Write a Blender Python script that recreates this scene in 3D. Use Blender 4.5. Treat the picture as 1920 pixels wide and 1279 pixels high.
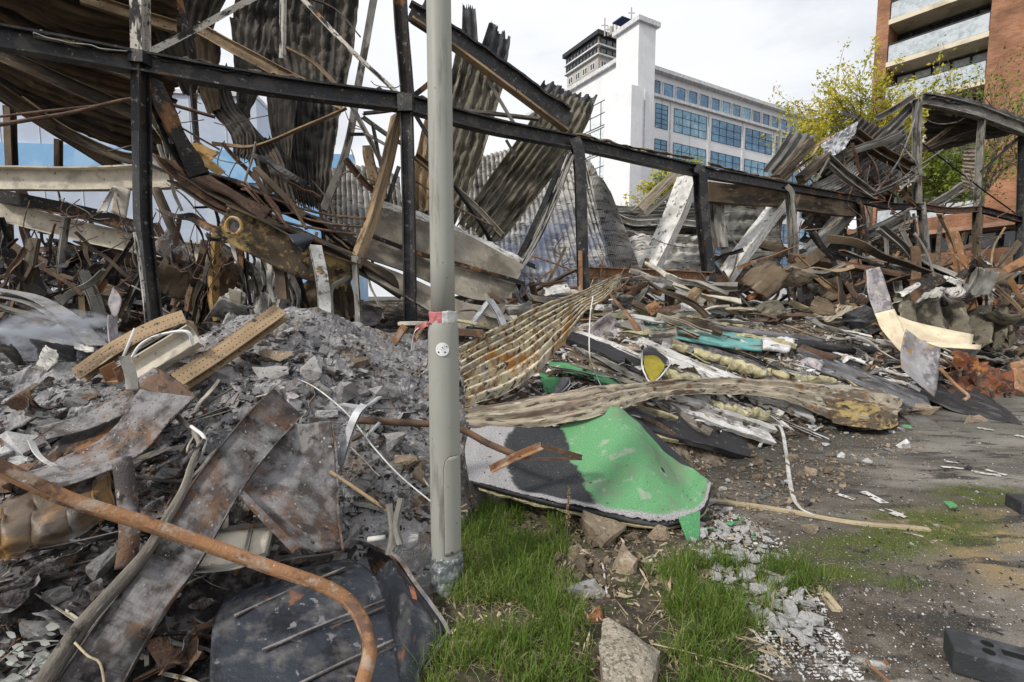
import bpy, bmesh, math, random
import numpy as np
from mathutils import Vector, Matrix, noise as mnoise
from mathutils.geometry import intersect_point_line
R = math.radians
SC = bpy.context.scene
COL = SC.collection
for o in list(bpy.data.objects): bpy.data.objects.remove(o)

# ---------------------------------------------------------------- camera
F = 907.0; PITCH = R(5.35); CH = 1.65
cd = bpy.data.cameras.new('camera'); cam = bpy.data.objects.new('camera', cd); COL.objects.link(cam)
cam.location = (0, 0, CH); cam.rotation_euler = (R(90) - PITCH, 0, 0)
cd.sensor_width = 36; cd.lens = F / 1920 * 36; cd.clip_start = 0.05; cd.clip_end = 3000
SC.camera = cam
# ---------------------------------------------------------------- light
SUN_EL, SUN_AZ = R(38), R(232)      # azimuth clockwise from +Y: sun stands behind-left
w = bpy.data.worlds.new('World'); SC.world = w; w.use_nodes = True
nt = w.node_tree; nt.nodes.clear()
out = nt.nodes.new('ShaderNodeOutputWorld'); bg = nt.nodes.new('ShaderNodeBackground')
sky = nt.nodes.new('ShaderNodeTexSky'); sky.sky_type = 'NISHITA'; sky.sun_disc = False
sky.sun_elevation = SUN_EL; sky.sun_rotation = SUN_AZ; sky.air_density = 1.2; sky.dust_density = 2
tc = nt.nodes.new('ShaderNodeTexCoord'); mp = nt.nodes.new('ShaderNodeMapping'); mp.inputs['Scale'].default_value = (1, 1, 2.6)
nz = nt.nodes.new('ShaderNodeTexNoise'); nz.inputs['Scale'].default_value = 2.2; nz.inputs['Detail'].default_value = 7; nz.inputs['Roughness'].default_value = .55
mr = nt.nodes.new('ShaderNodeMapRange'); mr.inputs[1].default_value = .3; mr.inputs[2].default_value = .48
mr.inputs[3].default_value = .72
mr2 = nt.nodes.new('ShaderNodeMapRange'); mr2.inputs[1].default_value = .3; mr2.inputs[2].default_value = .75; mr2.inputs[3].default_value = 8.4; mr2.inputs[4].default_value = 9.8
cmb = nt.nodes.new('ShaderNodeCombineColor')
mx = nt.nodes.new('ShaderNodeMix'); mx.data_type = 'RGBA'
L = nt.links.new
L(tc.outputs['Generated'], mp.inputs[0]); L(mp.outputs[0], nz.inputs['Vector']); L(nz.outputs[0], mr.inputs[0]); L(nz.outputs[0], mr2.inputs[0])
for i, k in enumerate((.975, .995, 1.035)):
    mu = nt.nodes.new('ShaderNodeMath'); mu.operation = 'MULTIPLY'; mu.inputs[1].default_value = k; L(mr2.outputs[0], mu.inputs[0]); L(mu.outputs[0], cmb.inputs[i])
L(mr.outputs[0], mx.inputs[0]); L(sky.outputs[0], mx.inputs[6]); L(cmb.outputs[0], mx.inputs[7])
L(mx.outputs[2], bg.inputs[0]); bg.inputs[1].default_value = 0.11; L(bg.outputs[0], out.inputs[0])
sd = bpy.data.lights.new('sun', 'SUN'); sd.energy = 2.9; sd.angle = R(6); sd.color = (1, .95, .87)
so = bpy.data.objects.new('sun', sd); COL.objects.link(so)
sdir = Vector((math.sin(SUN_AZ) * math.cos(SUN_EL), math.cos(SUN_AZ) * math.cos(SUN_EL), math.sin(SUN_EL)))
so.rotation_euler = sdir.to_track_quat('Z', 'Y').to_euler(); so.location = (0, -5, 30)
SC.view_settings.view_transform = 'Standard'; SC.view_settings.look = 'None'
SC.view_settings.exposure = 0.0; SC.view_settings.gamma = 1
SC.cycles.max_bounces = 6; SC.cycles.diffuse_bounces = 3; SC.cycles.glossy_bounces = 2; SC.cycles.transparent_max_bounces = 12
SC.cycles.use_denoising = True; SC.cycles.volume_bounces = 0; SC.cycles.volume_step_rate = 3

# ---------------------------------------------------------------- placing helpers
def P(px, py, Y):
    c, s = math.cos(PITCH), math.sin(PITCH); a = (px - 960) / F; b = (639.5 - py) / F
    d = np.array([a, c + b * s, -s + b * c]); return d * (Y / d[1]) + np.array([0, 0, CH])
XB = [-8, -3, -1.6, -.9, -.45, -.2, .6, 1.2, 1.8, 2.6, 5.1, 8.4, 14, 30]
YB = [1.0, 1.25, 1.7, 2.3, 2.85, 3.4, 3.75, 3.9, 4.4, 5.1, 6.6, 8.4, 11, 18]
def H(x, y):
    d = y - float(np.interp(x, XB, YB))
    if d <= 0: return max(-.35, d * .8) if x > -.42 else max(.035, .035 + .02 * mnoise.noise(Vector((x * 3, y * 3, 1))))
    h = 1.22 * (1 - math.exp(-(d / 1.45) ** 1.25))
    h += .42 * math.exp(-((x + 2.0) / .9) ** 2 - ((y - 4.3) / .9) ** 2)
    h -= .35 * math.exp(-((x + 4.6) / 1.6) ** 2 - ((y - 6.0) / 1.6) ** 2)
    h += .12 * mnoise.noise(Vector((x * .6, y * .6, 3))) * min(1, d)
    return h
def Q(px, py, d=0.0):
    """where the ray through a pixel meets the mound or the ground, drawn d metres towards the camera"""
    y = 1.2
    while y < 60:
        p = P(px, py, y)
        if p[2] <= max(0, H(p[0], p[1])): break
        y += .015 + y * .002
    p = P(px, py, y); v = p - np.array([0, 0, CH]); n = np.linalg.norm(v)
    return p - v / n * d
def G(px, py):
    a = P(px, py, 1.0); return P(px, py, (CH) / (CH - a[2]))
def V(p): return np.array(p, float)
def D(px, py, d=.1): return (px, py, float(Q(px, py, d)[1]))

# ---------------------------------------------------------------- mesh helpers
class M:
    def __init__(s): s.v = []; s.f = []; s.st = []; s.mi = []; s.n = 0
    def add(s, v, f, st=None, mi=0):
        v = np.asarray(v, float)
        s.v.append(v); s.st.append(v.copy() if st is None else np.asarray(st, float))
        s.f += [tuple(int(i) + s.n for i in q) for q in f]; s.mi += [mi] * len(f); s.n += len(v); return s
    def box(s, o, ux, uy, uz, mi=0):
        o, ux, uy, uz = map(V, (o, ux, uy, uz))
        v = [o, o + ux, o + ux + uy, o + uy, o + uz, o + ux + uz, o + ux + uy + uz, o + uy + uz]
        return s.add(v, [(0, 3, 2, 1), (4, 5, 6, 7), (0, 1, 5, 4), (1, 2, 6, 5), (2, 3, 7, 6), (3, 0, 4, 7)], mi=mi)
def link(name, m, mats, parent=None, smooth=False, solid=0, bevel=0, ploc=None, loc=None):
    v = np.concatenate(m.v)
    if loc is None:
        loc = np.array([(v[:, 0].min() + v[:, 0].max()) / 2, (v[:, 1].min() + v[:, 1].max()) / 2, v[:, 2].min()])
    loc = V(loc)
    me = bpy.data.meshes.new(name); me.from_pydata((v - loc).tolist(), [], m.f)
    if not isinstance(mats, (list, tuple)): mats = [mats]
    for k in mats: me.materials.append(k)
    if len(mats) > 1: me.polygons.foreach_set('material_index', m.mi)
    a = me.attributes.new('st', 'FLOAT_VECTOR', 'POINT'); a.data.foreach_set('vector', np.concatenate(m.st).astype(np.float32).ravel())
    if smooth: me.polygons.foreach_set('use_smooth', [True] * len(me.polygons))
    me.update()
    o = bpy.data.objects.new(name, me); COL.objects.link(o)
    if parent is not None:
        o.parent = parent; o.location = Vector(loc) - Vector(parent['_w'])
    else: o.location = loc
    o['_w'] = list(map(float, loc))
    if solid:
        k = o.modifiers.new('solid', 'SOLIDIFY'); k.thickness = solid; k.offset = 0
    if bevel:
        k = o.modifiers.new('bevel', 'BEVEL'); k.width = bevel; k.segments = 2; k.limit_method = 'ANGLE'
    return o
def tag(o, label=None, cat=None, group=None, kind=None):
    if label: o['label'] = label
    if cat: o['category'] = cat; o['kind'] = 'thing'
    if group: o['group'] = group
    if kind: o['kind'] = kind
    return o
def empty(name, loc, label, cat, group=None):
    o = bpy.data.objects.new(name, None); COL.objects.link(o); o.location = Vector(loc); o['_w'] = list(map(float, loc)); o.empty_display_size = .1
    return tag(o, label, cat, group)
def cr(pts, n):
    pts = np.asarray(pts, float)
    if n <= 1 or len(pts) < 2: return pts
    p = np.vstack([2 * pts[0] - pts[1], pts, 2 * pts[-1] - pts[-2]]); o = []
    for i in range(1, len(p) - 2):
        for k in range(n):
            t = k / n
            o.append(.5 * (2 * p[i] + (p[i + 1] - p[i - 1]) * t + (2 * p[i - 1] - 5 * p[i] + 4 * p[i + 1] - p[i + 2]) * t * t + (3 * p[i] - p[i - 1] - 3 * p[i + 1] + p[i + 2]) * t ** 3))
    o.append(pts[-1]); return np.array(o)
def ring(r, n=12): return [(r * math.cos(2 * math.pi * i / n), r * math.sin(2 * math.pi * i / n)) for i in range(n)]
def prof(kind, w, h, t=None):
    t = t or min(w, h) * .14; a, b = w / 2, h / 2
    if kind == 'box': return [(-a, -b), (a, -b), (a, b), (-a, b)]
    if kind == 'I': return [(-a, -b), (a, -b), (a, -b + t), (t / 2, -b + t), (t / 2, b - t), (a, b - t), (a, b), (-a, b), (-a, b - t), (-t / 2, b - t), (-t / 2, -b + t), (-a, -b + t)]
    if kind == 'H': return [(y, x) for x, y in reversed(prof('I', h, w, t))]
    if kind == 'L': return [(-a, -b), (a, -b), (a, -b + t), (-a + t, -b + t), (-a + t, b), (-a, b)]
    if kind == 'C': return [(-a, -b), (a, -b), (a, -b + t), (-a + t, -b + t), (-a + t, b - t), (a, b - t), (a, b), (-a, b)]
    if kind == 'U': return [(-a, b), (-a, -b), (a, -b), (a, b), (a - t, b), (a - t, -b + t), (-a + t, -b + t), (-a + t, b)]
    if kind == 'round': return ring(a, 10)
seedc = [0]
def sweep(pts, pf, up=(0, 0, 1), twist=0.0, n=1, jit=0.0, scale=None, cap=True, m=None, mi=0, jf=2.0):
    pts = cr(pts, n); K = len(pts); pf = np.asarray(pf); J = len(pf)
    seg = np.linalg.norm(np.diff(pts, axis=0), axis=1); S = np.concatenate([[0], np.cumsum(seg)])
    T = np.gradient(pts, axis=0); T /= np.linalg.norm(T, axis=1)[:, None] + 1e-9
    per = np.concatenate([[0], np.cumsum(np.linalg.norm(np.diff(pf, axis=0), axis=1))])
    seedc[0] += 1; sd_ = seedc[0] * 3.17
    u = V(up) - np.dot(V(up), T[0]) * T[0]
    if np.linalg.norm(u) < .05: u = V((0, 1, .1)) - np.dot(V((0, 1, .1)), T[0]) * T[0]
    u /= np.linalg.norm(u); vs = []; st = []
    for i in range(K):
        u = u - np.dot(u, T[i]) * T[i]; u /= np.linalg.norm(u) + 1e-9
        s = np.cross(T[i], u); f = S[i] / (S[-1] + 1e-9)
        tw = np.interp(f, np.linspace(0, 1, len(twist)), twist) if hasattr(twist, '__len__') else twist * f
        c, q = math.cos(tw), math.sin(tw); uu = u * c + s * q; ss = s * c - u * q
        k = 1 if scale is None else np.interp(f, np.linspace(0, 1, len(scale)), scale)
        for j in range(J):
            p = pts[i] + ss * pf[j][0] * k + uu * pf[j][1] * k
            if jit: p = p + V(mnoise.noise_vector(Vector(p) * jf + Vector((sd_, 0, 0)))) * jit
            vs.append(p); st.append((S[i] + sd_, per[j], sd_ * 1.7))
    fs = [(i * J + j, i * J + (j + 1) % J, (i + 1) * J + (j + 1) % J, (i + 1) * J + j) for i in range(K - 1) for j in range(J)]
    if cap: fs += [tuple(reversed(range(J))), tuple(range((K - 1) * J, K * J))]
    m = m or M(); m.add(vs, fs, st, mi); return m
def bar(name, label, cat, kind, w, h, mat, pts, parent=None, group=None, **k):
    """pts are (px, py, Y) triples"""
    pf = ring(w / 2, k.pop('seg', 10)) if kind == 'round' else prof(kind, w, h, k.pop('t', None))
    sm = k.pop('smooth', kind == 'round')
    o = link(name, sweep([P(*p) for p in pts], pf, **k), mat, parent, smooth=sm)
    if parent is None: tag(o, label, cat, group)
    elif label: o['label'] = label
    return o
def tri(x):  # trapezoid wave
    x = x - math.floor(x); y = abs(2 * x - 1) * 2 - 1; return max(-.6, min(.6, y)) / .6
def sheet(grid, nu, nv, corr=0, amp=.02, rag=0.0, nz_=0.0, nf=2.0, wave='trap', norm_st=False, hole=0.0, m=None, mi=0, seed=0, tear=0.0, ragv=0.0):
    g = np.array([[V(p) for p in row] for row in grid]); A, B = g.shape[:2]
    rnd = random.Random(seed * 77 + 5)
    def fine(arr, k):
        n = 24; c = cr(arr, n) if len(arr) > 1 else arr
        return c[np.clip((k * (len(c) - 1)).round().astype(int), 0, len(c) - 1)] if False else np.array([c[int(math.floor(x))] * (1 - (x % 1)) + c[min(len(c) - 1, int(math.floor(x)) + 1)] * (x % 1) for x in k * (len(c) - 1)])
    vv = np.linspace(0, 1, nv); rows = np.array([fine(g[i], vv) for i in range(A)])  # A x nv x 3
    r0 = [0.0] * nv; r1 = [1.0] * nv
    if rag:
        a = b = 0
        for j in range(nv):
            if j % 3 == 0: a = rnd.random() * rag; b = rnd.random() * rag
            r0[j] = a + .3 * rag * rnd.random(); r1[j] = 1 - b - .3 * rag * rnd.random()
            r0[j] += rag * .7 * (1 + mnoise.noise(Vector((j * .13, seed, 0)))); r1[j] -= rag * .7 * (1 + mnoise.noise(Vector((j * .11, seed, 5))))
    pts = np.zeros((nu, nv, 3))
    for j in range(nv):
        pts[:, j] = fine(rows[:, j], np.linspace(max(0, r0[j]), min(1, r1[j]), nu))
    du = np.gradient(pts, axis=0); dv = np.gradient(pts, axis=1); N = np.cross(du, dv); N /= np.linalg.norm(N, axis=2)[..., None] + 1e-9
    sc = np.linalg.norm(dv, axis=2).sum(1)
    if corr:
        for j in range(nv):
            k = (tri(vv[j] * corr) if wave == 'trap' else math.sin(vv[j] * corr * 2 * math.pi))
            pts[:, j] += N[:, j] * (amp * k) * np.minimum(1.15, (sc / sc.mean()))[:, None]
    if nz_:
        for i in range(nu):
            for j in range(nv):
                p = Vector(pts[i, j]) * nf + Vector((seed * 5.1, 0, 0))
                pts[i, j] += N[i, j] * nz_ * (mnoise.noise(p) + .55 * (abs(mnoise.noise(p * 2.3)) * 2 - .5))
    if ragv:
        for i in range(nu):
            for e, d_ in ((0, 1), (nv - 1, -1)):
                k_ = ragv * (abs(mnoise.noise(Vector((i * .31, e, seed)))) + .6 * abs(mnoise.noise(Vector((i * .9, e, seed + 3)))))
                pts[i, e] = pts[i, e] + (pts[i, e + d_] - pts[i, e]) * min(.95, k_); pts[i, e + d_] = pts[i, e + d_] + (pts[i, e + 2 * d_] - pts[i, e + d_]) * min(.9, k_ * .8)
    S = np.concatenate([[0], np.cumsum(np.linalg.norm(np.diff(pts[:, nv // 2], axis=0), axis=1))]); W = sc.mean()
    if norm_st: st = [(i / (nu - 1), j / (nv - 1), seed * .37) for i in range(nu) for j in range(nv)]
    else: st = [(S[i] + seed * 2.3, vv[j] * W, seed * .9) for i in range(nu) for j in range(nv)]
    fs = []
    for i in range(nu - 1):
        for j in range(nv - 1):
            if hole and mnoise.noise(Vector((i * .45 * 20 / nu, j * .35 * 30 / nv, seed * 3.3))) + .35 * mnoise.noise(Vector((i * 1.7, j * 1.7, seed))) > hole: continue
            if tear and (i < nu * tear or i > nu * (1 - tear)) and mnoise.noise(Vector((i * .2, j * .5, seed + 9.5))) > .15: continue
            fs.append((i * nv + j, (i + 1) * nv + j, (i + 1) * nv + j + 1, i * nv + j + 1))
    m = m or M(); m.add(pts.reshape(-1, 3), fs, st, mi); return m
def plate(name, label, cat, mat, grid, nu, nv, parent=None, solid=.004, smooth=True, group=None, **k):
    g = [[P(*p) for p in row] for row in grid]
    o = link(name, sheet(g, nu, nv, **k), mat, parent, smooth=smooth, solid=solid)
    if parent is None: tag(o, label, cat, group)
    elif label: o['label'] = label
    return o
def rock_data(seed, flat=1.0, rough=.08, sub=1, npt=12):
    rnd = random.Random(seed); bm = bmesh.new()
    for _ in range(npt):
        v = Vector((rnd.uniform(-1, 1), rnd.uniform(-1, 1), rnd.uniform(-1, 1)))
        if v.length > 1.25: v.normalize()
        bm.verts.new((v.x, v.y * rnd.uniform(.6, 1), v.z * flat))
    r = bmesh.ops.convex_hull(bm, input=bm.verts)
    bmesh.ops.delete(bm, geom=[e for e in set(r['geom_interior'] + r['geom_unused']) if isinstance(e, bmesh.types.BMVert) and e.is_valid], context='VERTS')
    bmesh.ops.triangulate(bm, faces=bm.faces)
    if sub: bmesh.ops.subdivide_edges(bm, edges=bm.edges, cuts=sub * 2, use_grid_fill=True)
    for v in bm.verts:
        q = v.co * 2.3 + Vector((seed, 0, 0)); nn_ = v.co.normalized(); v.co += nn_ * (Vector(mnoise.noise_vector(q)).dot(nn_) * rough * 1.6) + Vector(mnoise.noise_vector(q * 3)) * rough * .5
    bm.verts.index_update(); vs = np.array([v.co[:] for v in bm.verts]); fs = [tuple(x.index for x in f.verts) for f in bm.faces]; bm.free()
    vs /= np.abs(vs).max(); return vs, fs
def rotm(a, b, c): return np.array((Matrix.Rotation(a, 3, 'X') @ Matrix.Rotation(b, 3, 'Y') @ Matrix.Rotation(c, 3, 'Z')))
# ---------------------------------------------------------------- materials
def mat(name, base, layers=(), rough=.85, wobble=None, metal=0.0, bump=(30, .3), dust=None, coat=0, alpha=None, spec=.3, coord='st', stretch=(1, 1, 1)):
    """layers: (colour, scale, lo, hi[, stretch[, detail]]) - stains mixed over the base by thresholded noise"""
    m = bpy.data.materials.new(name); m.use_nodes = True; t = m.node_tree; N = t.nodes; K = t.links.new
    b = N['Principled BSDF']
    if coord == 'st': a = N.new('ShaderNodeAttribute'); a.attribute_name = 'st'; vec = a.outputs['Vector']
    else: a = N.new('ShaderNodeTexCoord'); vec = a.outputs['Object']
    col = None
    def rgb(c): n = N.new('ShaderNodeRGB'); n.outputs[0].default_value = (*c, 1); return n.outputs[0]
    col = rgb(base)
    def noise(scale, stc=(1, 1, 1), det=5, off=0):
        mp = N.new('ShaderNodeMapping'); mp.inputs['Scale'].default_value = stc; mp.inputs['Location'].default_value = (off * 3.7, off * 1.3, off)
        K(vec, mp.inputs[0]); n = N.new('ShaderNodeTexNoise'); n.inputs['Scale'].default_value = scale; n.inputs['Detail'].default_value = det; n.inputs['Roughness'].default_value = .62
        K(mp.outputs[0], n.inputs['Vector']); return n.outputs[0]
    # overall value wobble
    wob = noise(3.1, (1, 1, 1), 4, 9); hv = N.new('ShaderNodeHueSaturation'); w2 = N.new('ShaderNodeMapRange')
    w2.inputs[1].default_value = .3; w2.inputs[2].default_value = .7; wv = wobble if wobble is not None else (.28 if coord == "st" else .05); w2.inputs[3].default_value = 1 - wv; w2.inputs[4].default_value = 1 + wv
    K(wob, w2.inputs[0]); K(w2.outputs[0], hv.inputs['Value']); K(col, hv.inputs['Color']); col = hv.outputs[0]
    for i, l in enumerate(layers):
        c, s, lo, hi = l[:4]; stc = l[4] if len(l) > 4 else stretch; det = l[5] if len(l) > 5 else 6
        n = noise(s, stc, det, i + 1); r = N.new('ShaderNodeMapRange'); r.interpolation_type = 'SMOOTHSTEP'; r.inputs[1].default_value = lo; r.inputs[2].default_value = hi
        K(n, r.inputs[0]); x = N.new('ShaderNodeMix'); x.data_type = 'RGBA'; K(r.outputs[0], x.inputs[0]); K(col, x.inputs[6]); x.inputs[7].default_value = (*c, 1); col = x.outputs[2]
    if dust:   # settled ash: lies on faces that look up
        g = N.new('ShaderNodeNewGeometry'); sp = N.new('ShaderNodeSeparateXYZ'); K(g.outputs['Normal'], sp.inputs[0])
        n = noise(9, (1, 1, 1), 6, 20); ad = N.new('ShaderNodeMath'); ad.operation = 'ADD'; K(sp.outputs[2], ad.inputs[0])
        mu = N.new('ShaderNodeMath'); mu.operation = 'MULTIPLY_ADD'; mu.inputs[1].default_value = 2.4; mu.inputs[2].default_value = -1.2; K(n, mu.inputs[0]); K(mu.outputs[0], ad.inputs[1])
        r = N.new('ShaderNodeMapRange'); r.inputs[1].default_value = dust[1]; r.inputs[2].default_value = dust[1] + .5; r.inputs[4].default_value = dust[2] if len(dust) > 2 else .9
        K(ad.outputs[0], r.inputs[0]); x = N.new('ShaderNodeMix'); x.data_type = 'RGBA'; K(r.outputs[0], x.inputs[0]); K(col, x.inputs[6]); x.inputs[7].default_value = (*dust[0], 1); col = x.outputs[2]
    K(col, b.inputs['Base Color']); b.inputs['Roughness'].default_value = rough; b.inputs['Metallic'].default_value = metal
    b.inputs['Specular IOR Level'].default_value = spec
    if bump:
        n1 = noise(bump[0], (1, 1, 1), 8, 30); bp = N.new('ShaderNodeBump'); bp.inputs['Strength'].default_value = bump[1]; bp.inputs['Distance'].default_value = .02
        K(n1, bp.inputs['Height']); K(bp.outputs[0], b.inputs['Normal'])
        rr = N.new('ShaderNodeMapRange'); rr.inputs[3].default_value = max(.1, rough - .2); rr.inputs[4].default_value = min(1, rough + .2); K(n1, rr.inputs[0]); K(rr.outputs[0], b.inputs['Roughness'])
    return m
ASH = (.27, .265, .27); S5 = (.25, 1, 1); S9 = (.12, 1, 1)
CHAR = mat('charred_steel', (.012, .012, .014), [((.05, .045, .04), 5, .5, .62), ((.22, .2, .17), 16, .62, .68), ((.11, .055, .02), 2.3, .62, .72), ((.32, .3, .27), 38, .66, .7)], rough=.55, bump=(45, .35), spec=.5)
CHARR = mat('charred_rusting_steel', (.022, .018, .016), [((.2, .09, .03), 2.2, .54, .64), ((.2, .18, .15), 14, .58, .66), ((.012, .01, .01), 6, .5, .6)], rough=.65, bump=(45, .35))
FLAKE = mat('flaking_paint_steel', (.48, .45, .4), [((.02, .018, .017), 9, .5, .56, S5), ((.3, .15, .05), 3, .62, .7), ((.1, .09, .08), 26, .58, .62)], rough=.8)
PALE = mat('pale_painted_steel', (.55, .5, .41), [((.34, .31, .26), 4, .5, .65), ((.12, .1, .09), 13, .64, .68), ((.3, .17, .07), 7, .66, .72)], rough=.75)
WHITE = mat('white_painted_steel', (.6, .59, .56), [((.38, .37, .34), 3, .46, .62), ((.13, .11, .09), 9, .56, .64), ((.35, .19, .06), 5, .64, .7)], rough=.7)
TAN = mat('heat_browned_steel', (.31, .22, .13), [((.13, .09, .055), 4, .45, .62, S5), ((.42, .34, .23), 9, .58, .68, S5), ((.04, .03, .025), 15, .6, .66)], rough=.8)
DTAN = mat('sooty_brown_steel', (.13, .095, .062), [((.035, .028, .022), 4, .45, .6, S5), ((.22, .17, .11), 8, .58, .7, S5)], rough=.8)
GREYST = mat('burnt_grey_steel', (.2, .19, .17), [((.36, .34, .3), 6, .52, .64, S5), ((.05, .045, .04), 8, .52, .62, S5), ((.17, .09, .045), 3, .6, .7)], rough=.8)
RUST = mat('orange_rust_steel', (.3, .155, .075), [((.12, .07, .05), 6, .5, .62), ((.36, .27, .2), 9, .54, .64), ((.5, .47, .43), 30, .64, .68)], rough=.85, bump=(60, .4))
DRUST = mat('brown_rust_steel', (.12, .075, .052), [((.19, .11, .065), 8, .5, .62), ((.05, .035, .03), 10, .55, .65), ((.3, .26, .24), 22, .64, .68)], rough=.85)
ASHST = mat('ash_dusted_steel', (.065, .055, .052), [((.15, .085, .05), 3.5, .5, .62), ((.2, .185, .18), 7, .5, .62), ((.02, .018, .018), 11, .56, .64), ((.38, .36, .34), 34, .63, .67)], rough=.75, bump=(50, .5), dust=(ASH, .55, .75))
BLUEST = mat('blue_black_burnt_steel', (.028, .034, .046), [((.24, .09, .03), 2.6, .6, .66), ((.012, .013, .018), 4, .5, .6), ((.2, .2, .21), 18, .62, .66), ((.33, .33, .33), 60, .68, .7)], rough=.5, metal=.25, bump=(40, .3), spec=.5, dust=((.17, .16, .155), .95, .8))
ZDARK = mat('sooty_corrugated_iron', (.05, .043, .036), [((.1, .088, .07), 5, .48, .62, S9), ((.016, .014, .013), 7, .48, .6, S9), ((.12, .065, .035), 2.2, .58, .7, S9)], rough=.75, bump=(30, .25))
ZBROWN = mat('brown_sooty_corrugated_iron', (.085, .06, .038), [((.16, .115, .07), 4, .48, .62, S9), ((.014, .012, .011), 3, .48, .62, S9), ((.1, .045, .018), 1.7, .56, .66, S9)], rough=.8, bump=(30, .25))
OLIVE = mat('weathered_olive_corrugated_iron', (.15, .135, .1), [((.045, .038, .03), 7, .5, .6, S5), ((.3, .27, .2), 9, .56, .66, S5), ((.03, .025, .022), 24, .6, .66)], rough=.8, bump=(40, .35))
GREYC = mat('grey_corrugated_iron', (.16, .155, .14), [((.07, .065, .06), 6, .48, .62, S9), ((.3, .29, .26), 8, .56, .68, S9)], rough=.6, bump=(30, .25), metal=.2)
PCORR = mat('pale_speckled_corrugated_iron', (.5, .49, .46), [((.28, .26, .23), 8, .48, .6, S5), ((.08, .07, .065), 22, .57, .63, S5), ((.3, .22, .13), 4, .62, .7)], rough=.75, bump=(40, .3))
YCORR = mat('yellowed_corrugated_iron', (.52, .46, .33), [((.24, .16, .09), 16, .5, .6, (.5, 1, 1)), ((.07, .055, .05), 34, .52, .6, (.6, 1, 1)), ((.3, .29, .28), 9, .56, .64), ((.36, .19, .06), 3.5, .56, .66), ((.3, .29, .29), 5, .62, .7)], rough=.8, bump=(50, .45))
TCORR = mat('bleached_tan_corrugated_iron', (.37, .32, .24), [((.07, .055, .045), 16, .55, .62, (.4, 1, 1)), ((.14, .105, .08), 7, .5, .6, (.2, 1, 1)), ((.52, .47, .37), 12, .56, .66, (.3, 1, 1)), ((.25, .13, .055), 4, .6, .68)], rough=.85, bump=(50, .45))
MOTTLE = mat('mottled_yellow_brown_steel', (.09, .065, .042), [((.38, .28, .11), 2.6, .5, .6), ((.3, .2, .08), 12, .56, .64), ((.025, .02, .016), 6, .56, .64)], rough=.8, bump=(50, .5))
YELL = mat('scorched_yellow_paint', (.38, .23, .08), [((.45, .36, .22), 5, .54, .62), ((.04, .03, .02), 8, .57, .62), ((.2, .1, .04), 3, .56, .66)], rough=.75)
PLAST = mat('smoky_plaster_panel', (.27, .24, .195), [((.15, .13, .1), 2.5, .46, .64), ((.38, .35, .29), 7, .58, .68), ((.07, .055, .045), 18, .66, .7)], rough=.9, bump=(25, .3))
CONC = mat('broken_grey_concrete', (.3, .29, .285), [((.17, .165, .165), 4, .48, .62), ((.48, .47, .46), 9, .58, .68), ((.12, .11, .1), 26, .6, .68)], rough=.95, bump=(28, .9), dust=((.38, .375, .37), .6, .6))
WCONC = mat('white_plaster_chunk', (.62, .61, .6), [((.42, .41, .4), 5, .5, .64), ((.2, .19, .18), 18, .62, .68)], rough=.95, bump=(28, .8))
SAND = mat('sandy_mortar_chunk', (.3, .235, .165), [((.18, .14, .1), 6, .48, .62), ((.42, .36, .27), 14, .56, .66), ((.1, .08, .06), 40, .6, .66)], rough=.98, bump=(45, 1.0))
BRICK = mat('orange_brick_rubble', (.3, .12, .06), [((.16, .07, .045), 8, .5, .6), ((.42, .32, .25), 12, .6, .68)], rough=.95, bump=(30, .8))
AGG = mat('exposed_aggregate_concrete', (.4, .35, .27), [((.2, .17, .13), 38, .52, .56), ((.5, .46, .4), 60, .56, .6), ((.1, .09, .08), 75, .62, .66), ((.3, .27, .23), 4, .5, .65)], rough=.95, bump=(70, .9))
INSUL = mat('yellow_insulation_foam', (.5, .45, .26), [((.34, .3, .2), 8, .48, .6), ((.62, .6, .48), 14, .56, .66), ((.12, .1, .07), 20, .62, .68)], rough=.98, bump=(35, 1.0))
PANW = mat('white_flaking_panel', (.6, .59, .57), [((.36, .34, .31), 8, .5, .6, S5), ((.09, .08, .07), 14, .56, .62, S5), ((.4, .34, .22), 5, .6, .68)], rough=.9, bump=(40, .5))
PANG = mat('grey_scorched_panel', (.15, .15, .16), [((.06, .055, .055), 5, .48, .6, S5), ((.36, .35, .34), 11, .58, .66, S5)], rough=.85, bump=(40, .5), dust=((.28, .27, .26), .9, .6))
BLACKS = mat('sooty_black_sheet', (.022, .022, .025), [((.09, .09, .095), 5, .5, .65, S5), ((.2, .2, .2), 24, .64, .68)], rough=.6, bump=(40, .3), spec=.4)
TEAL = mat('teal_painted_board', (.14, .34, .32), [((.28, .4, .38), 7, .56, .66), ((.16, .18, .17), 3, .6, .68)], rough=.85)
WOOD = mat('charred_grey_wood', (.2, .18, .15), [((.09, .08, .07), 12, .48, .58, S9), ((.34, .31, .27), 16, .56, .64, S9), ((.025, .022, .02), 4, .58, .66)], rough=.95, bump=(60, .7))
LWOOD = mat('splintered_pale_wood', (.46, .38, .25), [((.26, .2, .13), 16, .5, .6, S9), ((.6, .53, .4), 20, .56, .64, S9)], rough=.9, bump=(60, .5))
CREAM = mat('cream_sheet_metal', (.66, .56, .4), [((.55, .45, .31), 3, .48, .65), ((.33, .25, .17), 12, .66, .7)], rough=.6, bump=(10, .08))
LILAC = mat('heat_tinted_pale_steel', (.36, .33, .34), [((.2, .18, .2), 5, .48, .62), ((.5, .46, .4), 9, .55, .66), ((.08, .07, .07), 16, .6, .66)], rough=.55, metal=.2, bump=(20, .3))
TARP = mat('glazed_brown_tarpaulin', (.11, .08, .055), [((.24, .225, .21), 5, .5, .62, (1, .3, 1)), ((.25, .14, .05), 3, .5, .62), ((.05, .04, .03), 7, .56, .64)], rough=.4, bump=(25, .4), spec=.5)
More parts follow.
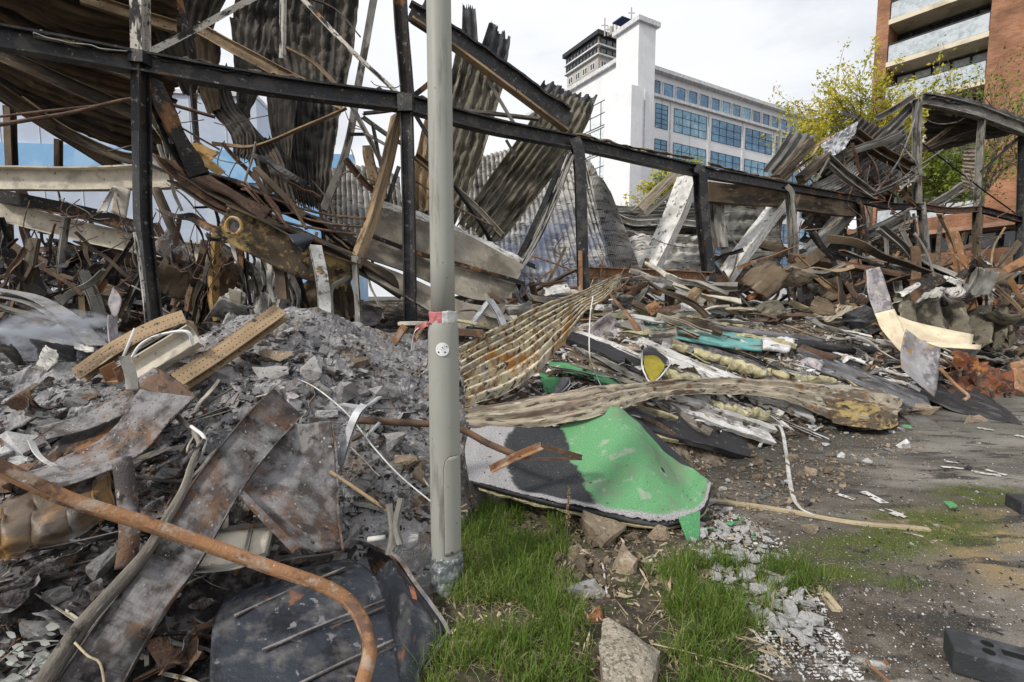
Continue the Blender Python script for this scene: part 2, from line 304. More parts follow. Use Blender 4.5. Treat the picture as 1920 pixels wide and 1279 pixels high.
REDR = mat('deep_red_rusted_sheet', (.16, .055, .025), [((.3, .12, .035), 3, .48, .62), ((.035, .022, .02), 4, .5, .62), ((.2, .18, .17), 14, .64, .7)], rough=.6, bump=(20, .3))
GALV = mat('galvanised_strip', (.4, .41, .43), [((.25, .25, .26), 6, .48, .62), ((.55, .55, .55), 12, .58, .66), ((.1, .08, .07), 20, .66, .7)], rough=.55, metal=.3, bump=(20, .2))
CABLE = mat('white_plastic_cable', (.62, .61, .58), [((.4, .39, .36), 9, .5, .65)], rough=.6, bump=None)
WIRE = mat('rusty_wire', (.11, .065, .05), [((.2, .12, .08), 12, .5, .6)], rough=.85, bump=None)
BLACKP = mat('black_rubber', (.03, .033, .037), [((.07, .075, .085), 5, .5, .65), ((.16, .16, .16), 40, .66, .7)], rough=.6, bump=(60, .25), spec=.4)
POST = mat('grey_green_painted_steel', (.32, .32, .285), [((.27, .27, .24), 2.5, .45, .7, (1, 1, .25)), ((.4, .38, .33), 60, .7, .73), ((.17, .165, .14), 9, .6, .72, (1, 1, .12)), ((.12, .1, .08), 26, .67, .71), ((.42, .4, .36), 5, .62, .75, (1, 1, .2))], rough=.5, bump=(3, .03), spec=.4, coord='obj')
DUCT = mat('silver_duct_tape', (.27, .3, .31), [((.42, .45, .46), 8, .54, .62, (1, 1, .4)), ((.12, .14, .15), 6, .56, .64)], rough=.25, metal=.5, bump=(18, .8), coord='obj', spec=.6)
TAPER = mat('red_barrier_tape', (.5, .16, .17), [((.62, .4, .38), 10, .55, .65)], rough=.5, bump=(30, .4))
TAPEW = mat('white_barrier_tape', (.62, .62, .6), [((.45, .45, .45), 12, .52, .65)], rough=.5, bump=(30, .4))
STKW = mat('white_sticker', (.72, .73, .74), bump=None, rough=.5); STKB = mat('black_print', (.02, .02, .02), bump=None, rough=.5)
LEAFD = mat('dry_grey_leaf', (.26, .27, .25), [((.22, .23, .2), 15, .5, .62)], rough=.7, bump=None)
GLASS = mat('blue_window_glass', (.035, .15, .29), [((.09, .27, .44), .5, .45, .6), ((.02, .08, .17), .8, .55, .7), ((.25, .42, .53), 3, .6, .66, (.15, 1, 1))], rough=.12, bump=None, spec=.8)
GLASSD = mat('dark_blue_window_glass', (.02, .07, .14), [((.06, .16, .27), .6, .5, .6)], rough=.1, bump=None, spec=.8)
GLASSL = mat('pale_blue_window_glass', (.14, .34, .48), [((.3, .46, .56), .7, .5, .6), ((.04, .13, .24), 1.2, .58, .64)], rough=.15, bump=None, spec=.8)
DGLASS = mat('dark_window_glass', (.03, .035, .04), [((.2, .21, .2), 1.1, .55, .62), ((.012, .012, .012), 2, .5, .6)], rough=.1, bump=None, spec=.8)
LGLASS = mat('painted_reflection_glass', (.66, .72, .74), [((.8, .83, .84), .5, .45, .6)], rough=.15, bump=None, spec=.8)  # the bright reflection is put into the pane colour itself
WWALL = mat('white_rendered_wall', (.8, .81, .83), [((.74, .75, .77), .4, .45, .65), ((.6, .6, .62), 1.8, .62, .72, (1, 1, .12))], rough=.85, bump=(6, .1), coord='obj')
WTRIM = mat('pale_grey_trim', (.64, .64, .65), [((.54, .54, .55), 1.5, .5, .65)], rough=.8, bump=None)
CREAMW = mat('cream_concrete_band', (.66, .6, .47), [((.47, .42, .32), .8, .48, .62)], rough=.85, bump=(8, .1), coord='obj')
BWALL = mat('pale_blue_panel_wall', (.5, .56, .66), [((.43, .49, .6), .5, .45, .62)], rough=.5, bump=None, coord='obj')
BBAND = mat('sky_blue_panel_band', (.22, .42, .66), [((.3, .5, .72), .6, .5, .6)], rough=.45, bump=None, coord='obj')
FRAMED = mat('dark_window_frame', (.03, .032, .035), bump=None, rough=.5)
BALG = mat('frosted_balcony_glass', (.42, .47, .5), [((.52, .56, .6), 1.5, .5, .6), ((.33, .36, .38), 3, .6, .7)], rough=.2, bump=None, spec=.6)
BROWNW = mat('beige_high_rise_wall', (.45, .42, .38), [((.38, .35, .31), .2, .48, .6)], rough=.8, bump=None, coord='obj')
SIGNB = mat('navy_blue_cladding', (.03, .07, .2), bump=None, rough=.5)
def perforate(src, name, ps, pt, t0, r):
    m = src.copy(); m.name = name; t = m.node_tree; N = t.nodes; K = t.links.new; b = N['Principled BSDF']
    a = N.new('ShaderNodeAttribute'); a.attribute_name = 'st'; sp = N.new('ShaderNodeSeparateXYZ'); K(a.outputs['Vector'], sp.inputs[0])
    def ma(op, x, y=0.0):
        n = N.new('ShaderNodeMath'); n.operation = op
        for i, q in enumerate((x, y)):
            if hasattr(q, 'links'): K(q, n.inputs[i])
            else: n.inputs[i].default_value = q
        return n.outputs[0]
    u = ma('MULTIPLY', ma('SUBTRACT', ma('FRACT', ma('DIVIDE', sp.outputs[0], ps)), .5), ps); v = ma('MULTIPLY', ma('SUBTRACT', ma('FRACT', ma('DIVIDE', ma('ADD', sp.outputs[1], t0), pt)), .5), pt)
    d = ma('SQRT', ma('ADD', ma('MULTIPLY', u, u), ma('MULTIPLY', v, v))); f = ma('LESS_THAN', d, r); x = N.new('ShaderNodeMix'); x.data_type = 'RGBA'
    src_ = b.inputs['Base Color'].links[0].from_socket; K(f, x.inputs[0]); K(src_, x.inputs[6]); x.inputs[7].default_value = (.012, .011, .01, 1); K(x.outputs[2], b.inputs['Base Color']); return m
PTAN = perforate(TAN, 'perforated_tan_steel', .028, .05, .0, .0045); PASH = perforate(ASHST, 'perforated_ashy_steel', .03, .09, .02, .0038); PGRY = perforate(GREYST, 'perforated_grey_steel', .022, .05, .0, .004)
BARK = mat('grey_brown_bark', (.16, .13, .1), [((.08, .065, .05), 9, .5, .6)], rough=.95, bump=(40, .8))
def leafmat(name, a, b, c):
    m = bpy.data.materials.new(name); m.use_nodes = True; t = m.node_tree; N = t.nodes; K = t.links.new; p = N['Principled BSDF']
    at = N.new('ShaderNodeAttribute'); at.attribute_name = 'st'; sp = N.new('ShaderNodeSeparateXYZ'); K(at.outputs['Vector'], sp.inputs[0])
    r = N.new('ShaderNodeValToRGB'); r.color_ramp.elements[0].color = (*a, 1); r.color_ramp.elements[1].color = (*c, 1); e = r.color_ramp.elements.new(.5); e.color = (*b, 1)
    K(sp.outputs[2], r.inputs[0]); K(r.outputs[0], p.inputs['Base Color']); p.inputs['Roughness'].default_value = .6; p.inputs['Specular IOR Level'].default_value = .25
    tr = N.new('ShaderNodeBsdfTranslucent'); K(r.outputs[0], tr.inputs[0]); x = N.new('ShaderNodeMixShader'); x.inputs[0].default_value = .4
    K(p.outputs[0], x.inputs[1]); K(tr.outputs[0], x.inputs[2]); K(x.outputs[0], N['Material Output'].inputs[0]); return m
LEAFY = leafmat('yellow_green_leaf', (.16, .2, .02), (.5, .48, .04), (.72, .56, .06))
LEAFG = leafmat('green_leaf', (.06, .11, .02), (.2, .28, .04), (.38, .4, .07))
GRASSM = leafmat('grass_blade', (.045, .09, .014), (.16, .25, .04), (.46, .42, .21))
def brickmat():
    m = mat('brown_red_brickwork', (.24, .1, .055), rough=.9, bump=None); t = m.node_tree; N = t.nodes; K = t.links.new; b = N['Principled BSDF']
    a = N.new('ShaderNodeAttribute'); a.attribute_name = 'st'; br = N.new('ShaderNodeTexBrick'); br.inputs['Scale'].default_value = 1
    br.inputs['Brick Width'].default_value = .22; br.inputs['Row Height'].default_value = .075; br.inputs['Mortar Size'].default_value = .008
    br.inputs['Color1'].default_value = (.25, .1, .05, 1); br.inputs['Color2'].default_value = (.36, .175, .095, 1); br.inputs['Mortar'].default_value = (.27, .2, .15, 1)
    n = N.new('ShaderNodeTexNoise'); n.inputs['Scale'].default_value = .7; n.inputs['Detail'].default_value = 6; K(a.outputs['Vector'], n.inputs['Vector'])
    h = N.new('ShaderNodeHueSaturation'); r = N.new('ShaderNodeMapRange'); r.inputs[1].default_value = .3; r.inputs[2].default_value = .7; r.inputs[3].default_value = .6; r.inputs[4].default_value = 1.35
    K(n.outputs[0], r.inputs[0]); K(r.outputs[0], h.inputs['Value']); K(a.outputs['Vector'], br.inputs['Vector']); K(br.outputs[0], h.inputs['Color']); K(h.outputs[0], b.inputs['Base Color'])
    bp = N.new('ShaderNodeBump'); bp.inputs['Strength'].default_value = .5; bp.inputs['Distance'].default_value = .01; K(br.outputs[1], bp.inputs['Height']); bp.invert = True; K(bp.outputs[0], b.inputs['Normal']); return m
BRICKW = brickmat()
# ---------------------------------------------------------------- ground
def nodemat(name):
    m = bpy.data.materials.new(name); m.use_nodes = True; t = m.node_tree; N = t.nodes; K = t.links.new
    tc = N.new('ShaderNodeTexCoord'); sp = N.new('ShaderNodeSeparateXYZ'); K(tc.outputs['Object'], sp.inputs[0])
    class H_: pass
    h = H_(); h.m = m; h.N = N; h.K = K; h.vec = tc.outputs['Object']; h.b = N['Principled BSDF']
    def val(x, i):
        if hasattr(x, 'links'): K(x, i)
        else: i.default_value = x
    def math_(op, a, b=0.0, c=0.0):
        n = N.new('ShaderNodeMath'); n.operation = op
        for i, q in enumerate((a, b, c)): val(q, n.inputs[i])
        return n.outputs[0]
    def rng(x, lo, hi, a=0.0, b=1.0):
        n = N.new('ShaderNodeMapRange'); n.interpolation_type = 'SMOOTHSTEP'; val(x, n.inputs[0])
        for i, q in enumerate((lo, hi, a, b)): n.inputs[i + 1].default_value = q
        return n.outputs[0]
    def noise(s, det=6, off=0, sc=(1, 1, 1), rot=0):
        mp = N.new('ShaderNodeMapping'); mp.inputs['Scale'].default_value = sc; mp.inputs['Location'].default_value = (off, off * .7, off * .3); mp.inputs['Rotation'].default_value = (0, 0, rot)
        K(h.vec, mp.inputs[0]); n = N.new('ShaderNodeTexNoise'); n.inputs['Scale'].default_value = s; n.inputs['Detail'].default_value = det; n.inputs['Roughness'].default_value = .62; K(mp.outputs[0], n.inputs['Vector']); return n.outputs[0]
    def mix(f, a, b):
        x = N.new('ShaderNodeMix'); x.data_type = 'RGBA'; val(f, x.inputs[0])
        for q, i in ((a, 6), (b, 7)):
            if hasattr(q, 'links'): K(q, x.inputs[i])
            else: x.inputs[i].default_value = (*q, 1)
        return x.outputs[2]
    h.math, h.rng, h.noise, h.mix = math_, rng, noise, mix; h.X, h.Y, h.Z = sp.outputs; return h
g = nodemat('worn_dirty_asphalt')
def ell(cx, cy, rx, ry, rot=0):
    dx = g.math('SUBTRACT', g.X, cx); dy = g.math('SUBTRACT', g.Y, cy); c, s = math.cos(rot), math.sin(rot)
    u = g.math('DIVIDE', g.math('MULTIPLY_ADD', dx, c, g.math('MULTIPLY', dy, s)), rx); v = g.math('DIVIDE', g.math('MULTIPLY_ADD', dy, c, g.math('MULTIPLY', dx, -s)), ry)
    return g.math('SQRT', g.math('ADD', g.math('MULTIPLY', u, u), g.math('MULTIPLY', v, v)))
c = g.mix(g.rng(g.noise(1.3), .38, .62), (.1, .09, .078), (.17, .15, .125))
c = g.mix(g.rng(g.noise(.9, off=4, sc=(.35, 1, 1), rot=.5), .47, .6), c, (.065, .055, .047))
c = g.mix(g.math('MULTIPLY', g.rng(g.Y, 4.2, 7.0), .8), c, (.15, .15, .125))
c = g.mix(g.math('MULTIPLY', g.rng(g.noise(1.6, off=9, sc=(.4, 1, 1), rot=.5), .42, .66), .75), c, (.3, .28, .245))
c = g.mix(g.math('MULTIPLY', g.rng(g.math('ADD', g.math('MULTIPLY', g.X, -.62), g.Y), 3.9, 2.9) , 0.0), c, (.05, .045, .04))
near = g.math('MULTIPLY', g.rng(g.math('SUBTRACT', g.math('MULTIPLY_ADD', g.X, -.62, g.Y), g.math('MULTIPLY', g.noise(2.2, off=51), 1.6)), 1.3, 2.4), .7); c = g.mix(near, c, (.055, .048, .04))
sand = g.math('MULTIPLY', g.rng(ell(3.6, 3.0, 1.5, .9), 1.0, .2), g.rng(g.noise(2.6, off=7), .38, .6)); c = g.mix(sand, c, (.33, .23, .1))
# thin paver joints where the dirt has washed off
br = g.N.new('ShaderNodeTexBrick'); mp = g.N.new('ShaderNodeMapping'); mp.inputs['Rotation'].default_value = (0, 0, .62); g.K(g.vec, mp.inputs[0]); g.K(mp.outputs[0], br.inputs['Vector'])
br.inputs['Scale'].default_value = 1; br.inputs['Brick Width'].default_value = .3; br.inputs['Row Height'].default_value = .3; br.inputs['Mortar Size'].default_value = .006; br.offset = 0
br.inputs['Color1'].default_value = (0, 0, 0, 1); br.inputs['Color2'].default_value = (0, 0, 0, 1); br.inputs['Mortar'].default_value = (1, 1, 1, 1)
pv = g.math('MULTIPLY', g.rng(ell(1.75, 2.6, .75, .7), 1.1, .7), g.rng(g.noise(2.2, off=31), .36, .5)); tile = g.mix(br.outputs[1], (.145, .12, .1), (.03, .025, .02)); c = g.mix(g.math('MULTIPLY', pv, .8), c, tile)
stn = g.math('MULTIPLY', g.rng(ell(.9, 2.6, 1.35, 1.35, 0), 1.35, .75), g.rng(g.noise(3.5, off=61), .36, .55)); c = g.mix(stn, c, (.075, .06, .045))
c = g.mix(g.rng(g.noise(5.5, 8, 71, (.35, 1, 1), .55), .52, .62), c, (.05, .045, .04))
n9 = g.noise(7, off=3)
for (mx_, my_, rx, ry, ro) in ((2.95, 3.35, .75, .33, .25), (2.3, 3.05, .55, .2, .1), (2.0, 2.75, .28, .12, 0), (3.9, 3.9, .5, .25, .2)):
    f = g.math('MULTIPLY', g.rng(ell(mx_, my_, rx, ry, ro), 1.25, .35), g.rng(n9, .36, .5)); c = g.mix(f, c, (.07, .09, .012))
c = g.mix(g.rng(g.noise(38, 4, 12), .66, .7), c, (.45, .44, .42)); c = g.mix(g.rng(g.noise(22, 4, 17), .64, .68), c, (.03, .027, .025))
wd = g.math('MULTIPLY', g.rng(g.noise(4, 8, 44, (.5, 1, 1), .5), .56, .66), g.rng(ell(2.0, 2.1, 1.6, .55, -.2), 1.3, .3)); c = g.mix(wd, c, (.5, .48, .45))
c = g.mix(g.math('MULTIPLY', g.rng(g.noise(130, 3, 81), .45, .62), .45), c, (.04, .036, .032)); c = g.mix(g.math('MULTIPLY', g.rng(g.noise(90, 4, 85), .58, .66), .6), c, (.36, .33, .28))
g.K(c, g.b.inputs['Base Color']); g.b.inputs['Roughness'].default_value = .9; g.b.inputs['Specular IOR Level'].default_value = .25
bp = g.N.new('ShaderNodeBump'); bp.inputs['Strength'].default_value = .6; bp.inputs['Distance'].default_value = .012; g.K(g.noise(45, 8), bp.inputs['Height']); g.K(bp.outputs[0], g.b.inputs['Normal'])
gm = M(); xs = np.concatenate([[-900, -60], np.linspace(-10, 25, 36), [60, 900]]); ys = np.concatenate([[-900, -20], np.linspace(0, 35, 36), [80, 900]])
gv = [(x, y, .006 * mnoise.noise(Vector((x * .8, y * .8, 0))) if 0 < y < 30 else 0) for y in ys for x in xs]; nx = len(xs)
gm.add(gv, [(j * nx + i, j * nx + i + 1, (j + 1) * nx + i + 1, (j + 1) * nx + i) for j in range(len(ys) - 1) for i in range(nx - 1)])
tag(link('ground', gm, g.m, smooth=True, loc=(0, 0, 0)), kind='structure')
# road markings, worn thin
PAINT = mat('worn_white_road_paint', (.62, .61, .57), [((.2, .18, .16), 12, .52, .6), ((.3, .28, .25), 5, .56, .66)], rough=.9, bump=(50, .3))
def mark(a, b, wd, seed):
    a = G(*a); b = G(*b); d = (b - a) / np.linalg.norm(b - a); s = np.array([d[1], -d[0], 0]) * wd / 2; z = np.array([0, 0, .012])
    o = link('road_marking', sheet([[a - s + z, a + s + z], [b - s + z, b + s + z]], max(6, int(np.linalg.norm(b - a) / .03)), 5, rag=.05, seed=seed, hole=.28), PAINT)
    tag(o, kind='structure')
for i, (a, b, wd) in enumerate([((1568, 928), (1606, 940), .05), ((1614, 922), (1662, 948), .075), ((1652, 956), (1702, 974), .085), ((1762, 877), (1812, 881), .05), ((1768, 866), (1800, 871), .04), ((1822, 886), (1880, 895), .06), ((1846, 882), (1890, 894), .05), ((1830, 803), (1864, 809), .07), ((1902, 817), (1935, 824), .08), ((1735, 1010), (1690, 1000), .02)]): mark(a, b, wd, i)

# verge soil under the grass
sm_ = nodemat('dark_crumbly_soil'); c = sm_.mix(sm_.rng(sm_.noise(9), .4, .62), (.045, .035, .025), (.12, .095, .065)); c = sm_.mix(sm_.rng(sm_.noise(30, 4, 8), .6, .66), c, (.3, .25, .18)); c = sm_.mix(sm_.rng(sm_.noise(4, 6, 18), .55, .65), c, (.05, .07, .02))
sm_.K(c, sm_.b.inputs['Base Color']); sm_.b.inputs['Roughness'].default_value = 1
bp = sm_.N.new('ShaderNodeBump'); bp.inputs['Strength'].default_value = 1; bp.inputs['Distance'].default_value = .03; sm_.K(sm_.noise(40, 8), bp.inputs['Height']); sm_.K(bp.outputs[0], sm_.b.inputs['Normal'])
VERGE = [G(*q)[:2] for q in ((760, 1279), (790, 1100), (830, 955), (1000, 930), (1330, 960), (1440, 1010), (1560, 1085), (1545, 1190), (1500, 1279))]
VERGE = [np.array((-.75, 1.2))] + VERGE + [np.array((1.3, 1.2))]
def inpoly(x, y, poly):
    r = False; j = len(poly) - 1
    for i in range(len(poly)):
        if (poly[i][1] > y) != (poly[j][1] > y) and x < (poly[j][0] - poly[i][0]) * (y - poly[i][1]) / (poly[j][1] - poly[i][1]) + poly[i][0]: r = not r
        j = i
    return r
def pdist(x, y, poly):
    d = 9
    for i in range(len(poly)):
        a = V(poly[i - 1]); b = V(poly[i]); t = np.clip(np.dot((x, y) - a, b - a) / np.dot(b - a, b - a), 0, 1); d = min(d, float(np.linalg.norm(a + (b - a) * t - (x, y))))
    return d if inpoly(x, y, poly) else -d
def soilz(x, y):
    d = pdist(x, y, VERGE) - .07 + .16 * mnoise.noise(Vector((x * 3.1, y * 3.1, 9))) + .06 * mnoise.noise(Vector((x * 11, y * 11, 2))); return min(.03, .012 + d * .25) + (.02 * mnoise.noise(Vector((x * 5, y * 5, 0))) + .012 * mnoise.noise(Vector((x * 19, y * 19, 4)))) * min(1, max(0, d * 5 + .3))
sx = np.linspace(-.9, 2.3, 130); sy = np.linspace(1.2, 4.4, 130)
m_ = M(); m_.add([(x, y, soilz(x, y)) for y in sy for x in sx], [(j * 130 + i, j * 130 + i + 1, (j + 1) * 130 + i + 1, (j + 1) * 130 + i) for j in range(129) for i in range(129)])
tag(link('soil', m_, sm_.m, smooth=True, loc=(0, 0, 0)), kind='structure')

# ---------------------------------------------------------------- the mound of fine rubble
h = nodemat('ash_and_rubble')
c = h.mix(h.rng(h.noise(2.2), .4, .6), (.2, .195, .2), (.33, .32, .32))
c = h.mix(h.rng(h.noise(14, 6, 5), .55, .63), c, (.46, .45, .45)); c = h.mix(h.rng(h.noise(9, 6, 7), .56, .62), c, (.055, .05, .048))
c = h.mix(h.math('MULTIPLY', h.rng(h.noise(3.2, 6, 52), .52, .64), .7), c, (.2, .15, .11))
warm = h.rng(h.math('ADD', h.X, h.math('MULTIPLY', h.noise(1.5, off=3), .8)), .1, .9)
w_ = h.mix(h.rng(h.noise(3, 6, 15), .42, .6), (.13, .1, .075), (.3, .25, .19)); w_ = h.mix(h.rng(h.noise(17, 6, 16), .56, .62), w_, (.03, .025, .022)); w_ = h.mix(h.rng(h.noise(11, 6, 19), .6, .66), w_, (.5, .48, .45))
c = h.mix(warm, c, w_)
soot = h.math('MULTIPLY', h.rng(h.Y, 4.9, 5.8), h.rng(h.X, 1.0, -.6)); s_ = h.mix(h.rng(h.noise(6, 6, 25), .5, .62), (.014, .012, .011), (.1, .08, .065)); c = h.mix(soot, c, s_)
gap_shade = h.math('MULTIPLY', h.rng(h.Y, 2.75, 2.35), h.rng(h.X, -.3, -.6)); s_ = h.mix(h.rng(h.noise(7, 6, 28), .46, .62), (.03, .027, .027), (.13, .12, .118)); c = h.mix(gap_shade, c, s_)  # shade of the gaps between near debris put into the mound colour
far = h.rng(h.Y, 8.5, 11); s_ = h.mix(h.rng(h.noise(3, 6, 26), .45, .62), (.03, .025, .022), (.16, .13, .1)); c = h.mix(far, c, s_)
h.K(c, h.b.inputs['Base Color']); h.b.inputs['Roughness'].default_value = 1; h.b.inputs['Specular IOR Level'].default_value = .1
bp = h.N.new('ShaderNodeBump'); bp.inputs['Strength'].default_value = 1; bp.inputs['Distance'].default_value = .03; h.K(h.noise(32, 9), bp.inputs['Height']); h.K(bp.outputs[0], h.b.inputs['Normal'])
def Hd(x, y):
    b = H(x, y); k = min(1, max(0, (b + .05) * 4)); p = Vector((x, y, 0))
    return b + k * (.09 * mnoise.noise(p * 2.1) + .06 * abs(mnoise.noise(p * 5.3)) + .035 * abs(mnoise.noise(p * 12)) + .018 * mnoise.noise(p * 31))
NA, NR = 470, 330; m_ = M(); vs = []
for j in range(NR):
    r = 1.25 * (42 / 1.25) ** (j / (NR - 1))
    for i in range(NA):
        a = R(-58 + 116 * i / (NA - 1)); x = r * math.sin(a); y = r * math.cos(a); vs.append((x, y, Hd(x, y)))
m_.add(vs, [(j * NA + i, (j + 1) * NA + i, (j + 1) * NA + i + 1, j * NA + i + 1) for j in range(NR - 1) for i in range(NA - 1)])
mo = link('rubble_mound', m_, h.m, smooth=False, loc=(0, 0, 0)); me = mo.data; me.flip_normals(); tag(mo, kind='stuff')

# ---------------------------------------------------------------- buildings
def hit(px, py, A, d):
    r = P(px, py, 1.0) - np.array([0, 0, CH]); a = np.array([[r[0], -d[0]], [r[1], -d[1]]]); s, t = np.linalg.solve(a, V(A[:2])); return t, CH + s * r[2]
wr = random.Random(77)
class Face:
    """a vertical plane: A anchor (x, y), d unit direction along it, n outward normal"""
    def __init__(s, A, d, n): s.A = V(A); s.d = V(d) / np.linalg.norm(d); s.n = V(n) / np.linalg.norm(n)
    def pt(s, t, z, o=0): q = s.A + s.d * t + s.n * o; return np.array([q[0], q[1], z])
    def tz(s, px, py): return hit(px, py, s.A, s.d)
    def box(s, m, t0, t1, z0, z1, o0, o1, mi=0):
        p = s.pt(t0, z0, o0); u = s.pt(t1, z0, o0) - p; v = s.pt(t0, z0, o1) - p; q = np.array([0, 0, z1 - z0])
        k = M(); k.box(p, u, v, q); st = [((np.dot(c[:2] - s.A, s.d)) + np.dot(c[:2] - s.A, s.n), c[2], 0) for c in k.v[0]]
        if np.dot(np.cross(u, v), q) < 0: k.f = [tuple(reversed(f)) for f in k.f]
        m.add(k.v[0], k.f, st, mi); return m
    def window(s, name, parent, t0, t1, z0, z1, nc, nr, o, glass, frame, fw=.06, d=.12, label=None):
        if glass is GLASS: glass = wr.choice([GLASS, GLASS, GLASSD, GLASSL])  # dark and pale pane colours stand in for varied reflections and blinds
        m = M(); s.box(m, t0, t1, z0, z1, o, o + .02); w_ = link(name, m, glass, parent)
        m_off = wr.random()
        f = M()
        for i in range(nc + 1): t = t0 + (t1 - t0) * i / nc; s.box(f, t - fw / 2, t + fw / 2, z0, z1, o + .023, o + .023 + d)
        for i in range(nr + 1): z = z0 + (z1 - z0) * i / nr; s.box(f, t0, t1, z - fw / 2, z + fw / 2, o + .026, o + .026 + d * .8)
        link('window_frame', f, frame, w_); return w_
dR = V((.866, .5)); dL = V((-.5, .866)); K0 = P(1197, 100, 60)[:2]
FR = Face(K0, dR, (.5, -.866)); FL = Face(K0, dL, (-.866, -.5))
B = empty('office_building', (K0[0], K0[1], 0), 'white modernist office building with a tall square tower and blue windows', 'building')
z_t = FR.tz(1197, 40)[1]; tR = FR.tz(1230, 45)[0]; tL = FL.tz(1156, 80)[0]
m = M(); FR.box(m, 0, tR, 0, z_t, -tL, 0); link('tower', m, WWALL, B)
m = M(); FR.box(m, -.4, tR + .4, z_t + .003, z_t + .55, -tL - .4, .4); link('tower_cap', m, WTRIM, B)
m = M(); FR.box(m, tR * .42, tR * .45, FR.tz(1210, 300)[1], FR.tz(1210, 168)[1], 0.003, .12); link('duct', m, WTRIM, B)
# right wing, set back a little
W = Face(K0 + V((-.5, .866)) * 1.2, dR, (.5, -.866)); zr = W.tz(1240, 141)[1]; tE = W.tz(1552, 240)[0]
m = M(); W.box(m, tR, tE, 0, zr, -18, 0); link('wing', m, WWALL, B)
m = M(); W.box(m, tR + .003, tE + .6, zr + .003, zr + .45, -18.4, .8); link('roof', m, WTRIM, B)
m = M(); W.box(m, tR, tR + 4.5, zr + .453, zr + 2.0, -14, -2); link('roof_box', m, WTRIM, B)
zs = W.tz(1240, 181)[1]; m = M(); W.box(m, tR + .003, tE + .2, zs - .35, zs, .003, .45); link('ledge', m, WTRIM, B)
ta, zb = W.tz(1242, 176)[0], zs + .1; za = W.tz(1242, 154)[1]; tb = W.tz(1262, 160)[0]; step = W.tz(1266.3, 160)[0] - ta
k = -1
while ta + k * step + (tb - ta) < tE - .3:
    t0 = max(tR + .1, ta + k * step); W.window('attic_window', B, t0, ta + k * step + (tb - ta), zb, za, 1, 1, .003, GLASS, WTRIM, .14, .12); k += 1
t0 = W.tz(1264, 205)[0]; t1 = W.tz(1325, 220)[0]; st_ = W.tz(1335, 220)[0] - t0; zt = W.tz(1264, 203)[1]; zb = W.tz(1264, 247)[1]; fl = zt - W.tz(1264, 268)[1]
for r_ in range(5):
    a_, b_ = zt - fl * r_, zb - fl * r_
    if b_ < 1: break
    W.window('wing_window', B, W.tz(1229, 200)[0], W.tz(1252, 200)[0], b_, a_, 2, 5, .003, GLASS, FRAMED, .035, .05)
    k = 0
    while t0 + k * st_ < tE - 2:
        W.window('wing_window', B, t0 + k * st_, min(tE - .3, t0 + k * st_ + t1 - t0), b_, a_, 4, 3, .003, GLASS, FRAMED, .035, .05); k += 1
k = 0
while t0 + k * st_ < tE:
    m = M(); W.box(m, t0 + k * st_ - .75, t0 + k * st_ - .6, 0, zs - .36, .003, .15); link('downpipe', m, WTRIM, B); k += 1
# left wing and glazed front
zl = FL.tz(1162, 112)[1]; tl = FL.tz(1085, 200)[0]
LW = Face(K0 + FL.n * -.5, dL, FL.n); m = M(); LW.box(m, tL * .9, tl + 14, 0, zl, -16, 0); link('wing', m, WWALL, B)
m = M(); LW.box(m, tL + .003, tl + 14.2, zl + .003, zl + .5, -16.3, .5); link('parapet', m, WTRIM, B)
m = M(); FL.box(m, -.9, tL * .97, 0, FL.tz(1190, 172)[1], .003, 1.8); link('stair_shaft', m, WWALL, B)
zc = LW.tz(1152, 178)[1]; tc0 = LW.tz(1151, 200)[0]; nfl = 8
for r_ in range(nfl):
    a_ = zc - r_ * 3.4
    if a_ - 3 < .5: break
    LW.window('curtain_window', B, tc0 + .3, tl + 13, a_ - 3.1, a_, 9, 2, .003, LGLASS, FRAMED, .05, .08)
# high-rise behind
KH = P(1122, 100, 150)[:2]; HL = Face(KH, dL, FL.n); HR = Face(KH, dR, FR.n)
HB = empty('high_rise', (KH[0], KH[1], 0), 'distant beige residential high-rise with dark top floors and roof antennas', 'high-rise')
zh = HL.tz(1122, 68)[1]; tl = HL.tz(1064, 120)[0]; tr = HR.tz(1170, 80)[0]
m = M(); HR.box(m, 0, tr, 0, zh, -tl, 0); link('shaft', m, BROWNW, HB)
m = M(); HR.box(m, -1.2, tr + 1.2, zh + .003, zh + 1.2, -tl - 1.2, 1.2); link('roof', m, FRAMED, HB)
for k_, z0 in enumerate((zh - 5.4, zh - 2.7)):
    m = M(); HR.box(m, -.8, tr + .8, z0, z0 + .45, -tl - .8, .8); link('terrace_slab', m, WTRIM, HB)
    HL.window('window', HB, .5, tl, z0 + .5, z0 + 2.3, 9, 1, .3, DGLASS, FRAMED, .25, .2); HR.window('window', HB, .5, tr, z0 + .5, z0 + 2.3, 4, 1, .3, DGLASS, FRAMED, .25, .2)
for r_ in range(12):
    z0 = zh - 8.6 - r_ * 3.0
    for c_ in range(4): t = 1.5 + c_ * (tl - 3) / 3.4; HL.window('window', HB, t, t + tl * .14, z0, z0 + 1.9, 2, 1, .003, DGLASS, WTRIM, .25, .1)
    HR.window('window', HB, 1, tr * .3, z0, z0 + 1.9, 2, 1, .003, DGLASS, WTRIM, .25, .1)
SB = Face(P(1166, 60, 140)[:2], dR, FR.n); m = M(); SB.box(m, 0, 3.6, zh, SB.tz(1168, 30)[1], -4, 0); link('plant_box', m, SIGNB, HB)
for (px, py0, py1, r_) in ((1134, 68, 34, .2), (1184, 40, 14, .2), (1140, 68, 48, .15), (1150, 66, 44, .25), (1146, 66, 50, .5), (1156, 60, 42, .3)):
    a_ = P(px, py1, 146); b_ = P(px, py0, 146); link('antenna', sweep([b_, a_], ring(r_, 6)), BROWNW, HB)
    if r_ < .22: link('antenna', sweep([a_ * .6 + b_ * .4 - (1, 0, 0), a_ * .6 + b_ * .4 + (1, 0, 0)], ring(.12, 5)), BROWNW, HB)
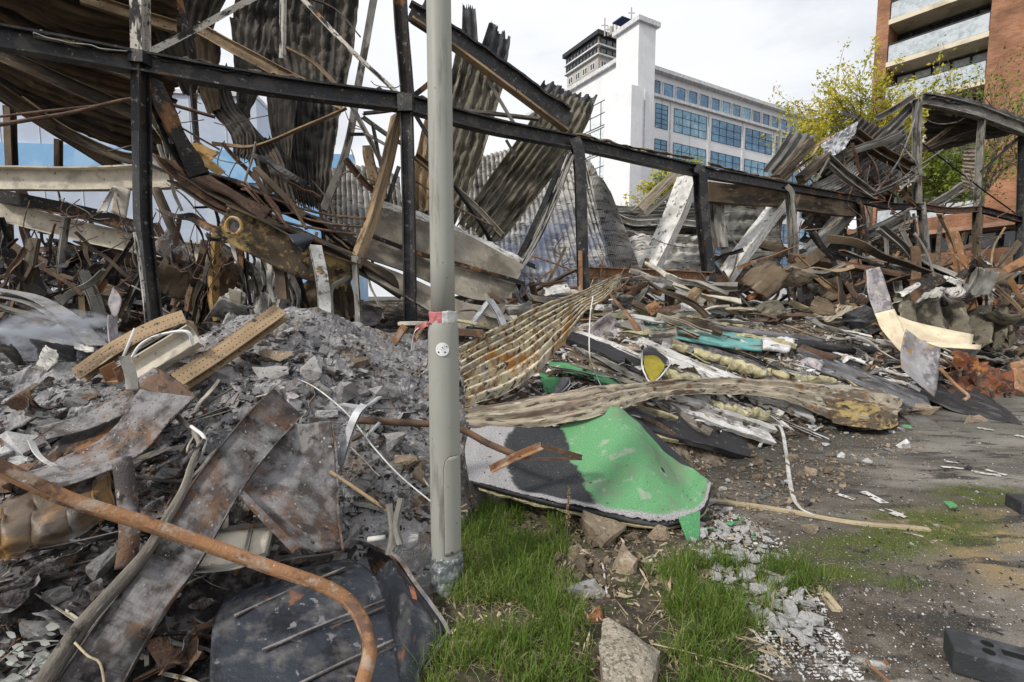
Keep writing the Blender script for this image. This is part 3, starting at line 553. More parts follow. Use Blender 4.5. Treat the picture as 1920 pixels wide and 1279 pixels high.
# brick apartment tower, right
AB = P(1848, 160, 29.5)[:2]; dB = V((.61, -.79)); nB = V((-.79, -.61)); BF = Face(AB, dB, nB)
BT = empty('apartment_tower', (AB[0], AB[1], 0), 'tall red brick apartment tower with stacked glass-fronted balconies', 'building')
zb2 = BF.tz(1848, 160)[1]; stz = BF.tz(1848, 73)[1] - zb2; tb0 = BF.tz(1663, 137)[0]; tb1 = BF.tz(1642, 100)[0]; top = zb2 + stz * 5
m = M(); BF.box(m, 0, 14, 0, top, -8, .25); link('brick_wall', m, BRICKW, BT)
m = M(); BF.box(m, tb1, tb0, 0, top, -8, .25); link('brick_pier', m, BRICKW, BT)
m = M(); BF.box(m, tb0, 0, 0, top, -8, -1.75); link('back_wall', m, BRICKW, BT)
for k in range(-5, 5):
    zk = zb2 + k * stz
    if zk < .5: continue
    m = M(); BF.box(m, tb0 - .02, .0 - .003, zk, zk + .3, -1.74, .28); link('balcony_slab', m, CREAMW, BT)
    rl = M(); BF.box(rl, tb0 + .05, -.05, zk + .36, zk + 1.35, .14, .16); q = link('balustrade', rl, BALG, BT)
    f = M()
    for i in range(7): t = tb0 + .05 + (-tb0 - .1) * i / 6; BF.box(f, t - .025, t + .025, zk + .3, zk + 1.38, .08, .137)
    BF.box(f, tb0, 0 - .003, zk + 1.38, zk + 1.43, .1, .2); link('rail', f, FRAMED, q)
    BF.window('balcony_window', BT, tb0 + .1, -.1, zk + .33, zk + stz - .12, 5, 1, -1.72, DGLASS if k % 2 else LGLASS, FRAMED, .1, .12)
for (k, t, hh) in ((1, -1.2, 1.1), (1, -2.8, .8), (2, -3.6, 1.0), (0, -1.0, .7)):
    m = M(); BF.box(m, t, t + .5, zb2 + k * stz + .303, zb2 + k * stz + .3 + hh, -.9, -.4); tag(link('balcony_box', m, WTRIM), 'pale storage box standing on a balcony of the brick tower', 'box', 'boxes on the balconies')
# low brick annex
AX = P(1905, 415, 24)[:2]; bx = P(1740, 435, 28)[:2]; dX = (bx - AX) / np.linalg.norm(bx - AX); nX = V((-dX[1], dX[0])); nX = nX if nX[0] < 0 else -nX; XF = Face(AX, dX, nX)
XB_ = empty('brick_annex', (AX[0], AX[1], 0), 'low brick building with a ribbon of dark windows behind the wrecked frame', 'building')
zl_ = XF.tz(1905, 415)[1]; zw1 = XF.tz(1905, 428)[1]; zw0 = XF.tz(1905, 462)[1]; zbb = XF.tz(1905, 515)[1]; te = XF.tz(1640, 440)[0] + 3; ts = -4
m = M(); XF.box(m, ts, te, zw1 + .003, zl_ + .8, -8, 0); link('brick_wall', m, BRICKW, XB_)
m = M(); XF.box(m, ts, te, zbb, zw0 - .003, -8, 0); link('brick_wall', m, BRICKW, XB_)
m = M(); XF.box(m, ts, te + .2, zl_ - .22, zl_, .003, .7); link('ledge', m, mat('pink_concrete_ledge', (.42, .25, .18), rough=.8, bump=None), XB_)
XF.window('window', XB_, ts, te, zw0, zw1, 9, 1, -.3, DGLASS, FRAMED, .12, .2)
m = M(); XF.box(m, ts, te, 0, zbb - .003, -8, -.6); link('undercroft_wall', m, FRAMED, XB_)
rl = empty('railing', XF.pt(0, 0, 1), 'black vertical bar railing below the brick annex', 'railing')
for i in range(40): m = M(); XF.box(m, ts + i * .25, ts + i * .25 + .03, .3, zbb - .9, 1.0, 1.03); link('bar', m, FRAMED, rl)
for z_ in (.3, zbb - .93): m = M(); XF.box(m, ts, ts + 10, z_, z_ + .04, 1.035, 1.06); link('rail', m, FRAMED, rl)
# pale blue shed at the left
LA = P(-500, 300, 24)[:2]; LB_ = P(485, 300, 27)[:2]; dS = (LB_ - LA) / np.linalg.norm(LB_ - LA); nS = V((dS[1], -dS[0])); SF = Face(LB_, dS, nS)
SH = empty('panelled_hall', (LB_[0], LB_[1], 0), 'pale blue panelled hall with a sky blue band seen behind the left wreckage', 'building')
zt = SF.tz(485, 184)[1]; zc1 = SF.tz(485, 286)[1]; zc0 = SF.tz(485, 345)[1]
m = M(); SF.box(m, -26, 0, 0, zt, -6, 0); link('wall', m, BWALL, SH); m = M(); SF.box(m, -26, 5, zc0, zc1, .003, .25); link('colour_band', m, BBAND, SH)
for i in range(14): m = M(); SF.box(m, -25 + i * 1.8, -24.96 + i * 1.8, 0, zt, .004, .03); link('panel_joint', m, WTRIM, SH)
m = M(); SF.box(m, .003, 4.6, 0, SF.tz(600, 308)[1], -6, -.1); link('side_wall', m, BBAND, SH)
m = M(); SF.box(m, -26, .05, zt + .003, zt + .2, -6.1, .15); link('roof', m, WTRIM, SH)

# ---------------------------------------------------------------- trees
def tree(name, label, base, hgt, cc, rad, lm, nleaf, ls, seed, group=None, sparse=1.0, limbs=9):
    rnd = random.Random(seed); base = V(base); cc = V(cc); rad = V(rad); T_ = empty(name, base, label, 'tree', group); tm = M(); tips = []
    def branch(p, d, ln, r, dep):
        q = [p]; 
        for i in range(4): d = d + V([rnd.gauss(0, .16) for _ in range(3)]) + V((0, 0, .05)); d /= np.linalg.norm(d); q.append(q[-1] + d * ln / 4)
        sweep(q, ring(r, 6), scale=(1, .45), m=tm)
        if dep <= 1: tips.extend(q[2:])
        if dep == 0: return
        for i in range(4 if dep > 1 else 5):
            t = rnd.uniform(.35, 1); s_ = q[min(4, int(t * 4))]; nd = d + V([rnd.gauss(0, .6) for _ in range(3)]); nd /= np.linalg.norm(nd); branch(s_, nd, ln * rnd.uniform(.5, .75), r * .45, dep - 1)
    tp = np.array([cc[0], cc[1], cc[2] - rad[2] * .6]); sweep([base, base * .5 + tp * .5 + V((.1, .1, 0)), tp], ring(hgt * .016, 9), scale=(1.2, .7), m=tm, n=3)
    for i in range(limbs):
        a = rnd.uniform(0, 6.28); e = rnd.uniform(-.1, 1.2); tg = cc + rad * V((math.cos(a) * math.cos(e), math.sin(a) * math.cos(e), math.sin(e))) * .8
        s_ = base * .12 + tp * .88 if rnd.random() < .4 else tp; v_ = tg - s_; branch(s_, v_ / np.linalg.norm(v_), np.linalg.norm(v_) * .85, hgt * .006, 2)
    link('trunk', tm, BARK, T_, smooth=True)
    tips = np.array(tips); rn = np.random.RandomState(seed); cl = tips[rn.choice(len(tips), nleaf)]; 
    cen = cl + rn.normal(0, .16 * sparse, (nleaf, 3)); a = rn.normal(0, 1, (nleaf, 3)); a /= np.linalg.norm(a, axis=1)[:, None]; b = rn.normal(0, 1, (nleaf, 3)); b -= (a * b).sum(1)[:, None] * a; b /= np.linalg.norm(b, axis=1)[:, None]
    s = ls * rn.uniform(.5, 1.3, (nleaf, 1)); vv = np.stack([cen - a * s, cen + b * s * .5, cen + a * s, cen - b * s * .5], 1).reshape(-1, 3)
    tone = np.clip(.5 + .35 * np.sin(cl[:, 0] * 2.1 + seed) * np.cos(cl[:, 2] * 1.7) + rn.normal(0, .18, nleaf), 0, 1); st = np.zeros((nleaf * 4, 3)); st[:, 2] = np.repeat(tone, 4)
    lm_ = M(); lm_.add(vv, [(4 * i, 4 * i + 1, 4 * i + 2, 4 * i + 3) for i in range(nleaf)], st); link('crown', lm_, lm, T_); return T_
def ptree(name, label, px, py, Y, rpx, rpy, lm, n, ls, seed, **k):
    c_ = P(px, py, Y); q = Y / F; tree(name, label, (c_[0], c_[1], 0), c_[2], c_, (rpx * q, rpx * q * .8, rpy * q), lm, n, ls, seed, **k)
ptree('maple_tree', 'yellow-green autumn tree in front of the left edge of the brick tower', 1640, 250, 21, 110, 150, LEAFY, 13000, .075, 3, limbs=14, sparse=.75)
ptree('shrubby_tree', 'yellowing sapling at the far end of the white office wing', 1545, 265, 26, 30, 80, LEAFY, 700, .09, 5, limbs=7)
ptree('birch_tree', 'sparse green tree before the brick wall right of the balconies', 1850, 270, 20, 80, 150, LEAFG, 3000, .07, 8, sparse=1.0, limbs=10)
ptree('bushy_tree', 'leafy green tree seen through the bays under the right roof canopy', 1770, 330, 20.5, 75, 75, LEAFG, 4500, .085, 11, limbs=10)
ptree('street_tree', 'small bright yellow-green tree below the white office tower', 1262, 362, 27, 36, 50, LEAFY, 1600, .13, 13, limbs=6)
# ---------------------------------------------------------------- the burnt steel frame
FRM = empty('steel_skeleton', P(768, 900, 6.2), 'scorched steel frame of columns and one long black beam crossing the whole wreck', 'steel frame')
def fbar(name, kind, w, h, mt, pts, label=None, **k): return bar(name, label, None, kind, w, h, mt, pts, parent=FRM, **k)
# long beam, one piece per bay
bm_pts = [(-70, 58, 4.35), (262, 118, 5.1), (760, 194, 6.2), (1078, 268, 7.9), (1312, 322, 9.5), (1480, 352, 11.2), (1618, 376, 12.8), (1728, 388, 14.0), (1835, 392, 14.6), (1912, 412, 15.2)]
mm = [CHAR, CHAR, CHAR, CHAR, CHAR, CHARR, CHARR, DRUST, CHARR]
for i in range(len(bm_pts) - 1):
    a, b = bm_pts[i], bm_pts[i + 1]; md = tuple((a[j] + b[j]) / 2 + (0, 5 if i in (1, 2, 6, 7) else 0, 0)[j] for j in range(3))
    fbar('beam', 'I', .15, .2 if i < 5 else .17, mm[i], [a, md, b], 'blackened long beam' if i == 2 else None, n=8, jit=.006, t=.022)
# ragged crust on top of the beam
for i, (a, b) in enumerate([((60, 62, 4.6), (255, 98, 5.05)), ((1080, 250, 7.85), (1300, 296, 9.35)), ((1330, 305, 9.6), (1470, 338, 11.1)), ((300, 110, 5.2), (470, 138, 5.55))]):
    fbar('roof_edge_strip', 'L', .09, .05, (FLAKE, TAN, TAN, CHAR)[i], [a, ((a[0] + b[0]) / 2, (a[1] + b[1]) / 2 + 2, (a[2] + b[2]) / 2), b], n=20, jit=.03, jf=6)
H1 = lambda *a, **k: fbar('column', 'H', *a, **k)
H1(.125, .12, FLAKE, [(262, -60, 5.1), (264, 105, 5.1)], 'column top with flaking white paint', jit=.003, n=6, t=.02)
H1(.125, .12, CHARR, [(264, 104, 5.1), (266, 250, 5.12)], 'column length rusted orange and grey', jit=.003, n=6, t=.02)
H1(.125, .12, CHAR, [(266, 249, 5.12), (268, 400, 5.15), (274, 470, 5.18), (288, 600, 5.2), (293, 660, 5.2)], 'blackened column leaning at its foot', jit=.006, n=5, t=.02)
fbar('flange', 'box', .05, .02, FLAKE, [(252, 436, 4.98), (263, 500, 5.0), (281, 660, 5.02)], 'white flaked column flange', n=4)
fbar('beam_clamp', 'box', .17, .15, CHAR, [(265, 100, 5.09), (265, 122, 5.09)])
H1(.15, .12, CHARR, [(747, -60, 6.15), (754, 60, 6.17), (766, 195, 6.2)], 'upper column, brown and black', jit=.004, n=6, t=.018)
H1(.15, .12, CHAR, [(762, 194, 6.2), (766, 360, 6.22), (768, 480, 6.24), (770, 610, 6.25)], 'black flaking column', jit=.004, n=8, t=.018)
fbar('beam_clamp', 'box', .18, .17, CHAR, [(761, 180, 6.18), (762, 212, 6.18)])
H1(.2, .17, CHAR, [(1076, 262, 7.85), (1086, 300, 7.85), (1090, 420, 7.88), (1094, 560, 7.9)], 'black column with bent head', jit=.006, n=5, t=.02)
fbar('flange', 'box', .06, .02, RUST, [(1088, 470, 7.75), (1089, 560, 7.76), (1090, 615, 7.76)], 'orange rusted flange')
H1(.2, .17, CHAR, [(1298, 316, 9.35), (1312, 330, 9.4), (1316, 400, 9.45), (1325, 480, 9.5), (1330, 540, 9.5)], 'black column hooked over at the top', jit=.006, n=5, t=.02)
H1(.19, .17, GREYST, [(1330, 530, 9.5), (1331, 612, 9.5)], 'ash-grey column foot', jit=.004, n=4, t=.02)
H1(.17, .13, GREYST, [(1470, 350, 11.1), (1482, 372, 11.15), (1487, 460, 11.2), (1497, 575, 11.2)], 'grey and brown column', jit=.008, n=6, t=.02)
H1(.16, .13, CHARR, [(1600, 375, 12.6), (1612, 392, 12.7), (1620, 470, 12.75), (1632, 520, 12.8), (1634, 590, 12.8)], 'smoke-stained bent column', jit=.008, n=6, t=.02)
H1(.18, .14, GREYST, [(1720, 185, 13.9), (1719, 300, 13.95), (1720, 388, 14)], 'ash-grey upper column', jit=.006, n=6, t=.025)
H1(.17, .14, GREYST, [(1726, 380, 14), (1733, 440, 14), (1737, 520, 14), (1736, 575, 14)], 'grey bowed column', jit=.012, n=6, t=.02)
fbar('column_strip', 'L', .09, .09, GREYST, [(1715, 400, 13.9), (1722, 480, 13.9), (1720, 570, 13.9)], n=5, jit=.02)
H1(.16, .14, GREYST, [(1842, 215, 14.5), (1836, 300, 14.55), (1832, 392, 14.6)], jit=.006, n=6, t=.02)
H1(.16, .14, DTAN, [(1832, 390, 14.6), (1830, 470, 14.6), (1829, 555, 14.6)], 'sooty column', jit=.006, n=6, t=.02)
H1(.18, .14, CHAR, [(1918, 250, 15.1), (1914, 400, 15.2), (1905, 530, 15.2)], 'black last column', jit=.006, n=6, t=.02)
fbar('roof_beam', 'I', .2, .32, GREYST, [(1728, 186, 13.9), (1785, 198, 14.2), (1845, 215, 14.5), (1935, 250, 15.1)], 'pale ash-covered roof edge beam', jit=.01, n=6, t=.03)
fbar('base_beam', 'I', .2, .2, RUST, [(1104, 512, 8.05), (1200, 515, 8.6), (1328, 520, 9.45)], 'rusted low cross beam', jit=.004, n=6, t=.02)
fbar('short_post', 'H', .16, .14, DTAN, [(1256, 520, 9.0), (1257, 605, 9.0)], t=.016); fbar('short_post', 'H', .16, .14, TAN, [(1111, 520, 8.1), (1112, 545, 8.1)], t=.016)
# scraps of burnt roofing and flaked paint caught on the long beam
rs = random.Random(21)
for i in range(26):
    k = rs.choice([0, 1, 1, 2, 3, 3, 4]); a, b = bm_pts[k], bm_pts[k + 1]; f = rs.random(); q = [a[j] + (b[j] - a[j]) * f for j in range(3)]; l_ = rs.uniform(8, 26)
    fbar('crust_scrap', 'L', .04, .03, rs.choice([FLAKE, TAN, CHARR, GREYST, WOOD]), [(q[0], q[1] - .11 / q[2] * F - 2, q[2]), (q[0] + l_ * .5, q[1] - .11 / q[2] * F - rs.uniform(0, 5) + 1, q[2]), (q[0] + l_, q[1] - .11 / q[2] * F + l_ * .16, q[2])], n=6, jit=.02, jf=9)
# diagonal braces
for (nm, kd, w_, h_, mt, pts) in [
    ('brace', 'L', .06, .06, FLAKE, [(278, 100, 5.12), (380, 48, 5.6), (500, -16, 6.2)]),
    ('brace', 'L', .05, .05, TAN, [(536, 88, 6.3), (590, 118, 6.4), (632, 160, 6.3)]),
    ('brace', 'L', .055, .05, FLAKE, [(560, -10, 6.5), (650, 85, 6.3), (748, 178, 6.2)]),
    ('brace', 'L', .05, .05, CHARR, [(770, 184, 6.2), (812, 150, 6.6)]),
    ('brace', 'L', .05, .04, CHAR, [(1726, 265, 13.9), (1830, 345, 14.3), (1905, 400, 15)]),
    ('brace', 'L', .06, .05, CHAR, [(1840, 322, 14.4), (1925, 245, 15.2)]),
    ('brace', 'L', .05, .05, GREYST, [(1726, 188, 13.8), (1690, 290, 13.4), (1638, 365, 13.0)]),
    ('brace', 'L', .05, .05, CHAR, [(780, 215, 6.25), (812, 268, 6.3)]),
    ('brace', 'L', .07, .07, CHAR, [(853, 345, 6.6), (902, 415, 6.9), (935, 465, 7.2), (1005, 500, 7.7)]),
    ('brace', 'L', .12, .08, DTAN, [(932, 462, 7.15), (968, 520, 7.3), (1004, 585, 7.4)]),
    ('brace', 'C', .13, .12, FLAKE, [(1068, 290, 7.8), (1025, 400, 7.6), (985, 480, 7.35), (920, 575, 7.1)]),
    ('brace', 'L', .05, .09, CHAR, [(1056, 292, 7.75), (1012, 395, 7.5), (972, 482, 7.25), (900, 600, 7.0)]),
]: fbar(nm, kd, w_, h_, mt, pts, n=5, jit=.008)
# black overhanging rafter with pale underside and its jagged sheet ends
RF = empty('rafter', P(930, 140, 7.2), 'thick black rafter slanting down over the long beam with torn roofing on top', 'rafter')
bar('web', None, None, 'box', .05, .26, CHAR, [(770, 20, 6.9), (860, 78, 7.1), (960, 150, 7.4), (1066, 228, 7.8)], parent=RF, n=8, jit=.008)
bar('lower_flange', None, None, 'box', .16, .03, TAN, [(772, 36, 6.88), (860, 96, 7.08), (960, 170, 7.38), (1062, 246, 7.78)], parent=RF, n=8, jit=.006)
bar('upper_flange', None, None, 'box', .17, .03, CHAR, [(770, 6, 6.9), (860, 62, 7.1), (960, 132, 7.4), (1066, 208, 7.8)], parent=RF, n=12, jit=.025, jf=5)
# ---------------------------------------------------------------- roof sheets hanging in the wreck
plate('roof_sheet', 'huge sooty brown corrugated roof sheet sloping overhead at upper left', 'roof sheet', ZBROWN,
      [[(-70, -190, 5.6), (-70, -10, 7.2), (-70, 140, 9.2)], [(150, -120, 6.2), (150, 90, 8.2), (130, 243, 10)], [(352, -40, 7.0), (348, 130, 9), (342, 318, 10.6)]], 60, 210, corr=24, amp=.03, rag=.035, nz_=.05, seed=1, smooth=False)
def rsheet(label, mt, grid, nu, nv, **k): return plate('corrugated_sheet', label, 'corrugated sheet', mt, grid, nu, nv, smooth=False, **k)
rsheet('dark corrugated sheet at the very top left behind the white column head', ZDARK, [[(270, -90, 7.6), (475, -90, 7.8)], [(290, 60, 8), (400, 60, 8.2)], [(350, 190, 8.3), (425, 170, 8.5)]], 50, 80, corr=8, amp=0.014, rag=.03, nz_=.05, seed=2)
rsheet('tall sooty corrugated sheet hanging down left of the black middle column', ZDARK, [[(455, -90, 7.9), (560, -100, 8.0), (680, -95, 8.2)], [(440, 60, 8.1), (540, 60, 8.2), (668, 60, 8.3)], [(500, 170, 8.0), (560, 180, 8.1), (645, 190, 8.2)], [(520, 280, 7.7), (562, 290, 7.8), (625, 290, 7.9)], [(552, 392, 7.3), (580, 400, 7.35), (612, 398, 7.4)]], 90, 150, corr=13, amp=0.016, rag=.02, nz_=.09, seed=3)
rsheet('narrow brown corrugated strip with a wavy edge hanging beside the white gap', ZDARK, [[(432, 20, 7.6), (520, 20, 7.7)], [(440, 160, 7.6), (484, 165, 7.6)], [(448, 225, 7.5), (470, 225, 7.5)], [(478, 300, 7.3), (520, 290, 7.3)], [(500, 372, 7.0), (530, 365, 7.0)]], 80, 60, corr=5, amp=0.012, rag=.02, nz_=.09, seed=4)
rsheet('middle corrugated strip narrowing towards the heap between two gaps', ZDARK, [[(498, 150, 7.8), (560, 160, 7.85)], [(506, 230, 7.7), (552, 235, 7.7)], [(522, 310, 7.4), (546, 310, 7.4)], [(540, 385, 7.1), (556, 385, 7.1)]], 60, 50, corr=5, amp=0.012, rag=.015, nz_=.06, seed=5)
rsheet('twisted black corrugated strip falling to the right beside the blue wall', ZDARK, [[(375, 120, 7.4), (425, 110, 7.5)], [(392, 200, 7.2), (440, 190, 7.3)], [(430, 250, 7.0), (480, 250, 7.0)], [(438, 300, 6.9), (472, 318, 6.9)]], 60, 60, corr=6, amp=0.012, rag=.04, nz_=.06, seed=6)
rsheet('orange-brown scorched corrugated strip hanging just under the long beam', ZBROWN, [[(362, 60, 7.2), (415, 60, 7.2)], [(375, 165, 7.2), (410, 165, 7.2)], [(388, 218, 7.1), (412, 205, 7.1)]], 40, 40, corr=4, amp=0.014, rag=.03, nz_=.06, seed=7)
rsheet('slim folded corrugated strip crossing down behind the pale angle bar', ZDARK, [[(470, 260, 7.1), (500, 245, 7.2)], [(505, 320, 6.9), (530, 300, 7.0)], [(520, 400, 6.6), (560, 395, 6.7)]], 50, 40, corr=4, amp=0.012, rag=.05, nz_=.08, seed=8)
# olive leaning sheets right of the lamp post
rsheet('long olive-brown corrugated panel leaning behind the lamp post', OLIVE, [[(862, 52, 8.2), (958, 112, 8.4)], [(840, 160, 8.0), (928, 215, 8.2)], [(795, 300, 7.6), (888, 340, 7.8)], [(745, 410, 7.2), (840, 450, 7.4)]], 80, 70, corr=6, amp=.022, rag=.04, nz_=.07, seed=9)
rsheet('wide mottled corrugated panel leaning over the smoking middle of the heap', OLIVE, [[(1030, 160, 8.8), (1118, 190, 9.0)], [(985, 240, 8.5), (1085, 262, 8.7)], [(920, 330, 8.1), (1005, 372, 8.3)], [(850, 432, 7.5), (925, 470, 7.7)]], 90, 90, corr=8, amp=.026, rag=.03, nz_=.09, seed=10)
rsheet('brown narrow sheet between the black column and the lamp post', TAN, [[(812, 175, 7.4), (838, 190, 7.4)], [(790, 250, 7.2), (830, 268, 7.2)], [(775, 330, 7.0), (822, 345, 7.0)], [(778, 398, 6.8), (812, 410, 6.8)]], 50, 40, corr=3, amp=.03, rag=.05, nz_=.06, seed=11)
for i, (lab, g_) in enumerate([('black torn sheet end standing up left of the lamp post top', [[(800, -6, 7.05), (842, 8, 7.1)], [(780, 34, 7.0), (835, 80, 7.05)]]),
    ('tallest black torn sheet end just right of the lamp post top', [[(868, -6, 7.6), (890, -2, 7.6)], [(864, 105, 7.5), (900, 125, 7.55)]]),
    ('jagged black corrugated sheet end rising above the rafter', [[(922, 26, 7.8), (958, 58, 7.9)], [(890, 125, 7.6), (945, 165, 7.7)]]),
    ('broad jagged black corrugated end above the lower rafter', [[(1025, 142, 8.9), (1070, 158, 9.0), (1122, 174, 9.1)], [(985, 205, 8.6), (1030, 235, 8.7), (1090, 250, 8.8)]])]):
    rsheet(lab, BLACKS, g_, 30, 60, corr=(2, 2, 3, 6)[i], amp=(.012, .012, .02, .03)[i], rag=.1, nz_=.06, seed=20 + i)
# pale corrugated wall at the back of the smoke
plate('corrugated_wall', 'buckled pale corrugated wall sheet fanning out behind the smoke', 'wall sheet', PCORR, [[(860, 305, 11.5), (860, 420, 11.3), (870, 560, 11)], [(930, 285, 11.6), (940, 420, 11.2), (945, 560, 10.8)], [(1000, 275, 11.6), (1030, 420, 11), (1060, 560, 10.5)], [(1085, 290, 11.4), (1120, 430, 10.8), (1175, 560, 10.2)], [(1118, 318, 11.2), (1160, 440, 10.6), (1210, 545, 10)]], 240, 60, corr=0, nz_=.1, seed=31, smooth=False)
for o in [bpy.data.objects['corrugated_wall']]:
    me = o.data; N_ = 60; co = np.zeros(len(me.vertices) * 3); me.vertices.foreach_get('co', co); co = co.reshape(-1, N_, 3)
    for i in range(co.shape[0]): co[i, :, 1] += .05 * tri(i / 7.0)
    me.vertices.foreach_set('co', co.ravel())
for (lab, g_, nm_, sd_) in [('pale corrugated wall sheet with a ragged top left of the black column', [[(606, 322, 10.2), (600, 470, 10)], [(650, 312, 10.3), (655, 470, 10)], [(700, 312, 10.3), (720, 470, 10)], [(748, 330, 10.2), (760, 480, 10)]], 'w2', 32),
                           ('whitish corrugated sheet folded forward beside the blue smoke', [[(1105, 330, 9.9), (1150, 540, 9.4)], [(1125, 332, 9.8), (1185, 545, 9.3)], [(1145, 360, 9.7), (1215, 540, 9.2)]], 'w3', 33)]:
    o = plate('corrugated_wall', lab, 'wall sheet', PCORR, g_, 130, 44, nz_=.06, seed=sd_, smooth=False); me = o.data; co = np.zeros(len(me.vertices) * 3); me.vertices.foreach_get('co', co); co = co.reshape(-1, 44, 3)
    for i in range(co.shape[0]): co[i, :, 1] += .05 * tri(i / 8.0)
    me.vertices.foreach_set('co', co.ravel())
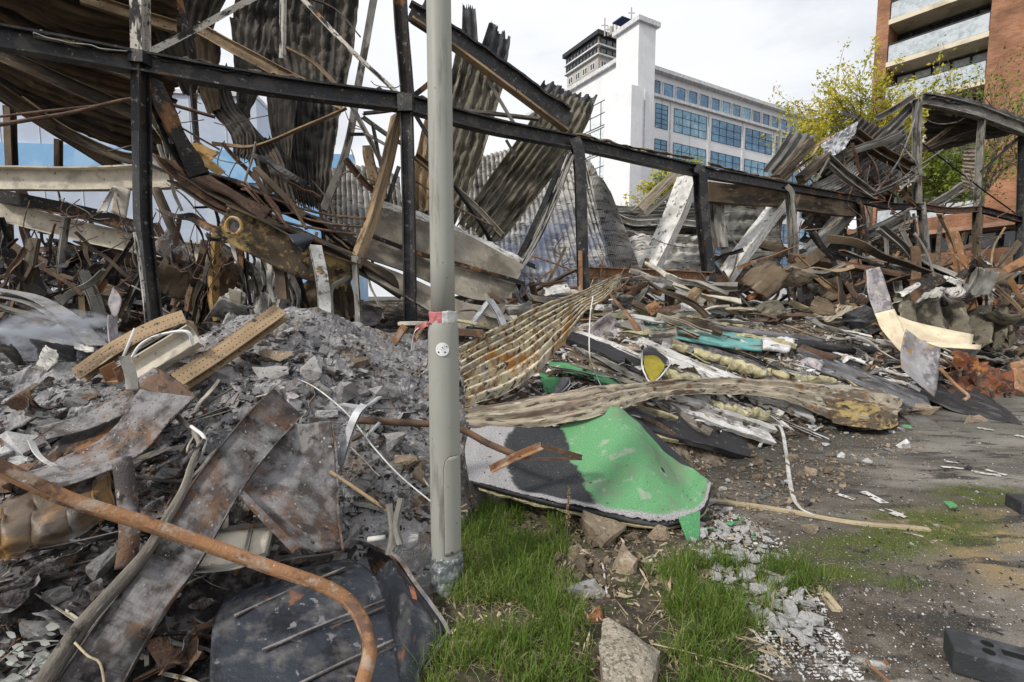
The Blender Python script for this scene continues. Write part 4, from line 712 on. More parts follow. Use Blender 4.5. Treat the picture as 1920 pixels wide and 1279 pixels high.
# purlins and rods at the left
for (nm, lab, ct, kd, w_, h_, mt, pts) in [
    ('purlin', 'tan cold-formed purlin slanting under the big roof sheet, uppermost', 'purlin', 'C', .09, .2, DTAN, [(-20, 92, 7.0), (60, 128, 7.2), (250, 212, 7.9), (330, 250, 8.2)]),
    ('purlin', 'tan purlin along the lower torn edge of the big roof sheet', 'purlin', 'C', .1, .2, DTAN, [(-20, 160, 7.2), (90, 232, 7.8), (160, 275, 8.2), (235, 325, 8.6)]),
    ('purlin', 'short sooty purlin touching the column at roof height', 'purlin', 'C', .1, .16, DTAN, [(-20, 62, 5.6), (120, 92, 5.8), (250, 138, 6.1)]),
    ('purlin', 'light tan purlin at the very top left of the white column head', 'purlin', 'C', .08, .16, TAN, [(150, -6, 6.6), (240, 24, 6.9), (332, 52, 7.2)]),
    ('purlin', 'tan purlin passing behind the hanging black sheets', 'purlin', 'C', .08, .15, TAN, [(372, 52, 6.9), (450, 96, 6.8), (545, 146, 6.7), (640, 195, 6.4)]),
    ('purlin', 'low brown purlin curving into the charred interior', 'purlin', 'C', .1, .16, DTAN, [(40, 190, 7.8), (120, 245, 7.9), (215, 290, 8.0), (262, 300, 8.0)]),
    ('post', 'thin double post standing before the pale blue wall at far left', 'post', 'H', .12, .12, DTAN, [(18, 200, 8.6), (22, 320, 8.6)]),
    ('post', 'short thin post beside the hanging rods at left', 'post', 'H', .09, .09, DTAN, [(110, 262, 9), (110, 320, 9)]),
    ('rod', 'brown rusty rod crossing level in front of the left column', 'rod', 'round', .04, .04, DRUST, [(-20, 238, 5.0), (120, 214, 5.3), (250, 186, 5.6), (320, 196, 5.8), (404, 220, 6.0)]),
    ('rod', 'thinner dark rod meeting the rusty rod at a sharp angle', 'rod', 'round', .026, .026, DRUST, [(-20, 222, 5.2), (110, 206, 5.4), (180, 198, 5.6)]),
    ('angle_bar', 'pale bent angle bar sagging in front of the hanging sheets', 'angle bar', 'L', .06, .05, TAN, [(395, 268, 6.6), (430, 272, 6.6), (480, 272, 6.5), (560, 240, 6.4), (648, 200, 6.4)]),
    ('rod', 'thin wire-like rod hooked over the pale angle bar', 'rod', 'round', .03, .03, GREYST, [(480, 266, 6.4), (474, 295, 6.4), (462, 330, 6.3), (455, 366, 6.2)]),
    ('steel_strip', 'dark red rod dropping from the left column to the yellow plate', 'rod', 'round', .022, .022, DRUST, [(305, 218, 5.4), (360, 250, 5.5), (412, 280, 5.6)]),
    ('flat_bar', 'dark vertical flat bar behind the black hanging strip', 'flat bar', 'box', .1, .03, CHARR, [(335, -10, 7.0), (356, 100, 7.0), (368, 265, 7.0)]),
    ('flat_bar', 'sooty flat bar leaning from the top edge towards the heap', 'flat bar', 'H', .13, .1, GREYST, [(704, -20, 7.5), (672, 160, 7.4), (650, 280, 7.2), (606, 395, 7.0)]),
    ('angle_bar', 'pale bracket bar hanging from the top edge of the view', 'angle bar', 'L', .09, .05, FLAKE, [(531, -20, 6.8), (530, 60, 6.8), (529, 112, 6.8)]),
    ('rod', 'thin dark rod kinked above the hanging sheet', 'rod', 'box', .04, .02, CHARR, [(575, -6, 7.2), (630, 18, 7.2), (675, 68, 7.0)]),
    ('angle_bar', 'grey angle bar running down left of the black middle column', 'angle bar', 'L', .06, .06, GREYST, [(655, 190, 6.5), (685, 245, 6.5), (715, 305, 6.5)]),
    ('angle_bar', 'broken pale stub hanging in the gap before the pale corrugated wall', 'angle bar', 'C', .12, .1, TAN, [(690, 275, 6.6), (692, 300, 6.6), (705, 345, 6.6)]),
    ('angle_bar', 'thin grey angle running level to the black middle column', 'angle bar', 'L', .05, .05, CHARR, [(680, 212, 6.6), (750, 204, 6.5)]),
    ('angle_bar', 'grey angle bar slanting beneath the long beam left of the middle column', 'angle bar', 'L', .06, .06, GREYST, [(680, 218, 6.6), (735, 258, 6.7), (765, 275, 6.9)]),
    ('flat_bar', 'short pale bar linking two slanting bars', 'flat bar', 'L', .04, .04, GREYST, [(685, 250, 6.4), (728, 274, 6.4)]),
    ('flat_bar', 'slim bar rising to a crossed joint before the sky', 'flat bar', 'L', .04, .04, GREYST, [(698, 228, 6.4), (712, 300, 6.4), (716, 320, 6.4)]),
    ('flat_bar', 'short dark bar left of the crossed joint', 'flat bar', 'box', .05, .03, CHAR, [(655, 252, 6.6), (690, 252, 6.6)]),
    ('channel_beam', 'broad rust-edged pale channel leaning left of the black middle column', 'beam', 'C', .19, .1, TAN, [(745, 218, 6.4), (725, 310, 6.3), (700, 400, 6.2), (665, 500, 6.1)]),
    ('flat_bar', 'black bar leaning down beside the rust-edged channel', 'flat bar', 'box', .05, .04, CHAR, [(748, 312, 6.3), (726, 378, 6.3)]),
    ('angle_bar', 'tan bar end poking out right of the black middle column', 'angle bar', 'C', .1, .08, TAN, [(778, 292, 6.5), (815, 322, 6.6)]),
    ('rod', 'rusty thin rod behind the lamp post', 'rod', 'round', .025, .025, DRUST, [(780, 340, 6.5), (870, 395, 6.6), (925, 425, 6.8)]),
    ('angle_bar', 'pale strip slanting down right of the lamp post', 'angle bar', 'C', .1, .07, PALE, [(852, 350, 7.0), (905, 400, 7.0), (942, 440, 7.1)]),
    ('rod', 'ashy thick rod lying level above the long beam right of the lamp post', 'rod', 'L', .09, .07, WOOD, [(850, 205, 7.6), (930, 212, 7.8), (1010, 222, 8.0)]),
    ('angle_bar', 'thin grey bar dropping from the rafter to the long beam', 'angle bar', 'L', .05, .05, GREYST, [(916, 150, 7.3), (945, 200, 7.3), (965, 232, 7.3)]),
    ('angle_bar', 'thin grey bar dropping below the long beam in front of the olive sheet', 'angle bar', 'L', .05, .05, GREYST, [(950, 262, 7.4), (968, 292, 7.5)]),
    ('rod', 'orange rusty rod lying between the crossed braces and the column', 'rod', 'round', .03, .03, RUST, [(998, 480, 7.8), (1045, 496, 7.8), (1085, 512, 7.8)]),
]: bar(nm, lab, ct, kd, w_, h_, mt, pts, n=6, jit=.008)
# burnt gusset lumps and hanging torn plates near the left column
plate('torn_plate', 'scorched yellow and brown plate curling beside the left column', 'steel plate', YELL, [[(345, 285, 5.8), (368, 262, 5.9)], [(372, 300, 5.8), (392, 278, 5.9)], [(395, 300, 5.8), (412, 285, 5.9)]], 20, 10, nz_=.02, seed=41)
plate('torn_plate', 'bright yellow scorched plank-like plate below the blue band', 'steel plate', YELL, [[(350, 292, 5.5), (372, 282, 5.5)], [(380, 310, 5.5), (396, 300, 5.5)], [(410, 330, 5.5), (423, 322, 5.5)]], 24, 8, nz_=.01, seed=42)
for i, (lab, mt, pts, w_, h_) in enumerate([
    ('orange-streaked twisted channel falling away from the left column', CHARR, [(282, 150, 5.3), (305, 205, 5.3), (335, 270, 5.4), (375, 330, 5.5)], .2, .12),
    ('pale torn web plate twisted under the left end of the beam', FLAKE, [(285, 175, 5.35), (298, 220, 5.35), (318, 262, 5.4), (330, 300, 5.5)], .14, .1),
    ('brown buckled girder curving down from the left column into the heap', DRUST, [(310, 285, 5.7), (345, 322, 5.7), (420, 370, 5.8), (500, 410, 5.9)], .2, .2),
    ('dark girder lying under the buckled girder towards the lamp post', DTAN, [(330, 330, 5.8), (420, 385, 5.8), (520, 430, 5.9), (640, 480, 6.1), (760, 545, 6.4)], .18, .16),
    ('charred upper girder following the slope behind the rusty rods', CHARR, [(350, 318, 6.0), (470, 362, 6.1), (590, 415, 6.2), (680, 470, 6.3)], .16, .12),
]): bar('twisted_girder', lab, 'girder', 'C', w_, h_, mt, pts, n=10, jit=.03, jf=3, twist=(0, .5, .2, .8))
# right-hand collapsed roof
rsheet('corrugated roof sheet in grey with a folded pale edge, leftmost of the right collapse', GREYC, [[(1480, 244, 12.6), (1530, 252, 12.8)], [(1455, 285, 12.3), (1505, 292, 12.5)], [(1425, 322, 12), (1470, 332, 12.2)]], 30, 40, corr=3, amp=.05, rag=.02, nz_=.03, seed=51)
rsheet('crumpled bright metal sheet at the top of the right collapse', GALV, [[(1606, 228, 13.0), (1604, 250, 12.9)], [(1570, 250, 12.8), (1575, 285, 12.7)], [(1538, 272, 12.6), (1548, 298, 12.5)]], 40, 20, nz_=.09, nf=5, seed=52)
rsheet('dark corrugated roof sheet broken over the right collapse', ZDARK, [[(1612, 212, 13.6), (1668, 238, 13.8)], [(1570, 262, 13.3), (1625, 280, 13.5)], [(1500, 320, 12.9), (1560, 345, 13.1)]], 50, 70, corr=6, amp=.04, rag=.04, nz_=.05, seed=53)
rsheet('large grey corrugated roof sheet sloping under the right canopy', GREYC, [[(1700, 228, 14.8), (1716, 320, 14.6)], [(1655, 262, 14.3), (1680, 352, 14.2)], [(1590, 312, 13.8), (1635, 372, 13.7)], [(1540, 362, 13.4), (1575, 388, 13.4)]], 90, 90, corr=10, amp=.04, rag=.02, nz_=.04, seed=54)
rsheet('long slanting light corrugated strip up to the canopy corner', GREYC, [[(1712, 183, 14.1), (1722, 200, 14.1)], [(1655, 240, 13.8), (1672, 252, 13.8)], [(1575, 305, 13.4), (1600, 318, 13.4)], [(1500, 360, 13.1), (1530, 372, 13.1)]], 70, 24, corr=2, amp=.05, rag=.02, nz_=.03, seed=55)
rsheet('pale ribbed sheet lying low in front of the right collapse', PCORR, [[(1600, 300, 13.2), (1622, 312, 13.2)], [(1560, 328, 12.9), (1588, 346, 12.9)], [(1512, 352, 12.6), (1545, 366, 12.6)]], 30, 40, corr=6, amp=.03, rag=.06, nz_=.03, seed=56)
rsheet('dark underside sheet of the right-hand canopy', ZDARK, [[(1728, 205, 14.2), (1722, 290, 15.6)], [(1790, 212, 14.6), (1790, 278, 16)], [(1850, 226, 15), (1850, 262, 16.3)], [(1935, 240, 15.5), (1925, 246, 16.5)]], 60, 60, corr=6, amp=.03, rag=.04, nz_=.06, seed=57)
rsheet('dark strip of roofing curling above the canopy beam', BLACKS, [[(1726, 172, 14.0), (1728, 182, 13.8)], [(1790, 180, 14.3), (1790, 192, 14.1)], [(1850, 196, 14.8), (1850, 208, 14.6)], [(1935, 228, 15.3), (1935, 240, 15.1)]], 60, 12, corr=0, rag=.02, nz_=.07, nf=3, seed=58)
rsheet('small folded black sheet end on top of the right collapse', BLACKS, [[(1578, 208, 13.2), (1604, 214, 13.2)], [(1580, 218, 13.0), (1612, 226, 13.1)]], 12, 16, nz_=.05, rag=.1, seed=59)
rsheet('pale louvred panel hanging between the canopy columns', TCORR, [[(1806, 275, 14.9), (1803, 350, 14.9)], [(1832, 272, 14.9), (1830, 360, 14.9)]], 12, 90, corr=11, amp=.02, seed=60)
for (nm, lab, ct, kd, w_, h_, mt, pts) in [
    ('rafter', 'pale tan square beam on the leftmost sheet of the right collapse', 'beam', 'box', .24, .18, DTAN, [(1518, 266, 12.2), (1490, 300, 12), (1455, 335, 11.8)]),
    ('rafter', 'second tan square beam end beside the crumpled bright sheet', 'beam', 'box', .22, .18, DTAN, [(1552, 292, 12.6), (1520, 318, 12.3), (1500, 335, 12.2)]),
    ('rafter', 'sooty beam slanting down from the crumpled sheet to the canopy column', 'beam', 'C', .2, .26, DTAN, [(1602, 252, 13.1), (1650, 285, 13.4), (1712, 318, 13.8)]),
    ('rafter', 'grey beam slanting right down to the long beam', 'beam', 'C', .16, .2, GREYST, [(1548, 295, 12.5), (1590, 332, 12.6), (1636, 366, 12.8)]),
    ('roof_beam', 'slanting grey edge beam rising left of the canopy corner', 'beam', 'C', .12, .16, GREYST, [(1645, 222, 13.9), (1680, 202, 13.9), (1718, 178, 13.9)]),
    ('angle_bar', 'thin curved angle dropping through the right collapse', 'angle bar', 'L', .06, .05, DTAN, [(1618, 276, 13.3), (1642, 310, 13.2), (1650, 345, 13.1)]),
    ('angle_bar', 'short bar leaning left below the crumpled sheet', 'angle bar', 'L', .07, .06, GREYST, [(1552, 296, 12.4), (1528, 340, 12.3)]),
    ('angle_bar', 'dark short bar standing below the crumpled sheet', 'angle bar', 'L', .07, .06, DTAN, [(1578, 270, 12.8), (1590, 330, 12.8)]),
    ('angle_bar', 'canopy stay bar running level to the right under the dark sheet', 'angle bar', 'C', .1, .1, DTAN, [(1722, 285, 14.2), (1780, 262, 14.7), (1830, 245, 15.2)]),
    ('angle_bar', 'second canopy stay bar just above the louvred panel', 'angle bar', 'C', .09, .09, TAN, [(1690, 295, 14.0), (1740, 270, 14.6), (1800, 222, 15.2)]),
    ('rod', 'thin drooping cable under the canopy beam', 'cable', 'round', .03, .03, WOOD, [(1732, 222, 14), (1755, 232, 14.1), (1790, 230, 14.3), (1820, 215, 14.5)]),
    ('rod', 'thin wire sagging from the middle of the right collapse', 'wire', 'round', .025, .025, WIRE, [(1562, 330, 12.4), (1595, 350, 12.5), (1632, 368, 12.7)]),
    ('angle_bar', 'low grey bar leaning up to the canopy column foot', 'angle bar', 'C', .1, .1, GREYST, [(1638, 362, 13), (1680, 345, 13.4), (1712, 325, 13.8)]),
    ('gutter_beam', 'grey lattice-like beam under the long beam at the right', 'beam', 'C', .24, .3, GREYST, [(1600, 450, 13.2), (1660, 425, 13.4), (1712, 398, 13.6)]),
    ('gutter_beam', 'thin pale rail below the grey lattice-like beam', 'beam', 'C', .1, .12, GREYST, [(1630, 448, 13.2), (1705, 425, 13.5)]),
    ('gutter_beam', 'curved grey plate hanging left of the louvred panel', 'beam', 'C', .1, .24, GREYST, [(1735, 392, 14.4), (1775, 370, 14.6), (1806, 348, 14.8)]),
]: bar(nm, lab, ct, kd, w_, h_, mt, pts, n=6, jit=.012)
plate('charred_wall', 'blackened layered wall remnant below the grey lattice beam', 'wall', mat('layered_charred_boards', (.1, .075, .05), [((.025, .02, .016), 5, .45, .56, (1, 4, 1)), ((.24, .2, .15), 8, .58, .66, (1, 5, 1))], rough=.9, bump=(30, 1)), [[(1632, 440, 13.8), (1632, 580, 13.4)], [(1680, 425, 14), (1680, 580, 13.6)], [(1722, 415, 14.2), (1720, 580, 13.8)]], 50, 60, nz_=.09, nf=4, seed=61, rag=.03, hole=.32, solid=.03, smooth=False)
# ---------------------------------------------------------------- wreckage inside and behind the frame
for (nm, lab, ct, kd, w_, h_, mt, pts) in [
    ('cream_beam', 'long cream steel beam lying level behind the left column', 'beam', 'C', .16, .33, PALE, [(-30, 334, 7.2), (120, 336, 7.2), (240, 334, 7.2), (335, 330, 7.2)]),
    ('cream_beam', 'lower cream beam sloping right through the charred interior', 'beam', 'C', .16, .3, PALE, [(-10, 393, 7.6), (120, 425, 7.6), (250, 455, 7.6), (385, 475, 7.6)]),
    ('cream_beam', 'brownish beam under the lower cream beam', 'beam', 'C', .16, .26, DTAN, [(150, 440, 7.9), (250, 490, 7.9), (345, 520, 7.9)]),
    ('charred_roof_edge', 'charred tangled roof edge on top of the lower cream beam', 'roof edge', 'L', .16, .2, CHARR, [(-20, 365, 7.4), (90, 385, 7.4), (180, 405, 7.4), (250, 425, 7.4)]),
    ('pipe', 'grey-brown pipe leaning down right of the left column', 'pipe', 'round', .12, .12, DTAN, [(292, 355, 6.6), (325, 430, 6.5), (368, 535, 6.4)]),
    ('scorched_strip', 'orange scorched upright strip right of the leaning pipe', 'strip', 'C', .15, .06, YELL, [(408, 435, 6.6), (402, 500, 6.6), (400, 560, 6.5), (410, 600, 6.5)]),
    ('pale_strip', 'pale flaked strip hanging in front of the mottled girder', 'strip', 'C', .12, .05, WHITE, [(592, 460, 5.2), (603, 520, 5.1), (606, 590, 5.0), (586, 655, 4.6)]),
    ('post', 'brown stub post hanging below the mottled girder', 'post', 'C', .11, .08, DTAN, [(524, 480, 5.6), (530, 562, 5.6)]),
    ('rail', 'long dark rail crossing the smoky plaster panels', 'rail', 'L', .07, .06, CHARR, [(684, 437, 6.35), (770, 470, 6.4), (860, 495, 6.5), (985, 532, 6.8)]),
    ('rail', 'dark lower rail along the foot of the smoky plaster panels', 'rail', 'L', .07, .07, CHAR, [(670, 502, 6.3), (760, 548, 6.35), (880, 600, 6.4)]),
    ('angle_bar', 'pale crumpled angle leaning left at the panel foot', 'angle bar', 'L', .08, .06, GREYST, [(672, 478, 5.9), (650, 520, 5.8), (618, 545, 5.7), (622, 620, 5.6)]),
    ('angle_bar', 'upright grey bar in front of the panel foot', 'angle bar', 'C', .06, .06, GREYST, [(665, 480, 5.7), (670, 560, 5.7), (672, 640, 5.6)]),
    ('leaning_beam', 'broad white channel beam leaning left behind the hooked column', 'beam', 'C', .5, .16, WHITE, [(1292, 332, 10.6), (1258, 420, 10.3), (1215, 505, 10)]),
    ('leaning_beam', 'narrow orange-edged beam beside the broad white channel', 'beam', 'box', .06, .12, TAN, [(1300, 350, 10.4), (1262, 440, 10.1), (1232, 505, 9.9)]),
    ('leaning_beam', 'long white leaning beam between the hooked column and the grey column', 'beam', 'C', .42, .2, WHITE, [(1470, 372, 11.7), (1410, 450, 11.3), (1342, 545, 10.8)]),
    ('leaning_beam', 'grey leaning beam right of the grey and brown column', 'beam', 'C', .42, .22, GREYST, [(1602, 382, 13.3), (1550, 440, 12.9), (1498, 495, 12.4)]),
    ('leaning_beam', 'brown beam lying below the grey leaning beam', 'beam', 'C', .3, .22, DTAN, [(1500, 500, 12.1), (1460, 530, 11.8), (1420, 560, 11.5)]),
    ('leaning_beam', 'short grey pillar stub standing right of the hooked column', 'beam', 'C', .26, .16, GREYST, [(1342, 370, 10.8), (1346, 420, 10.7), (1352, 465, 10.6)]),
    ('leaning_beam', 'brown header beam right under the long beam', 'beam', 'box', .2, .4, DTAN, [(1322, 360, 10.4), (1380, 366, 10.7), (1470, 372, 11.6)]),
    ('leaning_beam', 'soot-brown header beam between grey column and bent column', 'beam', 'box', .2, .4, DTAN, [(1492, 378, 11.9), (1560, 388, 12.3), (1604, 392, 12.9)]),
    ('rolled_sheet', 'rolled pale sheet leaning against the long beam from behind', 'sheet', 'C', .4, .2, TCORR, [(1282, 318, 11.2), (1240, 350, 11.2), (1195, 398, 11.0)]),
    ('rolled_sheet', 'second rolled sheet just beneath the first', 'sheet', 'C', .22, .1, GREYST, [(1290, 332, 11.0), (1245, 372, 11.0), (1205, 405, 10.9)]),
    ('roof_edge', 'white collapsed roof edge bent in the middle of the far wreck', 'roof edge', 'C', .14, .16, PANW, [(1138, 398, 13), (1188, 418, 13), (1250, 416, 13), (1335, 424, 13.2)]),
    ('roof_edge', 'dark collapsed roof edge just under the white one', 'roof edge', 'C', .3, .22, GREYST, [(1138, 408, 13.1), (1188, 430, 13.1), (1330, 436, 13.3)]),
    ('pale_pipe', 'pinkish pale pipe lying level behind the long yellow sheet', 'pipe', 'round', .12, .12, WHITE, [(1000, 552, 8.6), (1095, 548, 8.6)]),
    ('orange_pipe', 'orange rusty curved pipe beside the short post', 'pipe', 'round', .1, .1, RUST, [(1150, 545, 9), (1200, 540, 9), (1240, 552, 8.8)]),
    ('bright_strip', 'bright grey strip leaning over rubble right of the lamp post', 'strip', 'C', .1, .03, GALV, [(918, 562, 5.9), (935, 590, 5.8), (948, 618, 5.7)]),
    ('bright_strip', 'second grey strip leaning the other way near the lamp post', 'strip', 'C', .1, .03, GALV, [(916, 565, 6), (898, 590, 5.9), (882, 612, 5.8)]),
    ('bright_strip', 'third pale perforated strip at the yellow sheet edge', 'strip', 'C', .12, .03, PALE, [(962, 592, 5.6), (985, 625, 5.5)]),
    ('wooden_frame', 'reddish broken frame lying left of the lamp post tape', 'frame', 'box', .12, .03, PALE, [(748, 606, 4.7), (790, 606, 4.7), (812, 608, 4.7)]),
    ('timber', 'orange-brown timber lying behind the frame by the lamp post', 'timber', 'box', .08, .06, RUST, [(742, 640, 4.5), (760, 612, 4.5)]),
    ('timber', 'second orange-brown timber of the broken frame', 'timber', 'box', .06, .05, TAN, [(776, 640, 4.5), (790, 612, 4.5)]),
    ('timber', 'reddish timber lying just right of the lamp post', 'timber', 'box', .1, .06, DRUST, [(855, 622, 4.4), (905, 626, 4.4)]),
    ('broken_rail', 'curved ash-grey rail sweeping down at the far left', 'rail', 'C', .16, .07, CONC, [(-20, 545, 5.0), (60, 560, 4.9), (125, 598, 4.7), (185, 655, 4.4)]),
    ('broken_rail', 'thin rail under the curved ash-grey rail', 'rail', 'L', .06, .04, GREYST, [(-20, 570, 5.0), (60, 590, 4.9), (110, 604, 4.8)]),
    ('broken_rail', 'white straight rail in the smoke at far left', 'rail', 'L', .05, .04, WHITE, [(-20, 616, 4.6), (80, 632, 4.5), (170, 655, 4.3)]),
    ('standing_board', 'brown board standing slanted at the far left', 'board', 'C', .14, .05, DTAN, [(66, 448, 6.2), (55, 500, 6.1), (46, 550, 6.0)]),
    ('standing_board', 'brown board crossing behind the slanted one', 'board', 'C', .07, .04, DTAN, [(62, 500, 5.9), (30, 555, 5.9)]),
    ('standing_board', 'grey flat board hanging below the lower cream beam', 'board', 'box', .1, .03, GREYST, [(125, 408, 6.8), (112, 512, 6.8)]),
    ('standing_board', 'grey-brown board leaning in the dark interior', 'board', 'C', .12, .06, GREYST, [(155, 510, 6), (178, 560, 5.9), (192, 608, 5.8)]),
    ('standing_board', 'yellowish board standing in the dark interior', 'board', 'C', .08, .05, TAN, [(155, 538, 6.2), (158, 595, 6.2)]),
]: bar(nm, lab, ct, kd, w_, h_, mt, pts, n=6, jit=.012)
bar('metal_tag', 'pale curled metal tag standing up in the ash left of the column', 'strip', 'C', .07, .02, LILAC, [(213, 590, 4.3), (213, 620, 4.3), (218, 660, 4.2)], n=4, jit=.01)
plate('metal_flag', 'pale diamond-shaped metal scrap standing before the dark interior', 'scrap', LILAC, [[(212, 538, 4.3), (213, 540, 4.3)], [(204, 565, 4.32), (230, 560, 4.3)], [(208, 582, 4.3), (226, 580, 4.3)], [(214, 596, 4.3), (219, 594, 4.3)]], 14, 8, nz_=.02, seed=70)
# mottled girder with a round hole
MG = empty('mottled_girder', P(520, 480, 5.5), 'broad mottled yellow-brown girder plate with a round hole sloping to the right', 'girder')
plate('web', None, None, MOTTLE, [[(428, 388, 5.3), (400, 442, 5.3)], [(500, 420, 5.4), (478, 482, 5.4)], [(575, 460, 5.5), (560, 520, 5.5)], [(672, 498, 5.8), (650, 548, 5.8)]], 50, 16, parent=MG, nz_=.03, seed=71, solid=.012)
bar('top_flange', None, None, 'box', .14, .02, DTAN, [(428, 386, 5.25), (500, 418, 5.35), (575, 458, 5.45), (672, 496, 5.75)], parent=MG, n=6, jit=.01)
cc = P(439, 424, 5.24); nn = V((0, -1, 0)); link('hole', sweep([cc, cc + (0, .03, 0)], ring(.062, 20)), CHAR, MG, smooth=False)
k_ = [cc + V((math.cos(a) * .085, -.012, math.sin(a) * .085)) for a in np.linspace(0, 2 * math.pi, 25)]; link('crusted_rim', sweep(k_, ring(.018, 6), cap=False, jit=.012, jf=12), YELL, MG)
# smoky plaster panels
plate('plaster_slab', 'large smoke-browned plaster panel leaning behind the lamp post, upper course', 'panel', PLAST, [[(700, 385, 6.6), (664, 478, 6.45)], [(770, 408, 6.65), (760, 510, 6.5)], [(870, 440, 6.75), (880, 560, 6.55)], [(985, 500, 6.95), (960, 560, 6.8)]], 60, 40, nz_=.012, seed=72, solid=.05, rag=.01, smooth=False)
plate('plaster_slab', 'darker lower plaster panel running into the heap behind the lamp post', 'panel', PLAST, [[(668, 482, 6.3), (690, 520, 6.2)], [(770, 522, 6.4), (780, 570, 6.25)], [(880, 570, 6.45), (880, 625, 6.3)], [(950, 570, 6.6), (930, 620, 6.5)]], 50, 24, nz_=.012, seed=73, solid=.04, smooth=False)
plate('roof_underlay', 'broken pale crust along the top edge of the plaster panels', 'roofing', PANW, [[(690, 372, 6.7), (700, 386, 6.6)], [(780, 398, 6.75), (775, 410, 6.65)], [(880, 438, 6.85), (872, 448, 6.75)], [(990, 490, 7.0), (985, 508, 6.95)]], 60, 8, nz_=.04, nf=5, seed=74, solid=.04, rag=.02, smooth=False)
# planks and rusty cables over the sloping heap under the hanging sheets
for i, (pts, r_) in enumerate([([(452, 345, 6.0), (500, 368, 6.0), (590, 398, 6.1), (690, 410, 6.2)], .014), ([(460, 352, 6), (520, 410, 5.9), (600, 430, 6.0), (668, 440, 6.2)], .016), ([(485, 345, 6), (500, 372, 5.9), (520, 400, 5.8), (542, 430, 5.8)], .016), ([(525, 360, 6.1), (555, 402, 6.0), (620, 420, 6.0), (680, 425, 6.1)], .014), ([(452, 355, 6), (540, 372, 6.1), (600, 400, 6.1), (690, 412, 6.2)], .012), ([(540, 372, 6.0), (560, 405, 5.9), (575, 430, 5.9)], .02), ([(460, 340, 6), (510, 395, 6), (560, 400, 6)], .012)]):
    bar('rusty_cable', 'red-brown rusty cable draped over the sloping girders below the hanging sheets', 'cable', 'round', r_ * 2, r_ * 2, DRUST, pts, group='rusty cables below the hanging sheets', n=6)
plate('wheel_cover', 'dark blue-grey curved metal cover lodged on the mottled girder', 'metal cover', BLUEST, [[(538, 440, 5.15), (580, 438, 5.25)], [(550, 455, 5.05), (590, 448, 5.2)], [(568, 474, 5.15), (586, 452, 5.25)]], 16, 14, nz_=.02, seed=75)
plate('paper_box', 'cream board panel propped under the level cream beam', 'board', PALE, [[(215, 348, 6.9), (208, 398, 6.9)], [(245, 356, 6.95), (236, 410, 6.95)]], 8, 8, seed=76, solid=.03)
plate('white_flap', 'white torn flap beside the cream board panel', 'flap', WHITE, [[(210, 352, 6.8), (180, 398, 6.8)], [(218, 352, 6.9), (200, 400, 6.8)]], 8, 8, nz_=.02, seed=77)
plate('interior_board', 'beige broken board standing in the interior left of the ash heap', 'board', PLAST, [[(428, 540, 6.4), (430, 612, 6.3)], [(455, 548, 6.4), (452, 600, 6.4)]], 12, 12, seed=78, solid=.02, rag=.04)
for i, (a, b, c_, d_, y, mt) in enumerate([(470, 495, 520, 600, 8.2, PCORR), (500, 520, 560, 585, 8.0, LILAC), (555, 540, 600, 640, 7.4, LILAC), (440, 500, 470, 570, 8.4, PCORR), (600, 545, 660, 640, 7.2, DTAN)]):
    plate('broken_sheet', ['pale ribbed sheet deep behind the mottled girder', 'lilac-grey bent sheet behind the ash heap', 'shiny curved sheet at the foot of the pale hanging strip', 'small pale ribbed sheet left of the stub post', 'dark bulging sheet under the plaster panels'][i], 'sheet', mt, [[(a, b, y), (a + 8, d_, y - .1)], [((a + c_) / 2, b - 10, y + .15), ((a + c_) / 2, d_ + 5, y)], [(c_, b + 6, y), (c_ - 5, d_ - 8, y)]], 40, 20, nz_=.05, seed=80 + i, corr=0)
# far collapsed roofs in the middle
def fsheet(lab, mt, g_, seed, **k): return plate('collapsed_roof_sheet', lab, 'roof sheet', mt, g_, 50, 60, seed=seed, smooth=False, **k)
fsheet('grey collapsed corrugated roof in the far middle beyond the smoke', GREYC, [[(1130, 385, 13.5), (1140, 430, 12.9)], [(1200, 384, 13.6), (1210, 440, 13)], [(1330, 378, 13.8), (1340, 425, 13.2)]], 90, corr=9, amp=.04, nz_=.06, rag=.03)
fsheet('pale speckled collapsed roof below the bent white roof edge', PCORR, [[(1160, 430, 12.6), (1165, 520, 11.8)], [(1240, 440, 12.6), (1240, 530, 11.8)], [(1340, 440, 12.8), (1335, 540, 12)]], 91, corr=6, amp=.05, nz_=.12, rag=.04)
fsheet('warped whitish roofing hump left of the broad white channel', PANW, [[(1170, 450, 11.6), (1150, 520, 11)], [(1210, 440, 11.6), (1200, 510, 11)], [(1235, 480, 11.5), (1225, 540, 11)]], 92, nz_=.1, rag=.05)
fsheet('grey corrugated slope filling the bay left of the grey column', GREYC, [[(1345, 372, 13), (1340, 540, 11.6)], [(1410, 366, 13.2), (1400, 545, 11.8)], [(1475, 372, 13.4), (1470, 550, 12)]], 93, corr=7, amp=.05, nz_=.08, rag=.04)
fsheet('dark corrugated slope filling the bay right of the grey column', ZDARK, [[(1495, 378, 13.8), (1495, 545, 12.4)], [(1550, 400, 14), (1560, 555, 12.6)], [(1600, 420, 14.2), (1612, 565, 13)]], 94, corr=7, amp=.05, nz_=.1, rag=.06, hole=.45)
fsheet('dark low sheet behind the charred layered wall', ZDARK, [[(1640, 470, 15), (1640, 580, 14.5)], [(1700, 480, 15), (1700, 590, 14.5)]], 95, corr=4, amp=.05, nz_=.1, rag=.08)

